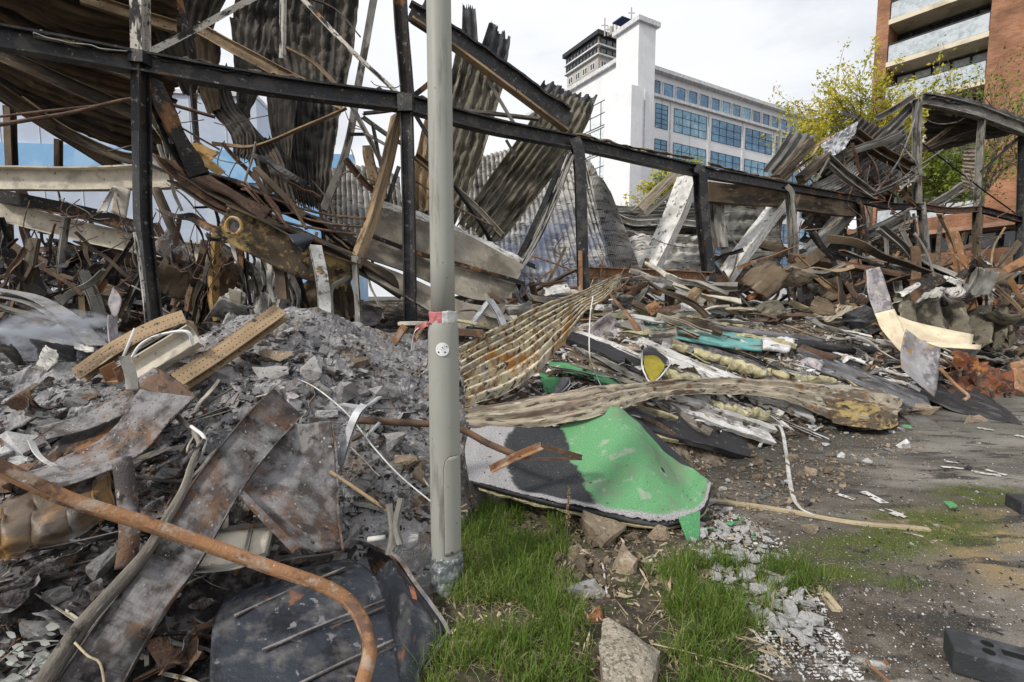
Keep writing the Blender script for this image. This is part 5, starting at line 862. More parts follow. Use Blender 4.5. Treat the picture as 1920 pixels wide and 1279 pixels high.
# ---------------------------------------------------------------- prototypes for the loose wreckage
def proto(name, kind, w_, h_, ln, mt, bend, seed, twist=0):
    rnd = random.Random(seed); q = [V((ln * (i / 4 - .5), rnd.gauss(0, bend) * ln * (0 < i < 4), rnd.gauss(0, bend) * ln * (0 < i < 4))) for i in range(5)]
    pf = ring(w_ / 2, 8) if kind == 'round' else prof(kind, w_, h_)
    m = sweep(q, pf, twist=twist, n=4, jit=.008 + bend * .1, jf=4); v = np.concatenate(m.v)
    o = link(name, m, mt, smooth=kind == 'round', loc=(0, 0, 0)); COL.objects.unlink(o); return o
def spawn(pr, name, p, d, roll, s, lab, cat, grp):
    o = pr.copy(); o.name = name; COL.objects.link(o); o.location = Vector(p)
    q = Vector(d).to_track_quat('X', 'Z'); o.rotation_euler = (q @ Matrix.Rotation(roll, 3, 'X').to_quaternion()).to_euler(); o.scale = (s, s, s)
    for k in list(o.keys()):
        if k not in ('_w',): del o[k]
    return tag(o, lab, cat, grp)
def pal(mats_, kinds, seed, n=1, ln=1.0, bend=.022, name='steel_strip'):
    o = []; i = 0
    for mt in mats_:
        for (kd, w_, h_) in kinds: o.append(proto(name, kd, w_, h_, ln, mt, bend, seed + i, twist=random.Random(seed + i).uniform(0, 2.5))); i += 1
    return o
THIN = [('L', .045, .035), ('round', .02, .02), ('box', .05, .008)]; MID = [('C', .09, .05), ('L', .08, .06), ('box', .09, .015), ('I', .09, .12)]
rg = random.Random(11)
def field(protos, name, n, xr, yr, Yr, ang, sd_, ls, lab, cat, grp, dz=.25, on=None):
    for i in range(n):
        px = rg.uniform(*xr); py = rg.uniform(*yr); Y = rg.uniform(*Yr)
        p = Q(px, py, on) if on is not None else P(px, py, Y)
        a = R(rg.gauss(rg.choice(ang) if isinstance(ang, (list, tuple)) else ang, sd_)); d = (math.cos(a), rg.gauss(0, dz), math.sin(a))
        spawn(rg.choice(protos), name, p, d, rg.uniform(0, 6.28), rg.uniform(*ls), lab, cat, grp)
pDark = pal([CHARR, DTAN, DRUST, CHAR], THIN + MID[:2], 100); pWarm = pal([TAN, DRUST, DTAN, RUST, GREYST], THIN + MID[:3], 200); pPale = pal([WHITE, PALE, GREYST, GALV], THIN + MID, 300); pGrey = pal([GREYST, DTAN, GREYC, DRUST, CHARR], THIN + MID, 400)
field(pDark, 'burnt_bar', 105, (-20, 430), (455, 630), (6.0, 9.5), [90, 80, 100, 10, 150, 60], 16, (.4, 1.3), 'thin burnt bar in the tangle of the dark interior at left', 'steel bar', 'burnt bars in the dark interior')
field(pal([DTAN, DRUST, DTAN, GREYST], THIN + MID[:3], 260), 'brown_bar', 34, (-20, 430), (470, 640), (5.4, 7.5), [90, 20, 60, 130], 18, (.35, 1.0), 'brown bent bar standing out in the dark interior at left', 'steel bar', 'brown bars in the dark interior')
field(pDark, 'grid_bar', 26, (-20, 120), (400, 540), (7.5, 9), [90, 0], 7, (.6, 1.6), 'dark bar of the charred grid before the pale blue wall', 'steel bar', 'charred grid bars at far left')
field(pPale[:9] + pDark, 'hanging_bar', 34, (425, 700), (470, 620), (6.2, 8.5), [90, 84, 97], 6, (.7, 1.5), 'upright bar hanging behind the ash heap below the mottled girder', 'steel bar', 'upright bars below the girder')
field(pPale + pWarm, 'pale_bar', 95, (870, 1330), (515, 612), (6.6, 11), [5, -15, 30, -40, 60, 160], 14, (.45, 1.5), 'bent pale or rusty bar in the heap under the middle bays', 'steel bar', 'bars heaped under the middle bays')
field(pGrey + pWarm, 'grey_bar', 150, (1330, 1930), (475, 610), (9.5, 17), [10, -20, 35, 60, 90, 150, -35], 16, (.8, 2.4), 'grey or brown bar tangled under the right-hand bays', 'steel bar', 'bars tangled under the right bays')
field(pGrey + pWarm, 'roof_bar', 30, (1440, 1720), (260, 400), (12.5, 14.5), [38, 42, -35, 80], 12, (.6, 1.6), 'loose bar hanging in the collapsed roof at right', 'steel bar', 'loose bars in the right roof')
field(pDark + pGrey[:8], 'roof_bar', 26, (290, 720), (300, 480), (5.9, 6.6), [-30, -28, -60], 13, (.4, 1.1), 'burnt bar on the sloping girders below the hanging sheets', 'steel bar', 'bars on the sloping girders')
# crumpled sheets
def sproto(seed, mt, asp=.6):
    rnd = random.Random(seed); g_ = [[V(((i / 2 - .5), (j / 2 - .5) * asp, rnd.gauss(0, .13))) for j in range(3)] for i in range(3)]
    m = sheet(g_, 16, 14, nz_=.05, nf=3, rag=.1, seed=seed); o = link('s', m, mt, smooth=True, solid=.006, loc=(0, 0, 0)); COL.objects.unlink(o); return o
sD = [sproto(500 + i, m_) for i, m_ in enumerate([ZDARK, CHARR, DRUST, BLACKS, DTAN, ASHST])]; sP = [sproto(520 + i, m_) for i, m_ in enumerate([PCORR, PANW, LILAC, GREYC, TCORR, WHITE, OLIVE])]; sR = [sproto(540 + i, m_) for i, m_ in enumerate([REDR, RUST, TAN, GREYC, OLIVE])]
field(sD, 'torn_sheet', 46, (-20, 430), (480, 650), (5.8, 9), [0, 40, 90, 140], 25, (.3, .8), 'small torn blackened sheet in the dark interior at left', 'sheet scrap', 'torn sheets in the dark interior')
field(sD + sP, 'torn_sheet', 26, (420, 720), (540, 640), (6.0, 8), [0, 60, 120], 25, (.3, .7), 'small torn sheet behind the ash heap', 'sheet scrap', 'torn sheets behind the ash heap')
field(sP + sR, 'crumpled_sheet', 70, (880, 1340), (540, 625), (6.5, 12), [0, 20, -20, 50], 16, (.25, .75), 'crumpled sheet scrap in the heap under the middle bays', 'sheet scrap', 'crumpled sheets under the middle bays')
field(sP + sD + sD + sR[3:] + sR[:1], 'crumpled_sheet', 150, (1330, 1930), (505, 625), (9, 17), [0, 20, -25, 50], 16, (.3, 1.0), 'crumpled sheet scrap in the heap under the right-hand bays', 'sheet scrap', 'crumpled sheets under the right bays')
for i in range(9):
    px = 1660 + i * 27; bar('standing_strip', 'bent strip sticking up out of the heap at the far right', 'strip', 'C', .16, .05, (TAN, GREYST, DTAN)[i % 3], [(px, 610, 10.5), (px - 6 + (i * 7) % 20, 560, 10.6), (px - 18 + (i * 13) % 36, 510 + (i * 17) % 40, 10.7)], n=4, jit=.03, group='strips standing at far right')

plate('charred_partition', 'black burnt-through partition deep in the dark interior at left', 'partition', CHAR, [[(-60, 470, 9.8), (-60, 640, 9.6)], [(140, 490, 9.9), (140, 640, 9.7)], [(300, 470, 9.9), (300, 640, 9.7)], [(425, 480, 9.8), (425, 640, 9.6)]], 80, 40, nz_=.3, nf=1.2, seed=97, rag=.02, hole=.3, solid=.04, smooth=False)
plate('charred_partition', 'sooty fallen ceiling sheet hanging under the cream beams', 'partition', BLACKS, [[(60, 440, 9.0), (40, 520, 8.6)], [(230, 480, 9.0), (220, 560, 8.6)], [(410, 500, 9.0), (410, 570, 8.6)]], 60, 30, nz_=.15, seed=98, rag=.05, hole=.3, solid=.03, smooth=False)
plate('charred_partition', 'dark sagging sheet behind the mottled girder', 'partition', ZDARK, [[(380, 430, 7.6), (385, 560, 7.4)], [(440, 470, 7.6), (440, 610, 7.4)], [(480, 500, 7.7), (478, 620, 7.5)]], 40, 30, nz_=.1, seed=99, rag=.05, hole=.35, solid=.02, smooth=False)

def wires(n, xr, yr, Yr, lab, grp, seed, ln=(30, 110)):
    rs = random.Random(seed)
    for i in range(n):
        px, py, Y = rs.uniform(*xr), rs.uniform(*yr), rs.uniform(*Yr); l_ = rs.uniform(*ln); a = rs.choice([90, 90, 80, 100, 20, 160]) + rs.gauss(0, 12); dx, dy = math.cos(R(a)) * l_, math.sin(R(a)) * l_
        bar('dangling_wire', lab, 'wire', 'round', .012 * Y / 6, .012, rs.choice([WIRE, WIRE, WOOD, DRUST]), [(px, py, Y), (px + dx * .4 + rs.gauss(0, 10), py + dy * .45 + 6, Y), (px + dx * .8 + rs.gauss(0, 12), py + dy * .8 + 8, Y), (px + dx, py + dy, Y + rs.gauss(0, .1))], group=grp, n=5, seg=5)
wires(40, (10, 450), (370, 520), (5.6, 7.5), 'thin wire dangling in the dark interior at left', 'wires in the dark interior', 1)
wires(14, (260, 700), (120, 330), (5.6, 6.6), 'thin wire hanging below the long beam at left', 'wires below the long beam', 2)
wires(34, (1340, 1900), (300, 500), (10.5, 14), 'thin wire dangling in the right-hand bays', 'wires in the right bays', 3, (25, 80))
wires(14, (870, 1320), (440, 560), (7, 9.5), 'thin wire bent over the heap under the middle bays', 'wires in the middle bays', 4, (25, 80))
# ---------------------------------------------------------------- the lamp post
LB = G(838, 1112); LB = np.array([LB[0], LB[1], 0]); LP = empty('lamp_post', LB, 'grey-green steel lamp post with tape around it, standing in the grass', 'lamp post')
def up(z, x=0, y=0): return LB + V((x - .0007 * z, y, z))
def zat(py): r = P(838, py, LB[1]); return float(r[2])
RB, RT = .083, .063; zs = zat(612)
m = M(); zz = [-.05, .05, .6, 1.0, zs - .03, zs + .01, zs + .04, zs + .06]; rr = [RB, RB, RB - .001, RB - .002, RB - .003, RB - .006, RT + .007, RT + .001]
vs = []; NS = 40
for z, r in zip(zz, rr):
    for i in range(NS): a = 2 * math.pi * i / NS; vs.append(up(z) + V((math.cos(a) * r, math.sin(a) * r, 0)))
m.add(vs, [(j * NS + i, j * NS + (i + 1) % NS, (j + 1) * NS + (i + 1) % NS, (j + 1) * NS + i) for j in range(len(zz) - 1) for i in range(NS)]); link('base_section', m, POST, LP, smooth=True)
link('shaft', sweep([up(zs + .04), up(2.5), up(4.2), up(6.5)], ring(RT, 32), scale=(1, .93), n=3), POST, LP, smooth=True)
def wrap(z0, z1, a0, a1, r, n=24, nz_=8, jit=0, m=None, seed=0, cut=None):
    m = m or M(); v = []
    for j in range(nz_ + 1):
        z = z0 + (z1 - z0) * j / nz_
        for i in range(n + 1):
            a = R(a0 + (a1 - a0) * i / n); q = r + (jit * mnoise.noise(Vector((a * 4, z * 26, seed))) if jit else 0); zz_ = z + (cut * mnoise.noise(Vector((a * 5, 0, seed + j // nz_))) if cut and j in (0, nz_) else 0); v.append(up(zz_) + V((math.cos(a) * q, math.sin(a) * q, 0)))
    m.add(v, [(j * (n + 1) + i, j * (n + 1) + i + 1, (j + 1) * (n + 1) + i + 1, (j + 1) * (n + 1) + i) for j in range(nz_) for i in range(n)]); return m
za, zb_ = zat(1028), zat(848)
# door: a rounded plate slightly proud of the shaft
def dooredge(t): return 0
m = M(); v = []; n_ = 20; rows = 26
for j in range(rows + 1):
    f = j / rows; z = za + (zb_ - za) * f; sh = 1 if f < .85 else math.sqrt(max(0, 1 - ((f - .85) / .15) ** 2)) * .55 + .45
    for i in range(n_ + 1): a = R(-68 + (-28 + 68 - 0) * 0 + 0) ; a = R(-50 + (i / n_ - .5) * 74 * sh + 0); v.append(up(z) + V((math.cos(a), math.sin(a), 0)) * (RB + .003))
m.add(v, [(j * (n_ + 1) + i, j * (n_ + 1) + i + 1, (j + 1) * (n_ + 1) + i + 1, (j + 1) * (n_ + 1) + i) for j in range(rows) for i in range(n_)])
dr = link('door', m, POST, LP, smooth=True, solid=.003)
ed = [];
for j in range(rows + 1): ed.append(v[j * (n_ + 1)] * 1.0)
ed += [v[rows * (n_ + 1) + i] for i in range(1, n_ + 1)] + [v[j * (n_ + 1) + n_] for j in range(rows - 1, -1, -1)]
link('door_gap', sweep([up(e[2] - LB[2]) * (1, 1, 0) + V((0, 0, e[2])) + (e - (up(e[2] - LB[2]) * (1, 1, 0) + V((0, 0, e[2])))) * .985 for e in ed], ring(.0026, 5), cap=False), CHAR, dr)
sc_ = up(zat(1022)) + V((math.cos(R(-62)), math.sin(R(-62)), 0)) * (RB + .004); link('lock', sweep([sc_, sc_ + V((.003, -.008, 0))], ring(.006, 10)), CHAR, dr)
# sticker: a small disc facing the camera, with a dotted face mark
zc = zat(652)
def disc(r, a0, zc, rad, mt, nm, par):
    m = M(); v = [up(zc) + V((math.cos(a0), math.sin(a0), 0)) * r]; N_ = 28
    for i in range(N_): t = 2 * math.pi * i / N_; a = a0 + math.cos(t) * rad / r; v.append(up(zc + math.sin(t) * rad) + V((math.cos(a), math.sin(a), 0)) * r)
    m.add(v, [(0, 1 + i, 1 + (i + 1) % N_) for i in range(N_)]); return link(nm, m, mt, par)
sk = disc(RB + .0022, R(-86), zc, .0355, STKW, 'sticker', LP)
m = M()
for (dx, dz, r_) in ((-.019, -.014, .0045), (.013, -.014, .0045), (.0, .011, .003), (.022, .014, .0035), (-.004, -.002, .0022), (.006, .004, .002), (-.022, .004, .0015), (.012, .018, .002)):
    a0 = R(-86) + dx / RB; v = [up(zc + dz) + V((math.cos(a0), math.sin(a0), 0)) * (RB + .0035)]
    for i in range(10): t = .628 * i; a = a0 + math.cos(t) * r_ / RB; v.append(up(zc + dz + math.sin(t) * r_) + V((math.cos(a), math.sin(a), 0)) * (RB + .0035))
    m.add(v, [(0, 1 + i, 1 + (i + 1) % 10) for i in range(10)])
link('dotted_mark', m, STKB, sk)
for j in range(2): pass
# barrier tape remnant around the top of the base, duct tape round the foot
z1, z0 = zat(584), zat(606)
link('red_tape', wrap(z0 + .0, z1, -185, -84, RT + .009, jit=.006, cut=.01, seed=1), TAPER, LP, smooth=True, solid=.001)
link('white_tape', wrap(z0 + .0, z1 + .004, -86, 20, RT + .011, jit=.007, cut=.01, seed=2), TAPEW, LP, smooth=True, solid=.001)
a_ = up(zat(604), -RT - .012, -.03); link('tape_tail', sweep([a_ + V((.02, -.03, 0)), a_ + V((-.005, -.01, -.006)), a_ + V((-.035, .0, -.02)), a_ + V((-.06, 0, -.035)), a_ + V((-.075, 0, -.1))], prof('box', .028, .002), n=5, jit=.006, twist=(0, 2, 1, 3, 2)), TAPER, LP)
link('tape_tail', sweep([a_ + V((-.05, 0, -.03)), a_ + V((-.07, -.01, -.06)), a_ + V((-.08, 0, -.15))], prof('box', .03, .002), n=5, jit=.006, twist=(0, 1)), TAPEW, LP)
link('duct_tape', wrap(.0, zat(1036), -200, 20, RB + .004, n=50, nz_=26, jit=.012, cut=.02, seed=5), DUCT, LP, smooth=True, solid=.001)

# ---------------------------------------------------------------- foreground, left
def xb(name, label, cat, kind, w_, h_, mt, pts, d=.1, **k):
    return bar(name, label, cat, kind, w_, h_, mt, [p if len(p) == 3 and p[2] > 1 else D(p[0], p[1], p[2] if len(p) == 3 else d) for p in pts], **k)
xb('rusty_pipe', 'long orange rusty pipe crossing the lower left and bending down at its end', 'pipe', 'round', .058, .058, RUST, [(-40, 858, 1.72), (120, 933, 1.83), (250, 974, 1.9), (360, 1012, 1.95), (500, 1062, 2.0), (615, 1103, 2.02), (664, 1140, 1.98), (690, 1195, 1.86), (690, 1240, 1.76), (668, 1320, 1.6)], n=7, jit=.003, seg=18)
xb('steel_plank', 'long brown ash-dusted steel plank running up from the bottom left', 'plank', 'U', .225, .028, ASHST, [(140, 1330, 1.7), (225, 1190, 1.88), (325, 1050, 2.1), (425, 890, 2.38), (495, 800, 2.62), (540, 752, 2.85)], n=10, jit=.014, jf=3, up=(.35, -.6, .7), twist=(.1, -.25, 0, .1, .5), t=.006)
xb('ash_branch', 'long grey charred branch lying up the steel plank', 'branch', 'round', .05, .05, WOOD, [(60, 1310, 1.66), (150, 1180, 1.76), (225, 1095, 1.86), (290, 1012, 1.98), (335, 930, 2.12), (360, 870, 2.25), (380, 825, 2.4)], n=8, jit=.012, jf=5, scale=(1.5, 1.2, .9, .7, .5), seg=14)
plate('steel_sheet', 'large rust-mottled steel sheet standing in the ash below the white cable', 'steel sheet', ASHST, [[(515, 797, 2.75), (570, 795, 2.78), (623, 789, 2.82)], [(488, 870, 2.55), (560, 880, 2.6), (631, 880, 2.66)], [(448, 925, 2.38), (545, 945, 2.42), (634, 965, 2.5)], [(540, 1020, 2.3), (590, 1035, 2.36), (642, 1030, 2.42)]], 44, 36, nz_=.02, seed=101, solid=.006)
bar('upturned_edge', None, None, 'box', .01, .03, ASHST, [(623, 788, 2.8), (632, 880, 2.64), (635, 965, 2.48), (643, 1032, 2.4)], parent=bpy.data.objects['steel_sheet'], n=8, jit=.008)
bar('lower_edge', None, None, 'box', .03, .02, ASHST, [(450, 925, 2.34), (500, 975, 2.3), (555, 1032, 2.26)], parent=bpy.data.objects['steel_sheet'], n=6, jit=.006)
# blue-black trough
TR = empty('steel_trough', P(600, 1279, 2.25), 'burnt blue-black ribbed steel trough lying on its side by the grass', 'steel trough')
plate('front_panel', None, None, BLUEST, [[(440, 1092, 2.36), (560, 1066, 2.46), (655, 1046, 2.56)], [(404, 1150, 2.1), (550, 1110, 2.22), (702, 1078, 2.36)], [(394, 1225, 1.9), (560, 1195, 2.0), (734, 1170, 2.12)], [(392, 1360, 1.66), (580, 1360, 1.67), (762, 1360, 1.68)]], 50, 50, parent=TR, nz_=.018, seed=103, solid=.008)
for k, (a, b) in enumerate([((492, 1224, 1.915), (722, 1131, 2.185)), ((560, 1288, 1.79), (738, 1206, 2.0)), ((440, 1160, 2.07), (648, 1070, 2.4))]):
    for dy in (-5, 7): bar('rib', None, None, 'round', .015, .015, ASHST, [(a[0], a[1] + dy, a[2]), ((a[0] + b[0]) / 2, (a[1] + b[1]) / 2 + dy - 2, (a[2] + b[2]) / 2), (b[0], b[1] + dy, b[2])], parent=TR, n=8, jit=.003)
plate('side_panel', None, None, BLUEST, [[(702, 1078, 2.4), (762, 1350, 1.72)], [(738, 1052, 2.55), (788, 1268, 1.9)], [(780, 1110, 2.36), (815, 1215, 2.06)], [(832, 1178, 2.2), (828, 1200, 2.12)]], 30, 30, parent=TR, nz_=.012, seed=104, solid=.006)
plate('back_panel', None, None, CHARR, [[(440, 1082, 2.46), (440, 1110, 2.4)], [(600, 1040, 2.62), (600, 1110, 2.5)], [(665, 1018, 2.72), (690, 1100, 2.55)], [(745, 1048, 2.6), (740, 1100, 2.5)]], 24, 14, parent=TR, nz_=.02, seed=105, solid=.006)
bar('rim', None, None, 'box', .02, .03, ASHST, [(430, 1080, 2.4), (540, 1052, 2.5), (625, 1040, 2.6), (664, 1014, 2.68), (738, 1044, 2.58), (782, 1100, 2.4), (836, 1178, 2.2), (830, 1204, 2.11), (788, 1264, 1.92), (765, 1300, 1.84)], parent=TR, n=7, jit=.006)
bar('inner_rim', None, None, 'box', .012, .018, CHARR, [(738, 1052, 2.53), (775, 1112, 2.34), (822, 1182, 2.16), (790, 1240, 1.98)], parent=TR, n=7, jit=.004)
link('rust_patch', sheet([[P(765, 1098, 2.32), P(772, 1122, 2.27)], [P(779, 1104, 2.31), P(784, 1126, 2.26)]], 10, 8, nz_=.006, rag=.1, seed=106), BRICK, TR, solid=.004)
# folded duct at the left
FD = empty('folded_duct', P(210, 820, 2.6), 'long folded open duct of ash-dusted steel with punched holes at left', 'duct')
plate('front_flange', None, None, PASH, [[(30, 893, 2.35), (70, 925, 2.28)], [(120, 858, 2.45), (180, 893, 2.36)], [(205, 812, 2.55), (262, 852, 2.44)], [(240, 758, 2.68), (318, 790, 2.58)], [(262, 728, 2.8), (366, 742, 2.72)]], 50, 26, parent=FD, nz_=.022, seed=107, solid=.005)
plate('back_flange', None, None, PASH, [[(70, 802, 2.72), (88, 826, 2.66)], [(160, 776, 2.78), (182, 800, 2.7)], [(232, 735, 2.88), (258, 762, 2.8)], [(290, 690, 3.0), (312, 715, 2.95)]], 50, 16, parent=FD, nz_=.014, seed=108, solid=.005)
plate('web', None, None, CHARR, [[(60, 825, 2.76), (40, 890, 2.5)], [(170, 798, 2.82), (130, 860, 2.58)], [(248, 762, 2.9), (215, 812, 2.68)], [(305, 705, 3.05), (270, 730, 2.9)]], 30, 14, parent=FD, nz_=.02, seed=109, solid=.005)
plate('folded_end', None, None, DRUST, [[(292, 690, 3.02), (262, 728, 2.86)], [(330, 712, 2.95), (305, 742, 2.8)], [(368, 742, 2.82), (340, 778, 2.66)]], 20, 14, parent=FD, nz_=.02, seed=110, solid=.005)
def perf(lab, mt, kind, w_, h_, pts, d0, d1, n, **k):
    return xb('perforated_channel', lab, 'channel', kind, w_, h_, mt, pts, n=8, jit=.01, **k)
a, b = D(352, 695, .12), D(525, 588, .12)
perf('tan perforated steel channel leaning up on the left side of the ash heap', PTAN, 'C', .13, .08, [(335, 718, 3.22), (430, 655, 3.45), (527, 585, 3.75)], (372, 670, a[2] - .1), (518, 590, b[2] - .02), 22, up=(.3, -.5, .7))
e = perf('ash-brown perforated channel bridging from the column foot to the left', PTAN, 'C', .12, .06, [(148, 704, 3.3), (215, 657, 3.4), (290, 618, 3.5), (348, 598, 3.6)], (165, 680, 3.42), (300, 612, 3.5), 34, up=(.3, -.6, .7))
xb('white_channel', 'short whitish steel channel lying under the perforated channel', 'channel', 'U', .17, .07, PALE, [(235, 708, 3.2), (300, 668, 3.28), (365, 628, 3.36)], up=(.3, -.7, .6), n=5, jit=.006)
xb('white_channel', 'narrower white channel below the first white one', 'channel', 'C', .08, .05, GREYST, [(250, 668, 3.42), (300, 642, 3.45), (345, 612, 3.5)], n=5, jit=.01)
xb('arched_bar', 'thin arched pale bar looping over the white channels', 'bar', 'box', .02, .012, WHITE, [(246, 672, 3.1), (265, 645, 3.15), (300, 628, 3.2), (350, 622, 3.2), (362, 648, 3.2)], n=5)
xb('thin_stick', 'thin straight white stick standing up at a slant', 'stick', 'round', .018, .018, CABLE, [(226, 682, 3.1), (253, 616, 3.2)])
xb('rust_box', 'small open rusted box wedged among the white channels', 'box', 'U', .1, .1, RUST, [(205, 705, 3.0), (232, 690, 3.1)], t=.006)
xb('short_strip', 'short grey strip folded over the duct edge', 'strip', 'box', .06, .012, GREYST, [(235, 668, 3.05), (245, 700, 2.95), (248, 730, 2.85)], n=5, jit=.01)
xb('perforated_bracket', 'small perforated bent bracket on the pale ash', 'bracket', 'C', .09, .03, PGRY, [(135, 700, .08), (150, 725, .1), (172, 748, .1)], n=5, jit=.006)
plate('ashy_cloth', 'pale ash-covered crumpled cloth lying left of the folded duct', 'cloth', CONC, [[D(-20, 780, .08), D(-20, 860, .08)], [D(50, 720, .12), D(40, 800, .1)], [D(130, 690, .1), D(110, 775, .1)], [D(165, 700, .06), D(170, 750, .08)]], 44, 34, nz_=.05, nf=4, seed=111, solid=.01)
plate('tarpaulin', 'brown glazed tarpaulin bundled up at the left edge under the rusty pipe', 'tarpaulin', TARP, [[D(-40, 935, .08), D(-30, 985, .22), D(-30, 1062, .08)], [D(60, 918, .1), D(60, 975, .24), D(60, 1040, .08)], [D(150, 890, .1), D(150, 950, .24), D(155, 1000, .08)], [D(205, 872, .1), D(215, 900, .2), D(218, 955, .08)]], 90, 60, corr=0, nz_=.03, nf=5, seed=112, solid=.01)
me = bpy.data.objects['tarpaulin'].data; co = np.zeros(len(me.vertices) * 3); me.vertices.foreach_get('co', co); co = co.reshape(90, 60, 3); q = np.arange(90) / 89 * 5.2 * math.pi; co[:, :, 1] -= (.06 * np.abs(np.sin(q + .6 * np.sin(q * .37))) ** .7)[:, None] * np.sin(np.linspace(0, math.pi, 60))[None]; me.vertices.foreach_set('co', co.ravel())
xb('dusty_pipe', 'thick dust-covered pipe standing upright behind the rusty pipe', 'pipe', 'round', .078, .078, ASHST, [(228, 862, 2.2), (240, 950, 2.12), (243, 1010, 2.05), (236, 1065, 2.0)], n=8, jit=.006, seg=16)
xb('ashy_channel', 'ash-filled brown channel under the tarpaulin at far left', 'channel', 'U', .13, .05, ASHST, [(-30, 1082, .1), (110, 1050, .12), (232, 1018, .12)], n=8, jit=.01, up=(0, -.6, .8))
xb('ashy_channel', 'dark second channel just below the ash-filled one', 'channel', 'C', .08, .05, CHARR, [(-30, 1115, .06), (110, 1085, .08), (220, 1055, .06)], n=8, jit=.012)
plate('frame_panel', 'pale bent metal tray lying between the plank and the trough', 'tray', PALE, [[(360, 1003, 2.28), (352, 1070, 2.16)], [(440, 990, 2.34), (440, 1062, 2.22)], [(513, 985, 2.4), (498, 1042, 2.3)]], 20, 14, nz_=.012, seed=113, solid=.006)
tr_ = bpy.data.objects['frame_panel']
for q in ([(360, 1003, 2.26), (440, 990, 2.32), (513, 985, 2.38)], [(513, 985, 2.38), (498, 1042, 2.28)], [(352, 1070, 2.14), (440, 1062, 2.2), (498, 1042, 2.28)], [(470, 988, 2.35), (455, 1058, 2.2)]): bar('edge_rail', None, None, 'L', .022, .022, GREYST, q, parent=tr_, n=5, jit=.004)
link('spout', sweep([P(420, 988, 2.3), P(420, 962, 2.3)], ring(.02, 14)), PALE, tr_, smooth=True)
xb('white_cable', 'thin white cable drooping from the ash heap to the lamp post', 'cable', 'round', .009, .009, CABLE, [(548, 707, .05), (590, 726, .1), (650, 775, 3.0), (700, 838, 2.85), (750, 892, 2.75), (815, 946, 2.66)], n=8)
xb('bent_strip', 'white bent metal strip standing in the hollow left of the lamp post', 'strip', 'C', .05, .02, GALV, [(636, 872, 2.72), (652, 820, 2.8), (668, 778, 2.85), (683, 760, 2.9)], n=6, jit=.006)
xb('bent_strip', 'short white folded strip at the top of the bent one', 'strip', 'box', .04, .01, GALV, [(640, 758, 2.98), (684, 762, 2.9), (712, 745, 3.0)], n=5, jit=.006)
xb('bent_strip', 'short pale strip just below the rusty pipe near the lamp post', 'strip', 'box', .035, .01, GALV, [(685, 820, 2.95), (712, 792, 3.0)], n=4, jit=.006)
xb('rusty_pipe', 'red-brown rusty pipe passing behind the lamp post onto the green board', 'pipe', 'round', .046, .046, DRUST, [(668, 788, 3.0), (760, 793, 3.1), (850, 800, 3.2), (915, 832, 3.22), (966, 853, 3.22)], n=7, seg=14, jit=.002)
BA = empty('bent_angle_iron', P(1010, 855, 3.2), 'rusty angle iron bent into a hook lying on the green board', 'angle iron')
bar('flange', None, None, 'L', .045, .04, RUST, [(920, 880, 3.1), (968, 856, 3.17), (1016, 836, 3.22)], parent=BA, n=5); bar('hook', None, None, 'L', .03, .03, DRUST, [(1016, 838, 3.22), (1058, 848, 3.26), (1092, 858, 3.28)], parent=BA, n=4); bar('stem', None, None, 'box', .02, .015, DRUST, [(1090, 860, 3.28), (1010, 860, 3.2), (972, 857, 3.18)], parent=BA, n=4)
xb('thin_conduit', 'thin rusty conduit slanting down into the dark hollow left of the post', 'conduit', 'round', .02, .02, TAN, [(619, 884, 2.62), (680, 925, 2.58), (742, 968, 2.55)], n=4)
xb('grey_stake', 'grey stake standing in the hollow near the lamp post foot', 'stake', 'C', .03, .02, GREYST, [(730, 945, 2.5), (736, 1000, 2.45), (728, 1040, 2.42)], n=4, jit=.005)
xb('grey_stake', 'grey stake crossing the other near the lamp post foot', 'stake', 'C', .03, .02, GREYST, [(752, 935, 2.5), (742, 985, 2.45), (750, 1020, 2.42)], n=4, jit=.005)
xb('pipe_stub', 'short white pipe stub lying behind the trough rim', 'pipe', 'round', .03, .03, WHITE, [(690, 1012, 2.5), (722, 1008, 2.5)])
sp = []
for i in range(150): t = i / 149; a = t * 2 * math.pi * 13; c_ = P(735 + 62 * t, 1022 + 22 * math.sin(t * 3), 2.5); sp.append(c_ + V((math.cos(a) * .004, math.sin(a) * .017, math.cos(a) * .017)))
tag(link('coil_spring', sweep(sp, ring(.0024, 5)), GREYST, smooth=True), 'thin burnt coil spring lying between the trough and the lamp post', 'spring')
plate('curved_shell', 'grey-blue curved shell fragment behind the coil spring', 'shell', PANG, [[(745, 1012, 2.6), (752, 1032, 2.55)], [(765, 995, 2.64), (772, 1030, 2.56)], [(786, 1000, 2.62), (784, 1022, 2.56)]], 14, 12, nz_=.01, seed=114, solid=.004)
xb('ribbed_band', 'white ribbed plastic band curled over the white chunk at left', 'band', 'box', .03, .004, CABLE, [(58, 826, 2.45), (68, 848, 2.4), (84, 864, 2.38), (104, 874, 2.36)], n=5, up=(1, -.4, 0))
xb('thin_wire', 'thin wire rising from the ribbed band', 'wire', 'round', .006, .006, WIRE, [(58, 828, 2.45), (104, 798, 2.55)])
xb('thin_twig', 'thin pale twig bent over the big plank at the bottom', 'twig', 'round', .008, .008, LWOOD, [(140, 1205, 1.72), (165, 1230, 1.7), (188, 1245, 1.7), (198, 1300, 1.66)], n=4)
xb('curved_root', 'pale forked root lying above the steel plank', 'root', 'round', .03, .03, WOOD, [(330, 780, 2.75), (365, 815, 2.6), (372, 850, 2.45), (350, 885, 2.35)], n=6, jit=.01, scale=(1, .7))
xb('curved_root', 'second paler root bending from the first', 'root', 'round', .02, .02, CABLE, [(358, 800, 2.65), (384, 825, 2.55), (365, 870, 2.4), (352, 886, 2.3)], n=6, jit=.006)
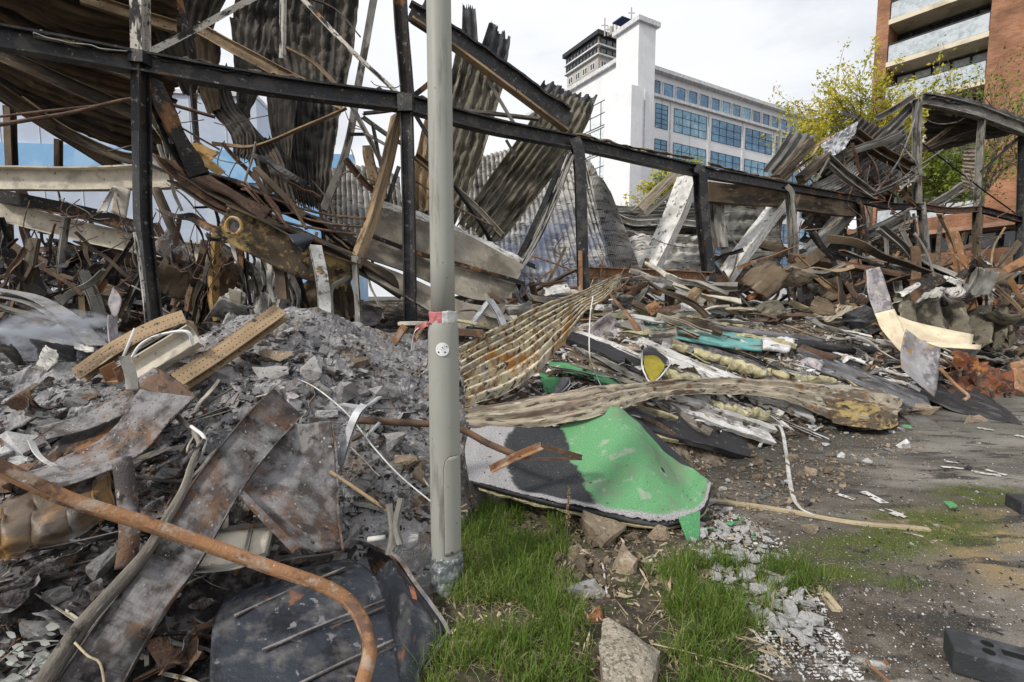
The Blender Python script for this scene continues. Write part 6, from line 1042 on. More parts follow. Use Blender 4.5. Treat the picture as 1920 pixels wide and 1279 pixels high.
# grey leaves at the lower left
dp = empty('dry_plant', P(50, 1230, 1.8), 'dead plant with ash-grey leaves in the bottom left corner', 'plant'); m = M()
rg2 = random.Random(5)
for i in range(34):
    c_ = P(rg2.uniform(0, 95), rg2.uniform(1175, 1285), rg2.uniform(1.66, 1.78)); a = rg2.uniform(-.6, .6) + (math.pi if rg2.random() < .5 else 0); u = V((math.cos(a), rg2.gauss(0, .3), math.sin(a) * .7)); v_ = np.cross(u, V((rg2.gauss(0, .4), -1, rg2.gauss(0, .4)))); v_ /= np.linalg.norm(v_); l_ = rg2.uniform(.025, .055); w_ = l_ * .28; nn = np.cross(u, v_)
    m.add([c_, c_ + u * l_ * .35 + v_ * w_, c_ + u * l_ * .75 + v_ * w_ * .8, c_ + u * l_ * 1.15, c_ + u * l_ * .75 - v_ * w_ * .8, c_ + u * l_ * .35 - v_ * w_, c_ + u * l_ * .5 + nn * w_ * .35], [(0, 1, 6), (1, 2, 6), (2, 3, 6), (3, 4, 6), (4, 5, 6), (5, 0, 6)])
link('leaves', m, LEAFD, dp, smooth=True)
for q in ([(0, 1240, 1.72), (50, 1205, 1.72), (110, 1202, 1.72)], [(0, 1280, 1.68), (40, 1262, 1.7), (70, 1225, 1.72)], [(20, 1222, 1.74), (60, 1232, 1.74)]): bar('stem', None, None, 'round', .006, .006, LEAFD, q, parent=dp, n=4)

# ---------------------------------------------------------------- right mound: fallen wall panels
def board(lab, mt, w_, h_, pts, name='fallen_panel', cat='panel', d=.15, **k):
    return xb(name, lab, cat, 'box', w_, h_, mt, pts, d=d, n=k.pop('n', 10), jit=k.pop('jit', .012), jf=6, up=k.pop('up', (.1, -.45, .9)), **k)
board('white-topped fallen wall panel with a black broken edge, upper left of the stack', PANW, .3, .04, [(1060, 622, .3), (1140, 652, .35), (1215, 690, .35)])
board('black core of the upper left fallen panel', BLACKS, .26, .1, [(1062, 632, .2), (1140, 664, .24), (1212, 702, .22)])
board('brown flaky underside board below the black core', TCORR, .24, .05, [(1075, 660, .12), (1150, 690, .14), (1220, 712, .12)])
board('long white-striped panel running down to the right', PANW, .34, .04, [(1190, 640, .3), (1300, 690, .32), (1420, 735, .3), (1520, 775, .25)])
board('grey scorched panel next to the long white-striped one', PANG, .42, .05, [(1250, 635, .2), (1370, 680, .22), (1500, 715, .22), (1620, 745, .18)])
board('thin white edge strip lying between two fallen panels', WHITE, .06, .04, [(1230, 655, .38), (1330, 702, .38), (1400, 728, .36)])
board('second white edge strip under the long tan sheet', WHITE, .09, .05, [(1262, 742, .3), (1360, 775, .3), (1452, 806, .25)])
board('pale splintered panel under the long tan sheet', PANW, .32, .05, [(1250, 750, .2), (1350, 785, .2), (1440, 815, .16)])
board('dark slatted panel beneath the tan sheet', BLACKS, .34, .06, [(1130, 770, .2), (1260, 802, .18), (1400, 840, .12)])
board('cream-coloured fallen panel behind the green board', INSUL, .3, .04, [(1120, 775, .16), (1220, 800, .14), (1300, 815, .1)])
board('grey slab sliding down right of the tan sheet', PANG, .6, .05, [(1500, 672, .2), (1620, 712, .2), (1745, 765, .12)])
board('dark slab under the grey one at the right', BLACKS, .7, .05, [(1460, 655, .1), (1600, 690, .1), (1730, 735, .08)])
board('ribbed grey panel foot touching the asphalt', GREYC, .3, .03, [(1640, 750, .1), (1700, 775, .06), (1736, 800, .05)])
board('long grey-white plank at the back of the right mound', GREYST, .2, .05, [(1080, 612, .2), (1190, 632, .2), (1290, 650, .2)])
board('weathered whitish plank on the back of the right mound', TCORR, .16, .04, [(1130, 648, .3), (1200, 655, .3)])
TB = empty('teal_board', Q(1350, 630, .4), 'long teal painted board with a grey rolled top edge on the right mound', 'board')
plate('face', None, None, TEAL, [[D(1203, 600, .55), D(1212, 622, .5)], [D(1320, 618, .55), D(1325, 645, .5)], [D(1428, 632, .55), D(1428, 658, .5)]], 40, 12, parent=TB, nz_=.01, seed=120, solid=.03)
bar('top_roll', None, None, 'round', .11, .11, PANG, [D(1215, 594, .6), D(1320, 610, .6), D(1430, 626, .6), D(1545, 640, .55)], parent=TB, n=8, jit=.02, jf=5)
bar('crust', None, None, 'box', .1, .03, INSUL, [D(1225, 588, .66), D(1320, 600, .66), D(1400, 612, .66)], parent=TB, n=12, jit=.03, jf=8)
bar('burnt_end', None, None, 'round', .15, .15, BLACKS, [D(1490, 645, .5), D(1560, 652, .45), D(1634, 658, .4)], parent=TB, n=8, jit=.015, jf=5)
plate('torn_end', None, None, WCONC, [[D(1430, 632, .6), D(1430, 655, .55)], [D(1492, 638, .6), D(1478, 660, .55)]], 14, 12, parent=TB, nz_=.03, nf=6, seed=121, solid=.05)
YP = empty('yellow_tile', Q(1225, 690, .4), 'small broken black and yellow speckled tile standing on edge', 'tile')
plate('face', None, None, mat('yellow_speckled_surface', (.33, .27, .03), [((.02, .02, .02), 60, .56, .62)], rough=.9), [[D(1207, 666, .56), D(1209, 690, .54), D(1222, 716, .52)], [D(1230, 668, .56), D(1232, 690, .54), D(1228, 714, .52)], [D(1246, 682, .56), D(1244, 692, .54), D(1232, 710, .52)]], 12, 12, parent=YP, solid=.02, smooth=False)
plate('black_edge', None, None, BLACKS, [[D(1206, 656, .57), D(1207, 667, .57)], [D(1222, 650, .57), D(1230, 668, .57)], [D(1252, 674, .57), D(1245, 684, .57)]], 10, 6, parent=YP, solid=.022, smooth=False)
bar('white_rim', None, None, 'round', .018, .018, WCONC, [D(1204, 662, .58), D(1205, 690, .56), D(1222, 718, .54), D(1250, 692, .56), D(1254, 676, .58), D(1222, 650, .58)], parent=YP, n=5, jit=.006, jf=12)
for i, (pts, w_) in enumerate([([(1258, 645, .4), (1275, 650, .4), (1290, 657, .4)], .14), ([(1300, 660, .38), (1340, 672, .38), (1375, 682, .36)], .12), ([(1365, 680, .38), (1400, 692, .36), (1435, 704, .32)], .16), ([(1240, 700, .3), (1280, 712, .3), (1320, 720, .28)], .16), ([(1440, 700, .25), (1500, 712, .25), (1560, 716, .2)], .14), ([(1330, 762, .2), (1390, 775, .2), (1440, 780, .18)], .14)]):
    xb('foam_strip', ['yellow foam lump at the upper end of the fallen panels', 'yellow foam strip in the middle of the fallen panels', 'thick yellow foam strip before the tan sheet', 'pale foam below the speckled tile', 'low foam strip right of the thick one', 'foam strip showing under the tan sheet'][i], 'foam', 'round', w_, w_ * .5, INSUL, pts, n=12, jit=.045, jf=11, seg=12)
rsheet('long yellowed corrugated sheet fanned out right of the lamp post', YCORR, [[(852, 655, 4.35), (860, 705, 4.2), (868, 760, 3.95)], [(935, 610, 4.6), (955, 655, 4.45), (985, 714, 4.2)], [(1020, 568, 4.85), (1038, 602, 4.75), (1054, 642, 4.5)], [(1082, 548, 5.1), (1090, 564, 5.05), (1098, 584, 5.0)], [(1122, 530, 5.15), (1128, 545, 5.1), (1132, 562, 5.05)], [(1162, 512, 5.2), (1166, 518, 5.2), (1160, 528, 5.2)]], 130, 130, corr=8, amp=.026, nz_=.035, rag=.012, seed=130)
rsheet('long bleached corrugated sheet arching across the right mound', TCORR, [[(862, 768, 3.9), (866, 800, 3.8)], [(960, 750, 4.0), (985, 802, 3.85)], [(1080, 730, 4.2), (1130, 778, 3.95)], [D(1200, 713, .8), D(1232, 744, .7)], [D(1340, 707, .8), D(1365, 738, .7)], [D(1450, 710, .8), D(1480, 752, .65)], [D(1560, 718, .75), D(1565, 785, .5)], [D(1640, 728, .7), D(1622, 802, .35)], [D(1700, 750, .5), D(1680, 800, .25)]], 170, 50, corr=3, amp=.022, nz_=.035, rag=.01, seed=131)
rsheet('brown curled-under end of the long bleached corrugated sheet', MOTTLE, [[D(1548, 745, .68), D(1560, 795, .45)], [D(1600, 750, .72), D(1610, 804, .42)], [D(1655, 758, .66), D(1660, 806, .38)], [D(1682, 765, .5), D(1684, 796, .3)]], 60, 30, corr=0, nz_=.03, seed=132)
gb = nodemat('green_and_black_rubber_surface'); at = gb.N.new('ShaderNodeAttribute'); at.attribute_name = 'st'; sx_ = gb.N.new('ShaderNodeSeparateXYZ'); gb.K(at.outputs['Vector'], sx_.inputs[0]); U_, V_ = sx_.outputs[0], sx_.outputs[1]; gb.vec = at.outputs['Vector']
def gn(s, off=0, det=5): return gb.noise(s, det, off, (1.9, 1.0, 1))
grn = gb.mix(gb.rng(gn(110, 3), .5, .62), (.105, .29, .125), (.17, .36, .19)); grn = gb.mix(gb.rng(gn(3, 5), .5, .64), grn, (.15, .24, .14)); grn = gb.mix(gb.rng(gn(9, 33), .57, .66), grn, (.27, .33, .25)); blk = gb.mix(gb.rng(gn(120, 7), .6, .66), (.03, .032, .036), (.2, .2, .2)); gry = gb.mix(gb.rng(gn(100, 9), .45, .6), (.25, .24, .25), (.44, .43, .43))
wob = gb.math('MULTIPLY_ADD', gn(5, 11), .09, -.045)
c = gb.mix(gb.rng(gb.math('ADD', U_, wob), .165, .185), gry, blk); c = gb.mix(gb.rng(gb.math('ADD', gb.math('MULTIPLY_ADD', V_, -.06, U_), wob), .355, .37), c, grn)
c = gb.mix(gb.rng(gb.math('ADD', gb.math('MULTIPLY_ADD', V_, -.75, U_), wob), .66, .675), c, blk)
c = gb.mix(gb.rng(gb.math('ADD', V_, wob), .93, .96), c, gry); c = gb.mix(gb.rng(gn(70, 15), .69, .72), c, (.5, .5, .47))
gb.K(c, gb.b.inputs['Base Color']); gb.b.inputs['Roughness'].default_value = .95; bp = gb.N.new('ShaderNodeBump'); bp.inputs['Strength'].default_value = .7; bp.inputs['Distance'].default_value = .006; gb.K(gn(110, 20), bp.inputs['Height']); gb.K(bp.outputs[0], gb.b.inputs['Normal'])
GB = empty('green_board', G(1100, 1000), 'large curved board surfaced in green, black and grey rubber beside the grass', 'board')
gg = [[(885, 795, 3.85), (872, 840, 3.6), (880, 898, 3.3)], [(975, 802, 3.85), (955, 860, 3.55), (985, 928, 3.25)], [(1068, 792, 3.95), (1085, 870, 3.55), (1105, 955, 3.2)], [(1148, 768, 4.05), (1195, 862, 3.6), (1235, 980, 3.15)], [(1212, 800, 4.0), (1272, 882, 3.6), (1316, 956, 3.25)], [(1256, 838, 3.95), (1305, 882, 3.65), (1334, 906, 3.45)]]
g3 = [[P(*p) for p in r_] for r_ in gg]; g3[3][1] = g3[3][1] + V((0, -.03, .07)); g3[4][1] = g3[4][1] + V((0, .05, -.06)); g3[3][0] = g3[3][0] + V((0, 0, .03)); link('rubber_surface', sheet(g3, 160, 60, ragv=2.2, nz_=.022, norm_st=True, seed=0), gb.m, GB, smooth=True, solid=.006)
g4 = [[V(p) + V((0, .012, -.03)) for p in r_] for r_ in g3]; link('core', sheet(g4, 60, 40, nz_=.012, rag=.008, nf=5, seed=141), BLACKS, GB, smooth=True, solid=.035)
g5 = [[V(p) + V((0, .03, -.065)) for p in r_] for r_ in g3]; link('broken_backing', sheet(g5, 60, 40, nz_=.02, rag=.02, nf=8, seed=142), INSUL, GB, smooth=False, solid=.02)
rs = random.Random(6); m = M(); vv_ = np.array(sheet(g3, 60, 40, nz_=.022, norm_st=True, seed=0).v[0]).reshape(60, 40, 3); bb = [rock_data(980 + i, .6, .06, 0, 8) for i in range(4)]
for i in range(420):
    q = vv_[int(60 * rs.random()), int(40 * rs.random() ** .6)]; s = .0015 * 7 ** (rs.random() ** 2.2); v, f = rs.choice(bb); m.add(v @ rotm(0, 0, rs.uniform(0, 6)).T * s + q + V((rs.gauss(0, .008), 0, .004 + s * .3)), f, v + q)
tag(link('fallen_crumbs', m, SAND, loc=(0, 0, 0)), kind='stuff')
plate('folded_flap', None, None, TEAL if 0 else mat('green_rubber', (.08, .26, .11), [((.13, .36, .17), 55, .5, .6)], rough=.95, bump=(110, .6)), [[(1272, 972, 3.18), (1300, 1046, 2.98)], [(1290, 965, 3.2), (1305, 1040, 3.0)], [(1312, 958, 3.24), (1310, 1025, 3.04)]], 12, 10, parent=GB, solid=.012, nz_=.004, smooth=False)
GRN = bpy.data.materials['green_rubber']
plate('green_board', 'smaller green board lying behind, under the yellowed corrugated sheet', 'board', GRN, [[D(1020, 680, .2), D(1035, 690, .15)], [D(1090, 688, .25), D(1110, 712, .2)], [D(1170, 725, .2), D(1172, 732, .2)]], 20, 10, solid=.03, nz_=.01, seed=143)
plate('green_board', 'small green and black board corner beside a dark block', 'board', GRN, [[D(1012, 700, .15), D(1020, 735, .12)], [D(1060, 712, .15), D(1058, 745, .12)]], 10, 10, solid=.02, nz_=.01, seed=144)
xb('metal_block', 'short dark metal tube leaning on the small green board', 'tube', 'box', .08, .06, PANG, [(1040, 745, .15), (1062, 712, .2)])
for i, pts in enumerate([[(1066, 708, .25), (1068, 720, .25), (1052, 736, .22)], [(1086, 716, .2), (1072, 724, .2), (1062, 735, .18)], [(1105, 722, .2), (1088, 728, .2), (1078, 737, .18)]]): xb('thin_wire', 'thin pale wire bent beside the small green board', 'wire', 'round', .01, .01, CABLE, pts, n=4, group='wires by the small green board')
xb('thin_wire', 'long thin white wire hanging over the black panel core', 'wire', 'round', .012, .012, CABLE, [(1112, 555, 4.6), (1106, 600, 4.5), (1106, 670, 4.3), (1118, 705, .4), (1130, 730, .3)], n=5)
plate('dark_green_cloth', 'dark green cloth rag on the heap before the bent column', 'cloth', mat('dark_green_cloth', (.012, .05, .02), [((.03, .1, .04), 8, .5, .62)], rough=.9), [[D(1578, 622, .3), D(1590, 634, .25)], [D(1610, 600, .5), D(1618, 636, .3)], [D(1640, 582, .6), D(1642, 622, .35)]], 20, 20, nz_=.05, nf=5, seed=145)
CS = empty('cream_sheet', Q(1690, 655, .3), 'bent cream sheet-metal trim with a heat-tinted upper end', 'sheet metal')
plate('upper_end', None, None, LILAC, [[(1624, 506, 8.0), (1650, 500, 8.0)], [(1628, 550, 7.9), (1664, 542, 7.9)], [(1640, 590, 7.8), (1676, 580, 7.8)]], 20, 10, parent=CS, nz_=.02, seed=146, solid=.01)
plate('lower_end', None, None, CREAM, [[(1640, 588, 7.79), (1677, 579, 7.79)], [(1655, 620, 7.6), (1692, 612, 7.6)], [(1690, 662, 7.4), (1708, 655, 7.35)]], 20, 10, parent=CS, nz_=.012, seed=147, solid=.01)
plate('side_wing', None, None, CREAM, [[(1668, 585, 7.75), (1692, 640, 7.5)], [(1720, 605, 7.7), (1735, 640, 7.5)], [(1825, 628, 7.6), (1820, 656, 7.4)]], 24, 12, parent=CS, nz_=.01, seed=148, solid=.01)
plate('side_wing', None, None, CREAM, [[(1735, 641, 7.5), (1736, 650, 7.42)], [(1840, 647, 7.4), (1838, 656, 7.36)]], 10, 6, parent=CS, solid=.01)
plate('rust_stained_sheet', 'grey rust-stained curved sheet hanging before the cream trim', 'sheet metal', mat('rust_stained_grey_steel', (.3, .29, .3), [((.14, .13, .14), 3, .48, .6), ((.3, .19, .09), 4, .55, .64), ((.45, .44, .43), 9, .58, .66)], rough=.6, bump=(25, .3)), [[(1697, 617, 7.1), (1690, 650, 7.05), (1690, 690, 6.9)], [(1730, 640, 7.2), (1722, 680, 7.0), (1718, 718, 6.8)], [(1764, 652, 7.1), (1760, 700, 6.95), (1752, 745, 6.75)]], 24, 24, nz_=.02, seed=149, solid=.008)
plate('black_sheet', 'pointed black sheet sliding onto the asphalt at the right', 'sheet metal', BLACKS, [[D(1690, 700, .2), D(1702, 728, .15)], [D(1760, 712, .25), D(1775, 768, .12)], [D(1830, 728, .25), D(1850, 785, .06)], [D(1908, 785, .08), D(1918, 798, .03)]], 50, 30, nz_=.03, seed=150, solid=.012)
plate('rusted_sheet', 'deep red rusted crumpled sheet at the right end of the heap', 'sheet metal', REDR, [[(1782, 660, 8.3), (1780, 738, 7.6)], [(1830, 672, 8.4), (1835, 748, 7.7)], [(1880, 690, 8.5), (1885, 758, 7.8)], [(1935, 690, 8.6), (1935, 768, 7.9)]], 50, 34, nz_=.13, nf=2.2, seed=151, solid=.01, smooth=False)
plate('rusted_sheet', 'smaller orange rusted sheet at the right edge of the view', 'sheet metal', RUST, [[(1895, 680, 8.0), (1900, 730, 7.8)], [(1935, 670, 8.0), (1935, 750, 7.8)]], 16, 16, nz_=.08, seed=152, solid=.01)
rsheet('row of wavy grey-brown sheets heaped below the canopy columns', OLIVE, [[(1672, 556, 9.6), (1760, 562, 9.6), (1840, 576, 9.6), (1892, 588, 9.6)], [(1688, 600, 9.2), (1780, 622, 9.2), (1850, 630, 9.2), (1900, 625, 9.2)], [(1700, 620, 9.0), (1795, 648, 9.0), (1856, 652, 9.0), (1905, 640, 9.0)]], 30, 120, corr=5, amp=.16, wave='sin', nz_=.08, rag=.04, seed=153)
xb('rusty_rod', 'rusty hooked rod lying on the pointed black sheet', 'rod', 'round', .045, .045, RUST, [(1762, 690, 6.9), (1790, 720, 6.8), (1815, 742, 6.6), (1808, 750, 6.5)], n=4)
xb('rusty_rod', 'rusty rod behind the hooked one', 'rod', 'round', .035, .035, DRUST, [(1764, 665, 7.2), (1798, 695, 7.2), (1800, 708, 7.2)], n=4)
for i, pts in enumerate([[(1630, 690, .2), (1660, 665, .3), (1678, 660, .3)], [(1640, 660, .3), (1665, 652, .35), (1675, 662, .3)], [(1628, 695, .15), (1652, 655, .35)]]): xb('rusty_bracket', 'orange rusted bracket below the cream trim', 'bracket', 'L', .05, .05, RUST, pts, n=4, jit=.01, group='rusty brackets below the cream trim')
xb('white_strap', 'white plastic strap hanging from the tan sheet down to the asphalt', 'strap', 'box', .035, .012, CABLE, [(1442, 797, .2), (1464, 802, .2), (1474, 850, .1), (1484, 920, .06), (1500, 952, .04), (1530, 968, .03)], n=6, jit=.004)
xb('white_strap', 'short white strap hanging beside the long one', 'strap', 'box', .03, .01, CABLE, [(1442, 797, .2), (1432, 820, .15), (1424, 838, .12)], n=4)
xb('thin_wire', 'thin bent wire poking out above the white strap', 'wire', 'box', .02, .01, CABLE, [(1424, 765, .35), (1464, 793, .25)], n=2)
xb('pale_batten', 'long splintered pale batten lying over the asphalt', 'batten', 'box', .045, .02, LWOOD, [(1322, 936, .08), (1450, 954, .05), (1600, 980, .03), (1742, 993, .03)], n=8, jit=.008, jf=8)
xb('pale_batten', 'short pale batten beside the rubble trail', 'batten', 'box', .05, .02, LWOOD, [(1534, 1100, .03), (1570, 1145, .02)], n=4, jit=.006)
xb('rusty_angle', 'rusty angle strip lying on the asphalt at the bottom', 'angle strip', 'L', .022, .02, RUST, [(1618, 1240, .02), (1668, 1285, .02)], n=3)
xb('white_pipe', 'short white bent pipe lying in the grass', 'pipe', 'round', .02, .02, CABLE, [(1216, 1054, .06), (1242, 1032, .08)], n=2)
xb('white_root', 'thin white root standing in the soil right of the grass', 'root', 'round', .012, .012, CABLE, [(1130, 1058, .1), (1134, 1085, .08), (1138, 1115, .05)], n=4)
xb('pale_splinter', 'pale wooden splinter lying in the grass', 'splinter', 'box', .03, .012, LWOOD, [(935, 1098, .12), (980, 1112, .1), (1024, 1130, .07)], n=4, jit=.006)
# black rubber fence feet
def footblock(lab, a, b, c_, hh, holes):
    a, b, c_ = [P(*q) for q in (a, b, c_)]; z = hh; a[2] = b[2] = c_[2] = z
    u = b - a; v = c_ - a; v -= u * np.dot(u, v) / np.dot(u, u); o = empty('rubber_foot', (a[0], a[1], .0), lab, 'fence foot'); m = M(); nf_ = np.cross(u, v)[2]
    m.box(a - V((0, 0, z)), u, v, V((0, 0, z))) if nf_ > 0 else m.box(a - V((0, 0, z)), v, u, V((0, 0, z)))
    link('body', m, BLACKP, o, bevel=.012)
    for (fu, fv, ru, rv) in holes:
        m = M(); q = a + u * fu + v * fv + V((0, 0, .0015)); n_ = 24 if ru == rv else 4
        uu = u / np.linalg.norm(u); vv = v / np.linalg.norm(v); ts = [2 * math.pi * (i + (.5 if n_ == 4 else 0)) / n_ for i in range(n_)]; k = 1 if n_ > 4 else 1.414
        top_ = [q + uu * math.cos(t) * ru * k + vv * math.sin(t) * rv * k for t in ts]; m.add(top_ + [q], [(i, (i + 1) % n_, n_) for i in range(n_)]); link('slot' if n_ == 4 else 'hole', m, mat('deep_hole_black', (.004, .004, .004), bump=None) if 'deep_hole_black' not in bpy.data.materials else bpy.data.materials['deep_hole_black'], o)
    return o
footblock('black rubber fence foot with two round holes in the bottom right corner', (1768, 1197, 2.12), (2060, 1302, 2.12 * .88), (1738, 1228, 2.02), .12, [(.27, .35, .022, .022), (.25, .72, .022, .022), (.55, .55, .1, .02)])
k_ = footblock('second black rubber fence foot at the right edge on the asphalt', (1884, 925, 3.7), (1990, 940, 3.6), (1880, 940, 3.55), .1, [])
# ---------------------------------------------------------------- single lumps worth naming
def lump(name, lab, cat, mt, px, py, wpx, flat=.7, d=.03, seed=1, rot=0, asp=1.0, rough=.08, group=None, sub=1, tilt=0):
    p = Q(px, py, d); Y = p[1]; s = wpx / F * Y / 2; v, f = rock_data(seed, flat, rough, sub); v = (v * V((1, asp, 1))) @ rotm(tilt, 0, rot).T * s
    m = M(); m.add(v + p, f, v * 1.0 + seed); o = link(name, m, mt); return tag(o, lab, cat, group)
for i, (px, py, w_, fl, mt, lab, rot, asp) in enumerate([
    (50, 835, 92, .8, WCONC, 'big white plaster chunk at the far left above the tarpaulin', 0, 1), (430, 703, 72, .5, CONC, 'square grey concrete block lying on the ash heap', .3, .6), (517, 668, 74, .4, SAND, 'pinkish broken block at the top of the ash heap', -.1, .5), (512, 700, 84, .4, CONC, 'dark slab piece directly under the pinkish block', 0, .5),
    (580, 695, 62, .9, CONC, 'smooth pale cone-shaped lump on the ash heap', 0, .8), (646, 738, 52, .8, CONC, 'rounded brown-grey chunk right of the white cable', 1, .8), (722, 735, 66, .6, CONC, 'faceted grey chunk near the lamp post', .5, .7), (540, 768, 62, .8, WCONC, 'white knobbly chunk on top of the steel plank', 1.2, .8),
    (285, 845, 62, .7, CONC, 'grey squared chunk below the folded duct', .2, .7), (125, 765, 70, .35, SAND, 'pale flat brick-like piece on the folded duct', 0, .5), (712, 1000, 60, .6, CONC, 'grey chunk in the hollow above the trough rim', .4, .8), (665, 1002, 56, .8, CONC, 'round grey chunk right of the steel sheet', .9, .9), (690, 865, 46, .8, CONC, 'small pale chunk below the bent strip', .3, .8),
    (755, 868, 62, .8, SAND, 'sandy chunk left of the lamp post at door height', .1, .8), (790, 885, 56, .9, SAND, 'pointed sandy chunk touching the lamp post', .7, .8), (740, 830, 60, .7, CONC, 'grey chunk under the red-brown pipe', .2, .8),
    (1128, 1010, 130, .7, SAND, 'large rounded sandy mortar lump under the green board', 0, .8), (1235, 1012, 66, .9, SAND, 'knobbly sandy lump under the tip of the green board', 0, .8), (1180, 1066, 84, .8, SAND, 'sandy lump standing in front of the large rounded one', 1.1, .7), (1075, 1042, 70, .8, SAND, 'sandy lump half hidden by grass', .5, .8), (1100, 1120, 100, .5, CONC, 'broad low grey-brown lump between two grass patches', .3, .8), (1108, 1160, 50, .7, BRICK, 'reddish brick fragment by the big aggregate block', .3, .8),
    (1100, 868, 48, .8, SAND, 'small pinkish stone resting on the green board', .3, .8), (1730, 775, 54, .8, SAND, 'rounded sandy stone at the panel foot on the asphalt', 0, .9), (1828, 790, 62, .5, SAND, 'flat sandy stone beside the pointed black sheet', .2, .5), (1692, 838, 34, .8, WCONC, 'white stone on the asphalt below the rounded sandy one', .2, .8), (1525, 994, 46, .6, SAND, 'mossy stone on the asphalt under the pale batten', .2, .6), (1578, 856, 24, .8, WCONC, 'small round white stone on the dark asphalt', .2, .8),
    (1512, 945, 22, .8, BLACKP, 'small black lump beside the white strap', .2, .8), (1812, 880, 24, .6, BLACKP, 'black lump lying on the road marking', .2, .7), (1485, 862, 34, .7, SAND, 'brown stone left of the white strap on the rubble fringe', .5, .8), (1520, 888, 36, .7, SAND, 'sandy stone right of the white strap', .1, .8), (1255, 655, 64, .8, WCONC, 'pale broken block on the teal board', .3, .7), (1300, 628, 60, .6, PANW, 'pale flaky lump leaning on the teal board', .3, .7), (1350, 632, 22, 1, INSUL, 'small yellow foam crumb standing before the teal board', 0, .8)]):
    lump('rubble_chunk', lab, 'rubble', mt, px, py, w_, fl, seed=200 + i, rot=rot, asp=asp, d=.04 if py > 760 else .07)
# the big aggregate block, bottom centre
p0 = G(1178, 1255); bm = bmesh.new(); base = [(1128, 1175, .2), (1232, 1225, .16), (1228, 1250, .14), (1190, 1330, .14), (1132, 1330, .13), (1122, 1240, .13)]
m = M(); tops = []
for (px, py, z) in [(1130, 1162, .1), (1140, 1158, .12), (1238, 1222, .1), (1230, 1255, .13), (1218, 1300, .14), (1135, 1300, .14), (1124, 1220, .15), (1180, 1225, .17), (1215, 1218, .15)]:
    r_ = P(px, py, 1.0); r_ = r_ - V((0, 0, CH)); t = (z - CH) / r_[2]; bm.verts.new(Vector(V((0, 0, CH)) + r_ * t)); q = V((0, 0, CH)) + r_ * t; bm.verts.new(Vector((q[0] + .015, q[1] + .03, -.02)))
r_ = bmesh.ops.convex_hull(bm, input=bm.verts); bmesh.ops.delete(bm, geom=[e for e in set(r_['geom_interior'] + r_['geom_unused']) if isinstance(e, bmesh.types.BMVert)], context='VERTS'); bmesh.ops.triangulate(bm, faces=bm.faces)
for _ in range(4): bmesh.ops.subdivide_edges(bm, edges=[e for e in bm.edges if e.calc_length() > .03], cuts=1)
bmesh.ops.triangulate(bm, faces=bm.faces)
for v in bm.verts: v.co += Vector(mnoise.noise_vector(v.co * 14)) * .009 + Vector(mnoise.noise_vector(v.co * 50)) * .003
bm.verts.index_update(); m.add([v.co[:] for v in bm.verts], [tuple(x.index for x in f.verts) for f in bm.faces]); bm.free(); tag(link('aggregate_block', m, AGG), 'big broken block of exposed aggregate concrete at the bottom centre', 'concrete block')
# ---------------------------------------------------------------- loose rubble
rk = []
for i, mt in enumerate([CONC, CONC, CONC, WCONC, SAND, CONC, BRICK, SAND, WCONC]):
    for j in range(3):
        v, f = rock_data(700 + i * 7 + j, (.5, .75, .9)[j], .08, 1, 11); m = M(); m.add(v, f, v + i); o = link('rubble_chunk', m, mt, loc=(0, 0, 0)); COL.objects.unlink(o); rk.append(o)
KC = rk[0:9] + rk[15:18]; KW = rk[9:12] + rk[24:27]; KS = rk[12:15] + rk[21:24]; KB = rk[18:21]
VX = [(float(a[0]), float(a[1])) for a in VERGE]
def sz0(x, y):
    r = False; j = len(VX) - 1
    for i in range(len(VX)):
        if (VX[i][1] > y) != (VX[j][1] > y) and x < (VX[j][0] - VX[i][0]) * (y - VX[i][1]) / (VX[j][1] - VX[i][1]) + VX[i][0]: r = not r
        j = i
    return .03 if r else 0.0
Hd_ = Hd
def Hd(x, y): return max(Hd_(x, y), sz0(x, y) if (x < 2.4 and y < 4.4) else 0)
def H0(x, y): return max(0.0, H(x, y))
def scat(ps, name, n, poly_, sz, lab, cat, grp, seed, sink=.25, flat=1.0):
    rs = random.Random(seed); k = 0; xs_ = [p[0] for p in poly_]; ys_ = [p[1] for p in poly_]
    while k < n:
        px, py = rs.uniform(min(xs_), max(xs_)), rs.uniform(min(ys_), max(ys_))
        if not inpoly(px, py, [V(p) for p in poly_]): continue
        p = Q(px, py, 0); s = sz[0] * (sz[1] / sz[0]) ** (rs.random() ** 1.6); pr = rs.choice(ps); o = pr.copy(); o.name = name; COL.objects.link(o)
        o.location = (p[0], p[1], max(p[2], Hd(p[0], p[1])) + s * sink); o.rotation_euler = (rs.uniform(-.5, .5), rs.uniform(-.5, .5), rs.uniform(0, 6.28)); q = s; o.scale = (q, q * rs.uniform(.6, 1), q * rs.uniform(.5, 1) * flat)
        tag(o, lab, cat, grp); k += 1
scat(KC, 'rubble_chunk', 130, [(380, 640), (560, 600), (800, 690), (805, 960), (640, 1020), (380, 800)], (.018, .075), 'grey broken chunk half sunk in the ash heap', 'rubble', 'grey chunks in the ash heap', 1)
scat(KW + KC, 'rubble_chunk', 45, [(380, 640), (560, 600), (800, 690), (805, 960), (640, 1020), (380, 800)], (.015, .045), 'pale broken chunk standing out in the ash heap', 'rubble', 'pale chunks in the ash heap', 11)
scat(KB + KS, 'rubble_chunk', 26, [(380, 640), (560, 600), (800, 690), (805, 960), (640, 1020), (380, 800)], (.012, .04), 'brown or sandy fragment lying in the ash heap', 'rubble', 'brown fragments in the ash heap', 14)
scat(KC + KW[:2], 'rubble_chunk', 75, [(-20, 680), (380, 700), (420, 900), (200, 1279), (-20, 1279)], (.02, .085), 'dusty broken chunk among the debris at lower left', 'rubble', 'dusty chunks at lower left', 2)
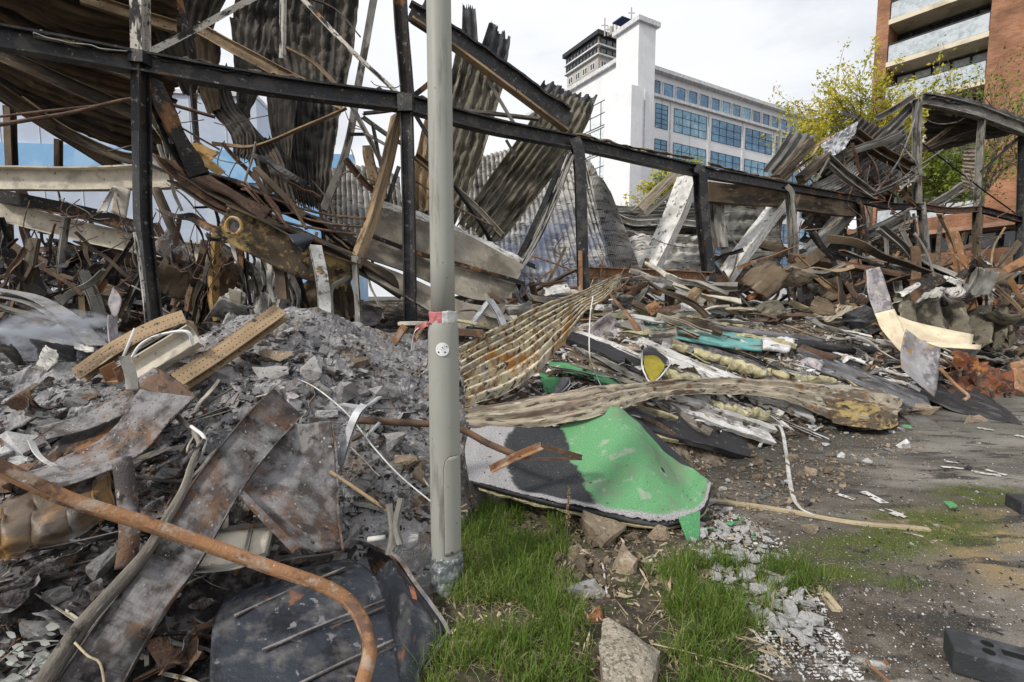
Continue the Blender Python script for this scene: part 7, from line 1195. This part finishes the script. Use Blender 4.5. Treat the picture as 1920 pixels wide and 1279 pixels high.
scat(KW, 'plaster_chunk', 290, [(1330, 945), (1430, 990), (1460, 1060), (1520, 1130), (1545, 1230), (1470, 1220), (1390, 1150), (1300, 1060), (1290, 1000)], (.016, .06), 'white crumbled plaster piece in the trail beside the grass', 'rubble', 'white plaster trail', 3, flat=.7, sink=.5)
scat(KS, 'mortar_chunk', 120, [(900, 945), (1280, 1000), (1330, 1090), (1060, 1130), (960, 1040)], (.015, .07), 'sandy mortar lump spilled under the green board', 'rubble', 'sandy lumps under the green board', 4)
scat(KS + KW[:2] + KC[:2], 'mortar_chunk', 170, [(1300, 820), (1420, 800), (1700, 800), (1720, 830), (1560, 900), (1500, 960), (1340, 930)], (.015, .075), 'sandy or pale lump along the foot of the right mound', 'rubble', 'lumps at the foot of the right mound', 5)
scat(KW + KC[:3], 'pebble', 110, [(1450, 860), (1720, 800), (1900, 820), (1920, 1180), (1600, 1270), (1480, 1100)], (.005, .022), 'small pale crumb lying loose on the asphalt', 'rubble', 'pale crumbs on the asphalt', 6)
scat(KC + KS + KW[:2] + KB, 'mound_chunk', 120, [(1080, 640), (1200, 625), (1660, 660), (1700, 740), (1450, 800), (1100, 760)], (.02, .09), 'broken chunk lying between the fallen panels on the right mound', 'rubble', 'chunks on the right mound', 7)
bx = []
for i, mt in enumerate([CONC, CONC, WCONC, SAND, CONC]):
    bm = bmesh.new(); bmesh.ops.create_cube(bm, size=2); bmesh.ops.subdivide_edges(bm, edges=bm.edges, cuts=5, use_grid_fill=True); rr_ = random.Random(i)
    for v in bm.verts:
        c_ = v.co.copy(); v.co.x *= .95; v.co.y *= .6; v.co.z *= .38
        if c_.x > .4: v.co.x -= .5 * abs(mnoise.noise(Vector((c_.y * 1.2, c_.z * 1.2, i * 3.1)))) * (c_.x - .4)
        v.co += Vector(mnoise.noise_vector(c_ * 1.9 + Vector((i * 7, 0, 0)))) * .07 + Vector(mnoise.noise_vector(c_ * 6)) * .025
        if c_.length > 1.5: v.co *= .93
    bm.verts.index_update(); vs = np.array([v.co[:] for v in bm.verts]); fs = [tuple(x.index for x in f.verts) for f in bm.faces]; bm.free(); m = M(); m.add(vs, fs, vs + i); o = link('s', m, mt, loc=(0, 0, 0)); COL.objects.unlink(o); bx.append(o)
scat(bx, 'broken_block', 48, [(385, 650), (560, 610), (760, 690), (790, 800), (700, 880), (640, 900), (400, 760)], (.03, .085), 'squared broken block tumbled down the ash heap', 'rubble', 'squared blocks on the ash heap', 12, sink=.15, flat=1.0)
scat(bx, 'broken_block', 22, [(-20, 700), (330, 700), (300, 900), (-20, 900)], (.03, .08), 'squared broken block lying near the folded duct', 'rubble', 'squared blocks near the duct', 13, sink=.2)
# green shards in the white trail
rs = random.Random(9); gp = []
for i in range(4):
    v, f = rock_data(900 + i, .22, .04, 0, 9); m = M(); m.add(v, f, v * .1); o = link('s', m, GRN, loc=(0, 0, 0)); COL.objects.unlink(o); gp.append(o)
for i, (px, py, w_) in enumerate([(1370, 1000, 34), (1345, 1014, 26), (1328, 1008, 20), (1376, 1064, 16), (1340, 1090, 14), (1782, 955, 36), (1322, 985, 16), (1702, 808, 18), (1390, 985, 14), (1412, 1022, 12)]):
    p = Q(px, py, 0); s = w_ / F * p[1] / 2; o = rs.choice(gp).copy(); o.name = 'green_shard'; COL.objects.link(o); o.location = (p[0], p[1], max(0.01, Hd(p[0], p[1])) + s * .3 + .02); o.scale = (s, s, s); o.rotation_euler = (.35, .1, rs.uniform(0, 6)); tag(o, 'green surfaced shard lying in the white rubble trail or on the asphalt', 'shard', 'green shards on the ground')
# sticks, slats and scraps lying on the heaps
pStk = pal([GREYST, ASHST, DRUST, WOOD, PALE, CHARR], [('L', .03, .02), ('round', .014, .014), ('box', .045, .006), ('C', .05, .025)], 600); pSlat = pal([PANW, GREYST, TCORR, PANG, INSUL, WOOD, WHITE, DRUST], [('box', .1, .018), ('box', .05, .02), ('C', .08, .03)], 650)
def lay(ps, name, n, poly_, ang, sd_, ls, lab, cat, grp, seed, d=(.02, .1), dn=.0):
    rs = random.Random(seed); k = 0; P_ = [V(p) for p in poly_]
    while k < n:
        px, py = rs.uniform(min(p[0] for p in poly_), max(p[0] for p in poly_)), rs.uniform(min(p[1] for p in poly_), max(p[1] for p in poly_))
        if not inpoly(px, py, P_): continue
        a = R(rs.gauss(rs.choice(ang), sd_)); c_ = Q(px, py, 0); L_ = rs.uniform(*ls); ux, uy = math.cos(a), math.sin(a)
        z1 = H0(c_[0] + ux * L_ / 2, c_[1] + uy * L_ / 2); z0 = H0(c_[0] - ux * L_ / 2, c_[1] - uy * L_ / 2)
        dv = (ux * L_, uy * L_, (z1 - z0) * .8 + rs.gauss(0, .08) * L_); spawn(rs.choice(ps), name, c_ + V((0, 0, rs.uniform(*d))), dv, rs.uniform(-.5, .5), L_, lab, cat, grp); k += 1
lay(pStk, 'debris_stick', 70, [(-20, 680), (380, 690), (430, 900), (390, 1279), (-20, 1279)], [20, 60, 120, -20], 25, (.15, .6), 'thin dusty stick in the debris at lower left', 'stick', 'sticks at lower left', 21)
lay(pStk, 'debris_stick', 55, [(380, 650), (560, 600), (805, 700), (805, 1000), (640, 1020), (400, 800)], [0, 40, 100, 150], 30, (.1, .38), 'short ash-grey stick on the ash heap', 'stick', 'sticks on the ash heap', 22)
lay(pSlat, 'wood_slat', 85, [(1080, 660), (1180, 620), (1640, 640), (1740, 740), (1500, 800), (1150, 800), (1080, 700)], [-22, -28, -15, 10], 10, (.25, 1.0), 'splintered slat lying among the fallen panels on the right mound', 'slat', 'slats on the right mound', 23, d=(.03, .14))
lay(pSlat, 'wood_slat', 80, [(880, 590), (1330, 590), (1560, 600), (1640, 650), (880, 650)], [-20, 10, -5, 30, 160], 16, (.4, 1.3), 'pale slat on the crest of the heap behind the fallen panels', 'slat', 'slats on the crest', 24, d=(.05, .3))
lay(pSlat[:9], 'wood_slat', 60, [(1560, 640), (1920, 680), (1920, 730), (1700, 740)], [-20, 10, 40, 150], 16, (.3, 1.0), 'grey slat at the right end of the heap', 'slat', 'slats at the right end', 25, d=(.05, .3))
lay(pSlat, 'plaster_sliver', 40, [(1330, 950), (1420, 1000), (1500, 1140), (1540, 1260), (1440, 1240), (1300, 1060)], [-60, -40, 20], 25, (.05, .16), 'small white sliver in the plaster trail by the grass', 'sliver', 'slivers in the plaster trail', 26, d=(.01, .04))
def layS(ps, name, n, poly_, ls, lab, cat, grp, seed, tilt=.5, d=(.02, .1)):
    rs = random.Random(seed); k = 0; P_ = [V(p) for p in poly_]
    while k < n:
        px, py = rs.uniform(min(p[0] for p in poly_), max(p[0] for p in poly_)), rs.uniform(min(p[1] for p in poly_), max(p[1] for p in poly_))
        if not inpoly(px, py, P_): continue
        c_ = Q(px, py, 0); o = rs.choice(ps).copy(); o.name = name; COL.objects.link(o); s = rs.uniform(*ls); o.scale = (s, s, s); o.location = Vector(c_ + V((0, 0, rs.uniform(*d)))); o.rotation_euler = (rs.gauss(.4, tilt), rs.gauss(0, tilt), rs.uniform(0, 6.28)); tag(o, lab, cat, grp); k += 1
layS([sD[5], sD[5], sD[2], sP[2], sD[5]], 'bent_plate', 44, [(-20, 700), (360, 700), (430, 900), (380, 1279), (-20, 1279)], (.12, .34), 'bent ash-dusted plate buried in the debris at lower left', 'steel plate', 'bent plates at lower left', 31)
layS([sD[5], sP[2], sP[3], sD[5]], 'bent_plate', 22, [(400, 680), (560, 620), (800, 720), (800, 980), (640, 1010), (420, 800)], (.08, .22), 'small bent plate lying on the ash heap', 'steel plate', 'bent plates on the ash heap', 32)
layS(sP + [sD[4], sD[2]], 'torn_sheet', 40, [(1090, 630), (1620, 620), (1740, 740), (1450, 800), (1150, 790)], (.15, .4), 'torn sheet piece wedged between the fallen panels', 'sheet scrap', 'torn sheets on the right mound', 33, tilt=.25, d=(.03, .12))
layS(sD + sR, 'torn_sheet', 30, [(1640, 640), (1930, 650), (1930, 740), (1720, 740)], (.3, .8), 'dark torn sheet at the right end of the heap', 'sheet scrap', 'torn sheets at the right end', 34, tilt=.5, d=(.05, .3))
layS(sD + sP[:3], 'torn_sheet', 30, [(-20, 600), (420, 600), (330, 700), (-20, 700)], (.2, .5), 'torn scrap lying behind the channels at left', 'sheet scrap', 'scraps behind the channels at left', 35, tilt=.5, d=(.02, .2))
# uncountable small fragments over the heaps and the asphalt: one mesh per tone
def frag(name, mt, n, poly_, sz, seed, elong=1.0, lift=.0):
    rs = random.Random(seed); nr = np.random.RandomState(seed); base = [rock_data(950 + i, .55, .06, 0, 8) for i in range(6)]; m = M(); k = 0; P_ = [V(p) for p in poly_]
    x0, x1, y0, y1 = min(p[0] for p in poly_), max(p[0] for p in poly_), min(p[1] for p in poly_), max(p[1] for p in poly_)
    while k < n:
        px, py = rs.uniform(x0, x1), rs.uniform(y0, y1)
        if not inpoly(px, py, P_): continue
        c_ = Q(px, py, 0); s = sz[0] * (sz[1] / sz[0]) ** (rs.random() ** 2); v, f = rs.choice(base)
        v = (v * V((1 + rs.random() * elong, 1, rs.uniform(.3, 1)))) @ rotm(rs.uniform(-.6, .6), rs.uniform(-.6, .6), rs.uniform(0, 6.28)).T * s; z = max(0.004, Hd(c_[0], c_[1])); q = V((c_[0], c_[1], z + s * .2 + lift)); m.add(v + q, f, v + q); k += 1
    tag(link(name, m, mt, loc=(0, 0, 0)), kind='stuff')
frag('ash_crumbs', CONC, 6000, [(-20, 640), (560, 590), (805, 700), (805, 1000), (640, 1020), (380, 1050), (-20, 1100)], (.003, .024), 41, .8)
frag('dark_cinders', CHARR, 2600, [(-20, 620), (560, 610), (805, 700), (805, 1040), (640, 1060), (390, 1279), (-20, 1279)], (.006, .035), 42, 2.0)
frag('sandy_gravel', SAND, 3800, [(880, 940), (1300, 960), (1290, 820), (1420, 790), (1700, 790), (1760, 830), (1560, 930), (1440, 1010), (1300, 1110), (1060, 1140)], (.004, .028), 43, .6)
frag('pale_splinters', WCONC, 3200, [(880, 600), (1640, 600), (1760, 760), (1450, 830), (1150, 830), (880, 800)], (.008, .05), 44, 3.0, .03)
frag('brown_splinters', DTAN, 2600, [(880, 590), (1640, 590), (1920, 660), (1900, 750), (1450, 830), (1150, 830), (880, 800)], (.01, .06), 45, 3.5, .03)
frag('grass_litter', LWOOD, 900, [(790, 1279), (850, 960), (1300, 1000), (1540, 1090), (1480, 1279)], (.003, .014), 49, 5.0, .02)
frag('soil_crumbs', SAND, 1500, [(790, 1279), (850, 960), (1300, 1000), (1540, 1090), (1480, 1279)], (.002, .012), 50, .6)
frag('plaster_grit', WCONC, 3400, [(1300, 930), (1440, 990), (1520, 1100), (1620, 1279), (1400, 1279), (1420, 1200), (1290, 1050)], (.002, .014), 46, .6)
frag('asphalt_grit', WCONC, 1700, [(1380, 820), (1920, 770), (1920, 1279), (1500, 1279), (1440, 1000)], (.0015, .007), 47, .6)
frag('black_grit', CHARR, 900, [(1380, 820), (1920, 770), (1920, 1279), (1500, 1279), (1440, 1000)], (.002, .012), 48, 1.5)
# ---------------------------------------------------------------- grass
nr = np.random.RandomState(4)
ga = [G(*q)[:2] for q in ((770, 1300), (795, 1120), (812, 1010), (860, 950), (990, 945), (1060, 1000), (1090, 1100), (1120, 1190), (1118, 1300))]; ga = [np.array((-.72, 1.3))] + ga + [np.array((.35, 1.3))]
gb_ = [G(*q)[:2] for q in ((1240, 1300), (1235, 1210), (1160, 1130), (1200, 1075), (1300, 1040), (1420, 1050), (1555, 1080), (1560, 1120), (1470, 1170), (1450, 1240), (1430, 1300))]; gb_ = [np.array((.45, 1.3))] + gb_ + [np.array((1.0, 1.3))]
def grass(name, polys, n, hr, seed, tone):
    rs = np.random.RandomState(seed); v = []; st = []; f = []; k = 0
    cl = []
    while len(cl) < n // 9:
        x, y = rs.uniform(-.8, 2.3), rs.uniform(1.3, 4.2)
        if not any(inpoly(x, y, p) and rs.rand() < min(1, .1 + max(0, pdist(x, y, p) + .12 * mnoise.noise(Vector((x * 6, y * 6, 1)))) * 5) for p in polys): continue
        if mnoise.noise(Vector((x * 3.3, y * 3.3, 7))) < -.18: continue
        if abs((x / y * F + 960) - (1180 + (G(1400, 1100)[1] * 0) + (1.65 * F / y + 555) * .22)) < 26 and y < 3.2 and rs.rand() < .75: continue
        if math.hypot(x - LB[0], y - LB[1]) < RB + .02: continue
        p_ = x / y * F + 960
        if 1115 < p_ < 1245 and y < 2.35: continue
        cl.append((x, y))
    for (cx, cy) in cl:
        hh = rs.uniform(*hr) * (1 + .5 * mnoise.noise(Vector((cx * 2, cy * 2, 3)))); t0 = tone + .28 * mnoise.noise(Vector((cx * 2.5, cy * 2.5, 11)))
        for _ in range(9):
            x = cx + rs.normal(0, .012); y = cy + rs.normal(0, .012); z = soilz(x, y) if _ == 0 else z; h_ = hh * rs.uniform(.5, 1.15); a = rs.uniform(0, 6.28); dead = rs.rand() < .16; ln = h_ * (rs.uniform(.9, 1.8) if dead else rs.uniform(.1, .95)); h_ = h_ * (.35 if dead else 1); w_ = rs.uniform(.001, .0026); dx, dy = math.cos(a), math.sin(a); b = a + 1.57 + rs.normal(0, .5); wx, wy = math.cos(b) * w_, math.sin(b) * w_
            tn = np.clip((.95 if dead else t0 + rs.normal(0, .16)), 0, 1)
            for (q, zz) in ((0, 0), (.25, .45), (.62, .8)):
                v += [(x + dx * ln * q - wx * (1 - q * .5), y + dy * ln * q - wy * (1 - q * .5), z + h_ * zz), (x + dx * ln * q + wx * (1 - q * .5), y + dy * ln * q + wy * (1 - q * .5), z + h_ * zz)]
            v.append((x + dx * ln, y + dy * ln, z + h_ * (.95 - min(.6, .3 * ln / h_)))); st += [(0, 0, tn)] * 7; f += [(k, k + 1, k + 3, k + 2), (k + 2, k + 3, k + 5, k + 4), (k + 4, k + 5, k + 6)]; k += 7
    m = M(); m.add(v, f, st); tag(link(name, m, GRASSM, loc=(0, 0, 0)), kind='stuff')
grass('grass', [ga, gb_], 24000, (.045, .17), 1, .4)
for i, (cx, cy, r_) in enumerate([(1690, 1100, 60), (1780, 1015, 90), (1700, 1045, 70), (1545, 1080, 40), (1880, 955, 50)]): pass
# weeds
wd_ = empty('tall_weed', Q(1066, 1055), 'tall brown seeding weed standing in front of the green board', 'weed')
b0 = Q(1062, 1075); b1 = P(1064, 985, b0[1]); b2 = P(1067, 915, b0[1]); link('stem', sweep([b0, b1, b2], ring(.003, 6), n=4), DTAN, wd_)
m = M(); rs = random.Random(3)
for i in range(70):
    t = rs.random(); c_ = b1 * (1 - t) + b2 * t; a = rs.uniform(0, 6.28); l_ = .012 * (1.3 - t); v, f = rock_data(960 + i % 4, .6, .03, 0, 7); m.add(v * .0055 + c_ + V((math.cos(a) * l_, math.sin(a) * l_, rs.uniform(0, .012))), f)
link('seed_head', m, TAN, wd_)
def leafy(lab, px, py, n, sz, seed):
    rs = random.Random(seed); b0 = Q(px, py); o = empty('broad_leaf_weed', b0, lab, 'weed'); 
    for i in range(n):
        m = M(); a = 2.4 * i + rs.random(); el = rs.uniform(.5, 1.1); u = V((math.cos(a) * math.cos(el), math.sin(a) * math.cos(el), math.sin(el))); s_ = V((-math.sin(a), math.cos(a), 0)); l_ = sz * rs.uniform(.7, 1.2); q = []; 
        for k in range(8): t = k / 7; w_ = l_ * .2 * math.sin(math.pi * min(1, t * .93 + .06)) ** .8; c_ = b0 + u * l_ * t + V((0, 0, -.35 * l_ * t * t)); q += [c_ - s_ * w_ + V((0, 0, w_ * .4)), c_, c_ + s_ * w_ + V((0, 0, w_ * .4))]
        m.add(q, [(3 * k + j, 3 * k + j + 1, 3 * k + j + 4, 3 * k + j + 3) for k in range(7) for j in range(2)], [(0, 0, .45)] * len(q)); link('leaf', m, GRASSM, o, smooth=True)
leafy('broad-leaved green weed in the grass right of the lamp post foot', 1000, 1180, 6, .11, 1); leafy('small broad-leaved weed near the brick fragment', 1035, 1205, 4, .07, 2); leafy('small broad-leaved weed at the lamp post foot', 905, 1120, 4, .06, 3)
xb('dry_reed', 'long dry reed stalk lying across the right grass patch', 'reed', 'round', .007, .007, LWOOD, [(1226, 1208, .12), (1310, 1228, .11), (1420, 1262, .08), (1450, 1275, .06)], n=4)
for i, (a, b) in enumerate([((1190, 1135), (1215, 1080)), ((1200, 1190), (1245, 1120)), ((1235, 1090), (1300, 1070)), ((930, 1240), (960, 1180)), ((1010, 1130), (1070, 1060)), ((1360, 1190), (1400, 1100))]): xb('dry_stalk', 'thin dry straw-coloured stalk standing in the grass', 'stalk', 'round', .004, .004, LWOOD, [(a[0], a[1], .03), ((a[0] + b[0]) / 2, (a[1] + b[1]) / 2 - 4, .1), (b[0], b[1], .14)], n=3, group='dry stalks in the grass')
# small grass tufts growing in the asphalt cracks
for i, (px, py, r_, n_) in enumerate([(1690, 1098, .09, 420), (1790, 1010, .2, 700), (1700, 1040, .16, 350), (1545, 1078, .07, 300)]):
    c0 = G(px, py); v = []; st = []; f = []; k = 0; rs = np.random.RandomState(60 + i)
    for _ in range(n_):
        x, y = c0[0] + rs.normal(0, r_), c0[1] + rs.normal(0, r_ * .45); h_ = rs.uniform(.01, .035); a = rs.uniform(0, 6.28); dx, dy = math.cos(a) * h_ * .5, math.sin(a) * h_ * .5
        v += [(x - .0015, y, .008), (x + .0015, y, .008), (x + dx, y + dy, h_ + .008)]; st += [(0, 0, rs.uniform(.3, .8))] * 3; f.append((k, k + 1, k + 2)); k += 3
    m = M(); m.add(v, f, st); tag(link('moss_grass', m, GRASSM, loc=(0, 0, 0)), kind='stuff')
# ---------------------------------------------------------------- smoke
def smoke(c_, rad, dens, colr, seed, name='smoke'):
    bm = bmesh.new(); bmesh.ops.create_icosphere(bm, subdivisions=3, radius=1); me = bpy.data.meshes.new(name); 
    bm.to_mesh(me); bm.free(); o = bpy.data.objects.new(name, me); COL.objects.link(o); o.location = Vector(c_); o.scale = rad
    m = bpy.data.materials.new(name); m.use_nodes = True; t = m.node_tree; N = t.nodes; K = t.links.new; N.remove(N['Principled BSDF']); vo = N.new('ShaderNodeVolumePrincipled'); vo.inputs['Color'].default_value = (*colr, 1)
    tcn = N.new('ShaderNodeTexCoord'); ln = N.new('ShaderNodeVectorMath'); ln.operation = 'LENGTH'; K(tcn.outputs['Object'], ln.inputs[0]); r1 = N.new('ShaderNodeMapRange'); r1.inputs[1].default_value = 1; r1.inputs[2].default_value = .1; K(ln.outputs['Value'], r1.inputs[0])
    n = N.new('ShaderNodeTexNoise'); n.inputs['Scale'].default_value = 2.8; n.inputs['Detail'].default_value = 6; mp = N.new('ShaderNodeMapping'); mp.inputs['Location'].default_value = (seed, 0, 0); K(tcn.outputs['Object'], mp.inputs[0]); K(mp.outputs[0], n.inputs['Vector']); r2 = N.new('ShaderNodeMapRange'); r2.inputs[1].default_value = .48; r2.inputs[2].default_value = .7; K(n.outputs[0], r2.inputs[0])
    mu = N.new('ShaderNodeMath'); mu.operation = 'MULTIPLY'; K(r1.outputs[0], mu.inputs[0]); K(r2.outputs[0], mu.inputs[1]); m2 = N.new('ShaderNodeMath'); m2.operation = 'MULTIPLY'; m2.inputs[1].default_value = dens; K(mu.outputs[0], m2.inputs[0]); K(m2.outputs[0], vo.inputs['Density']); K(vo.outputs[0], N['Material Output'].inputs['Volume'])
    me.materials.append(m); tag(o, kind='stuff')
smoke(P(105, 628, 4.55), (.62, .35, .26), 55, (.8, .85, .95), 1); smoke(P(1040, 490, 9.6), (1.6, .8, 1.3), 4.5, (.45, .6, 1), 5)
for o in list(bpy.data.objects):
    if '_w' in o.keys(): del o['_w']
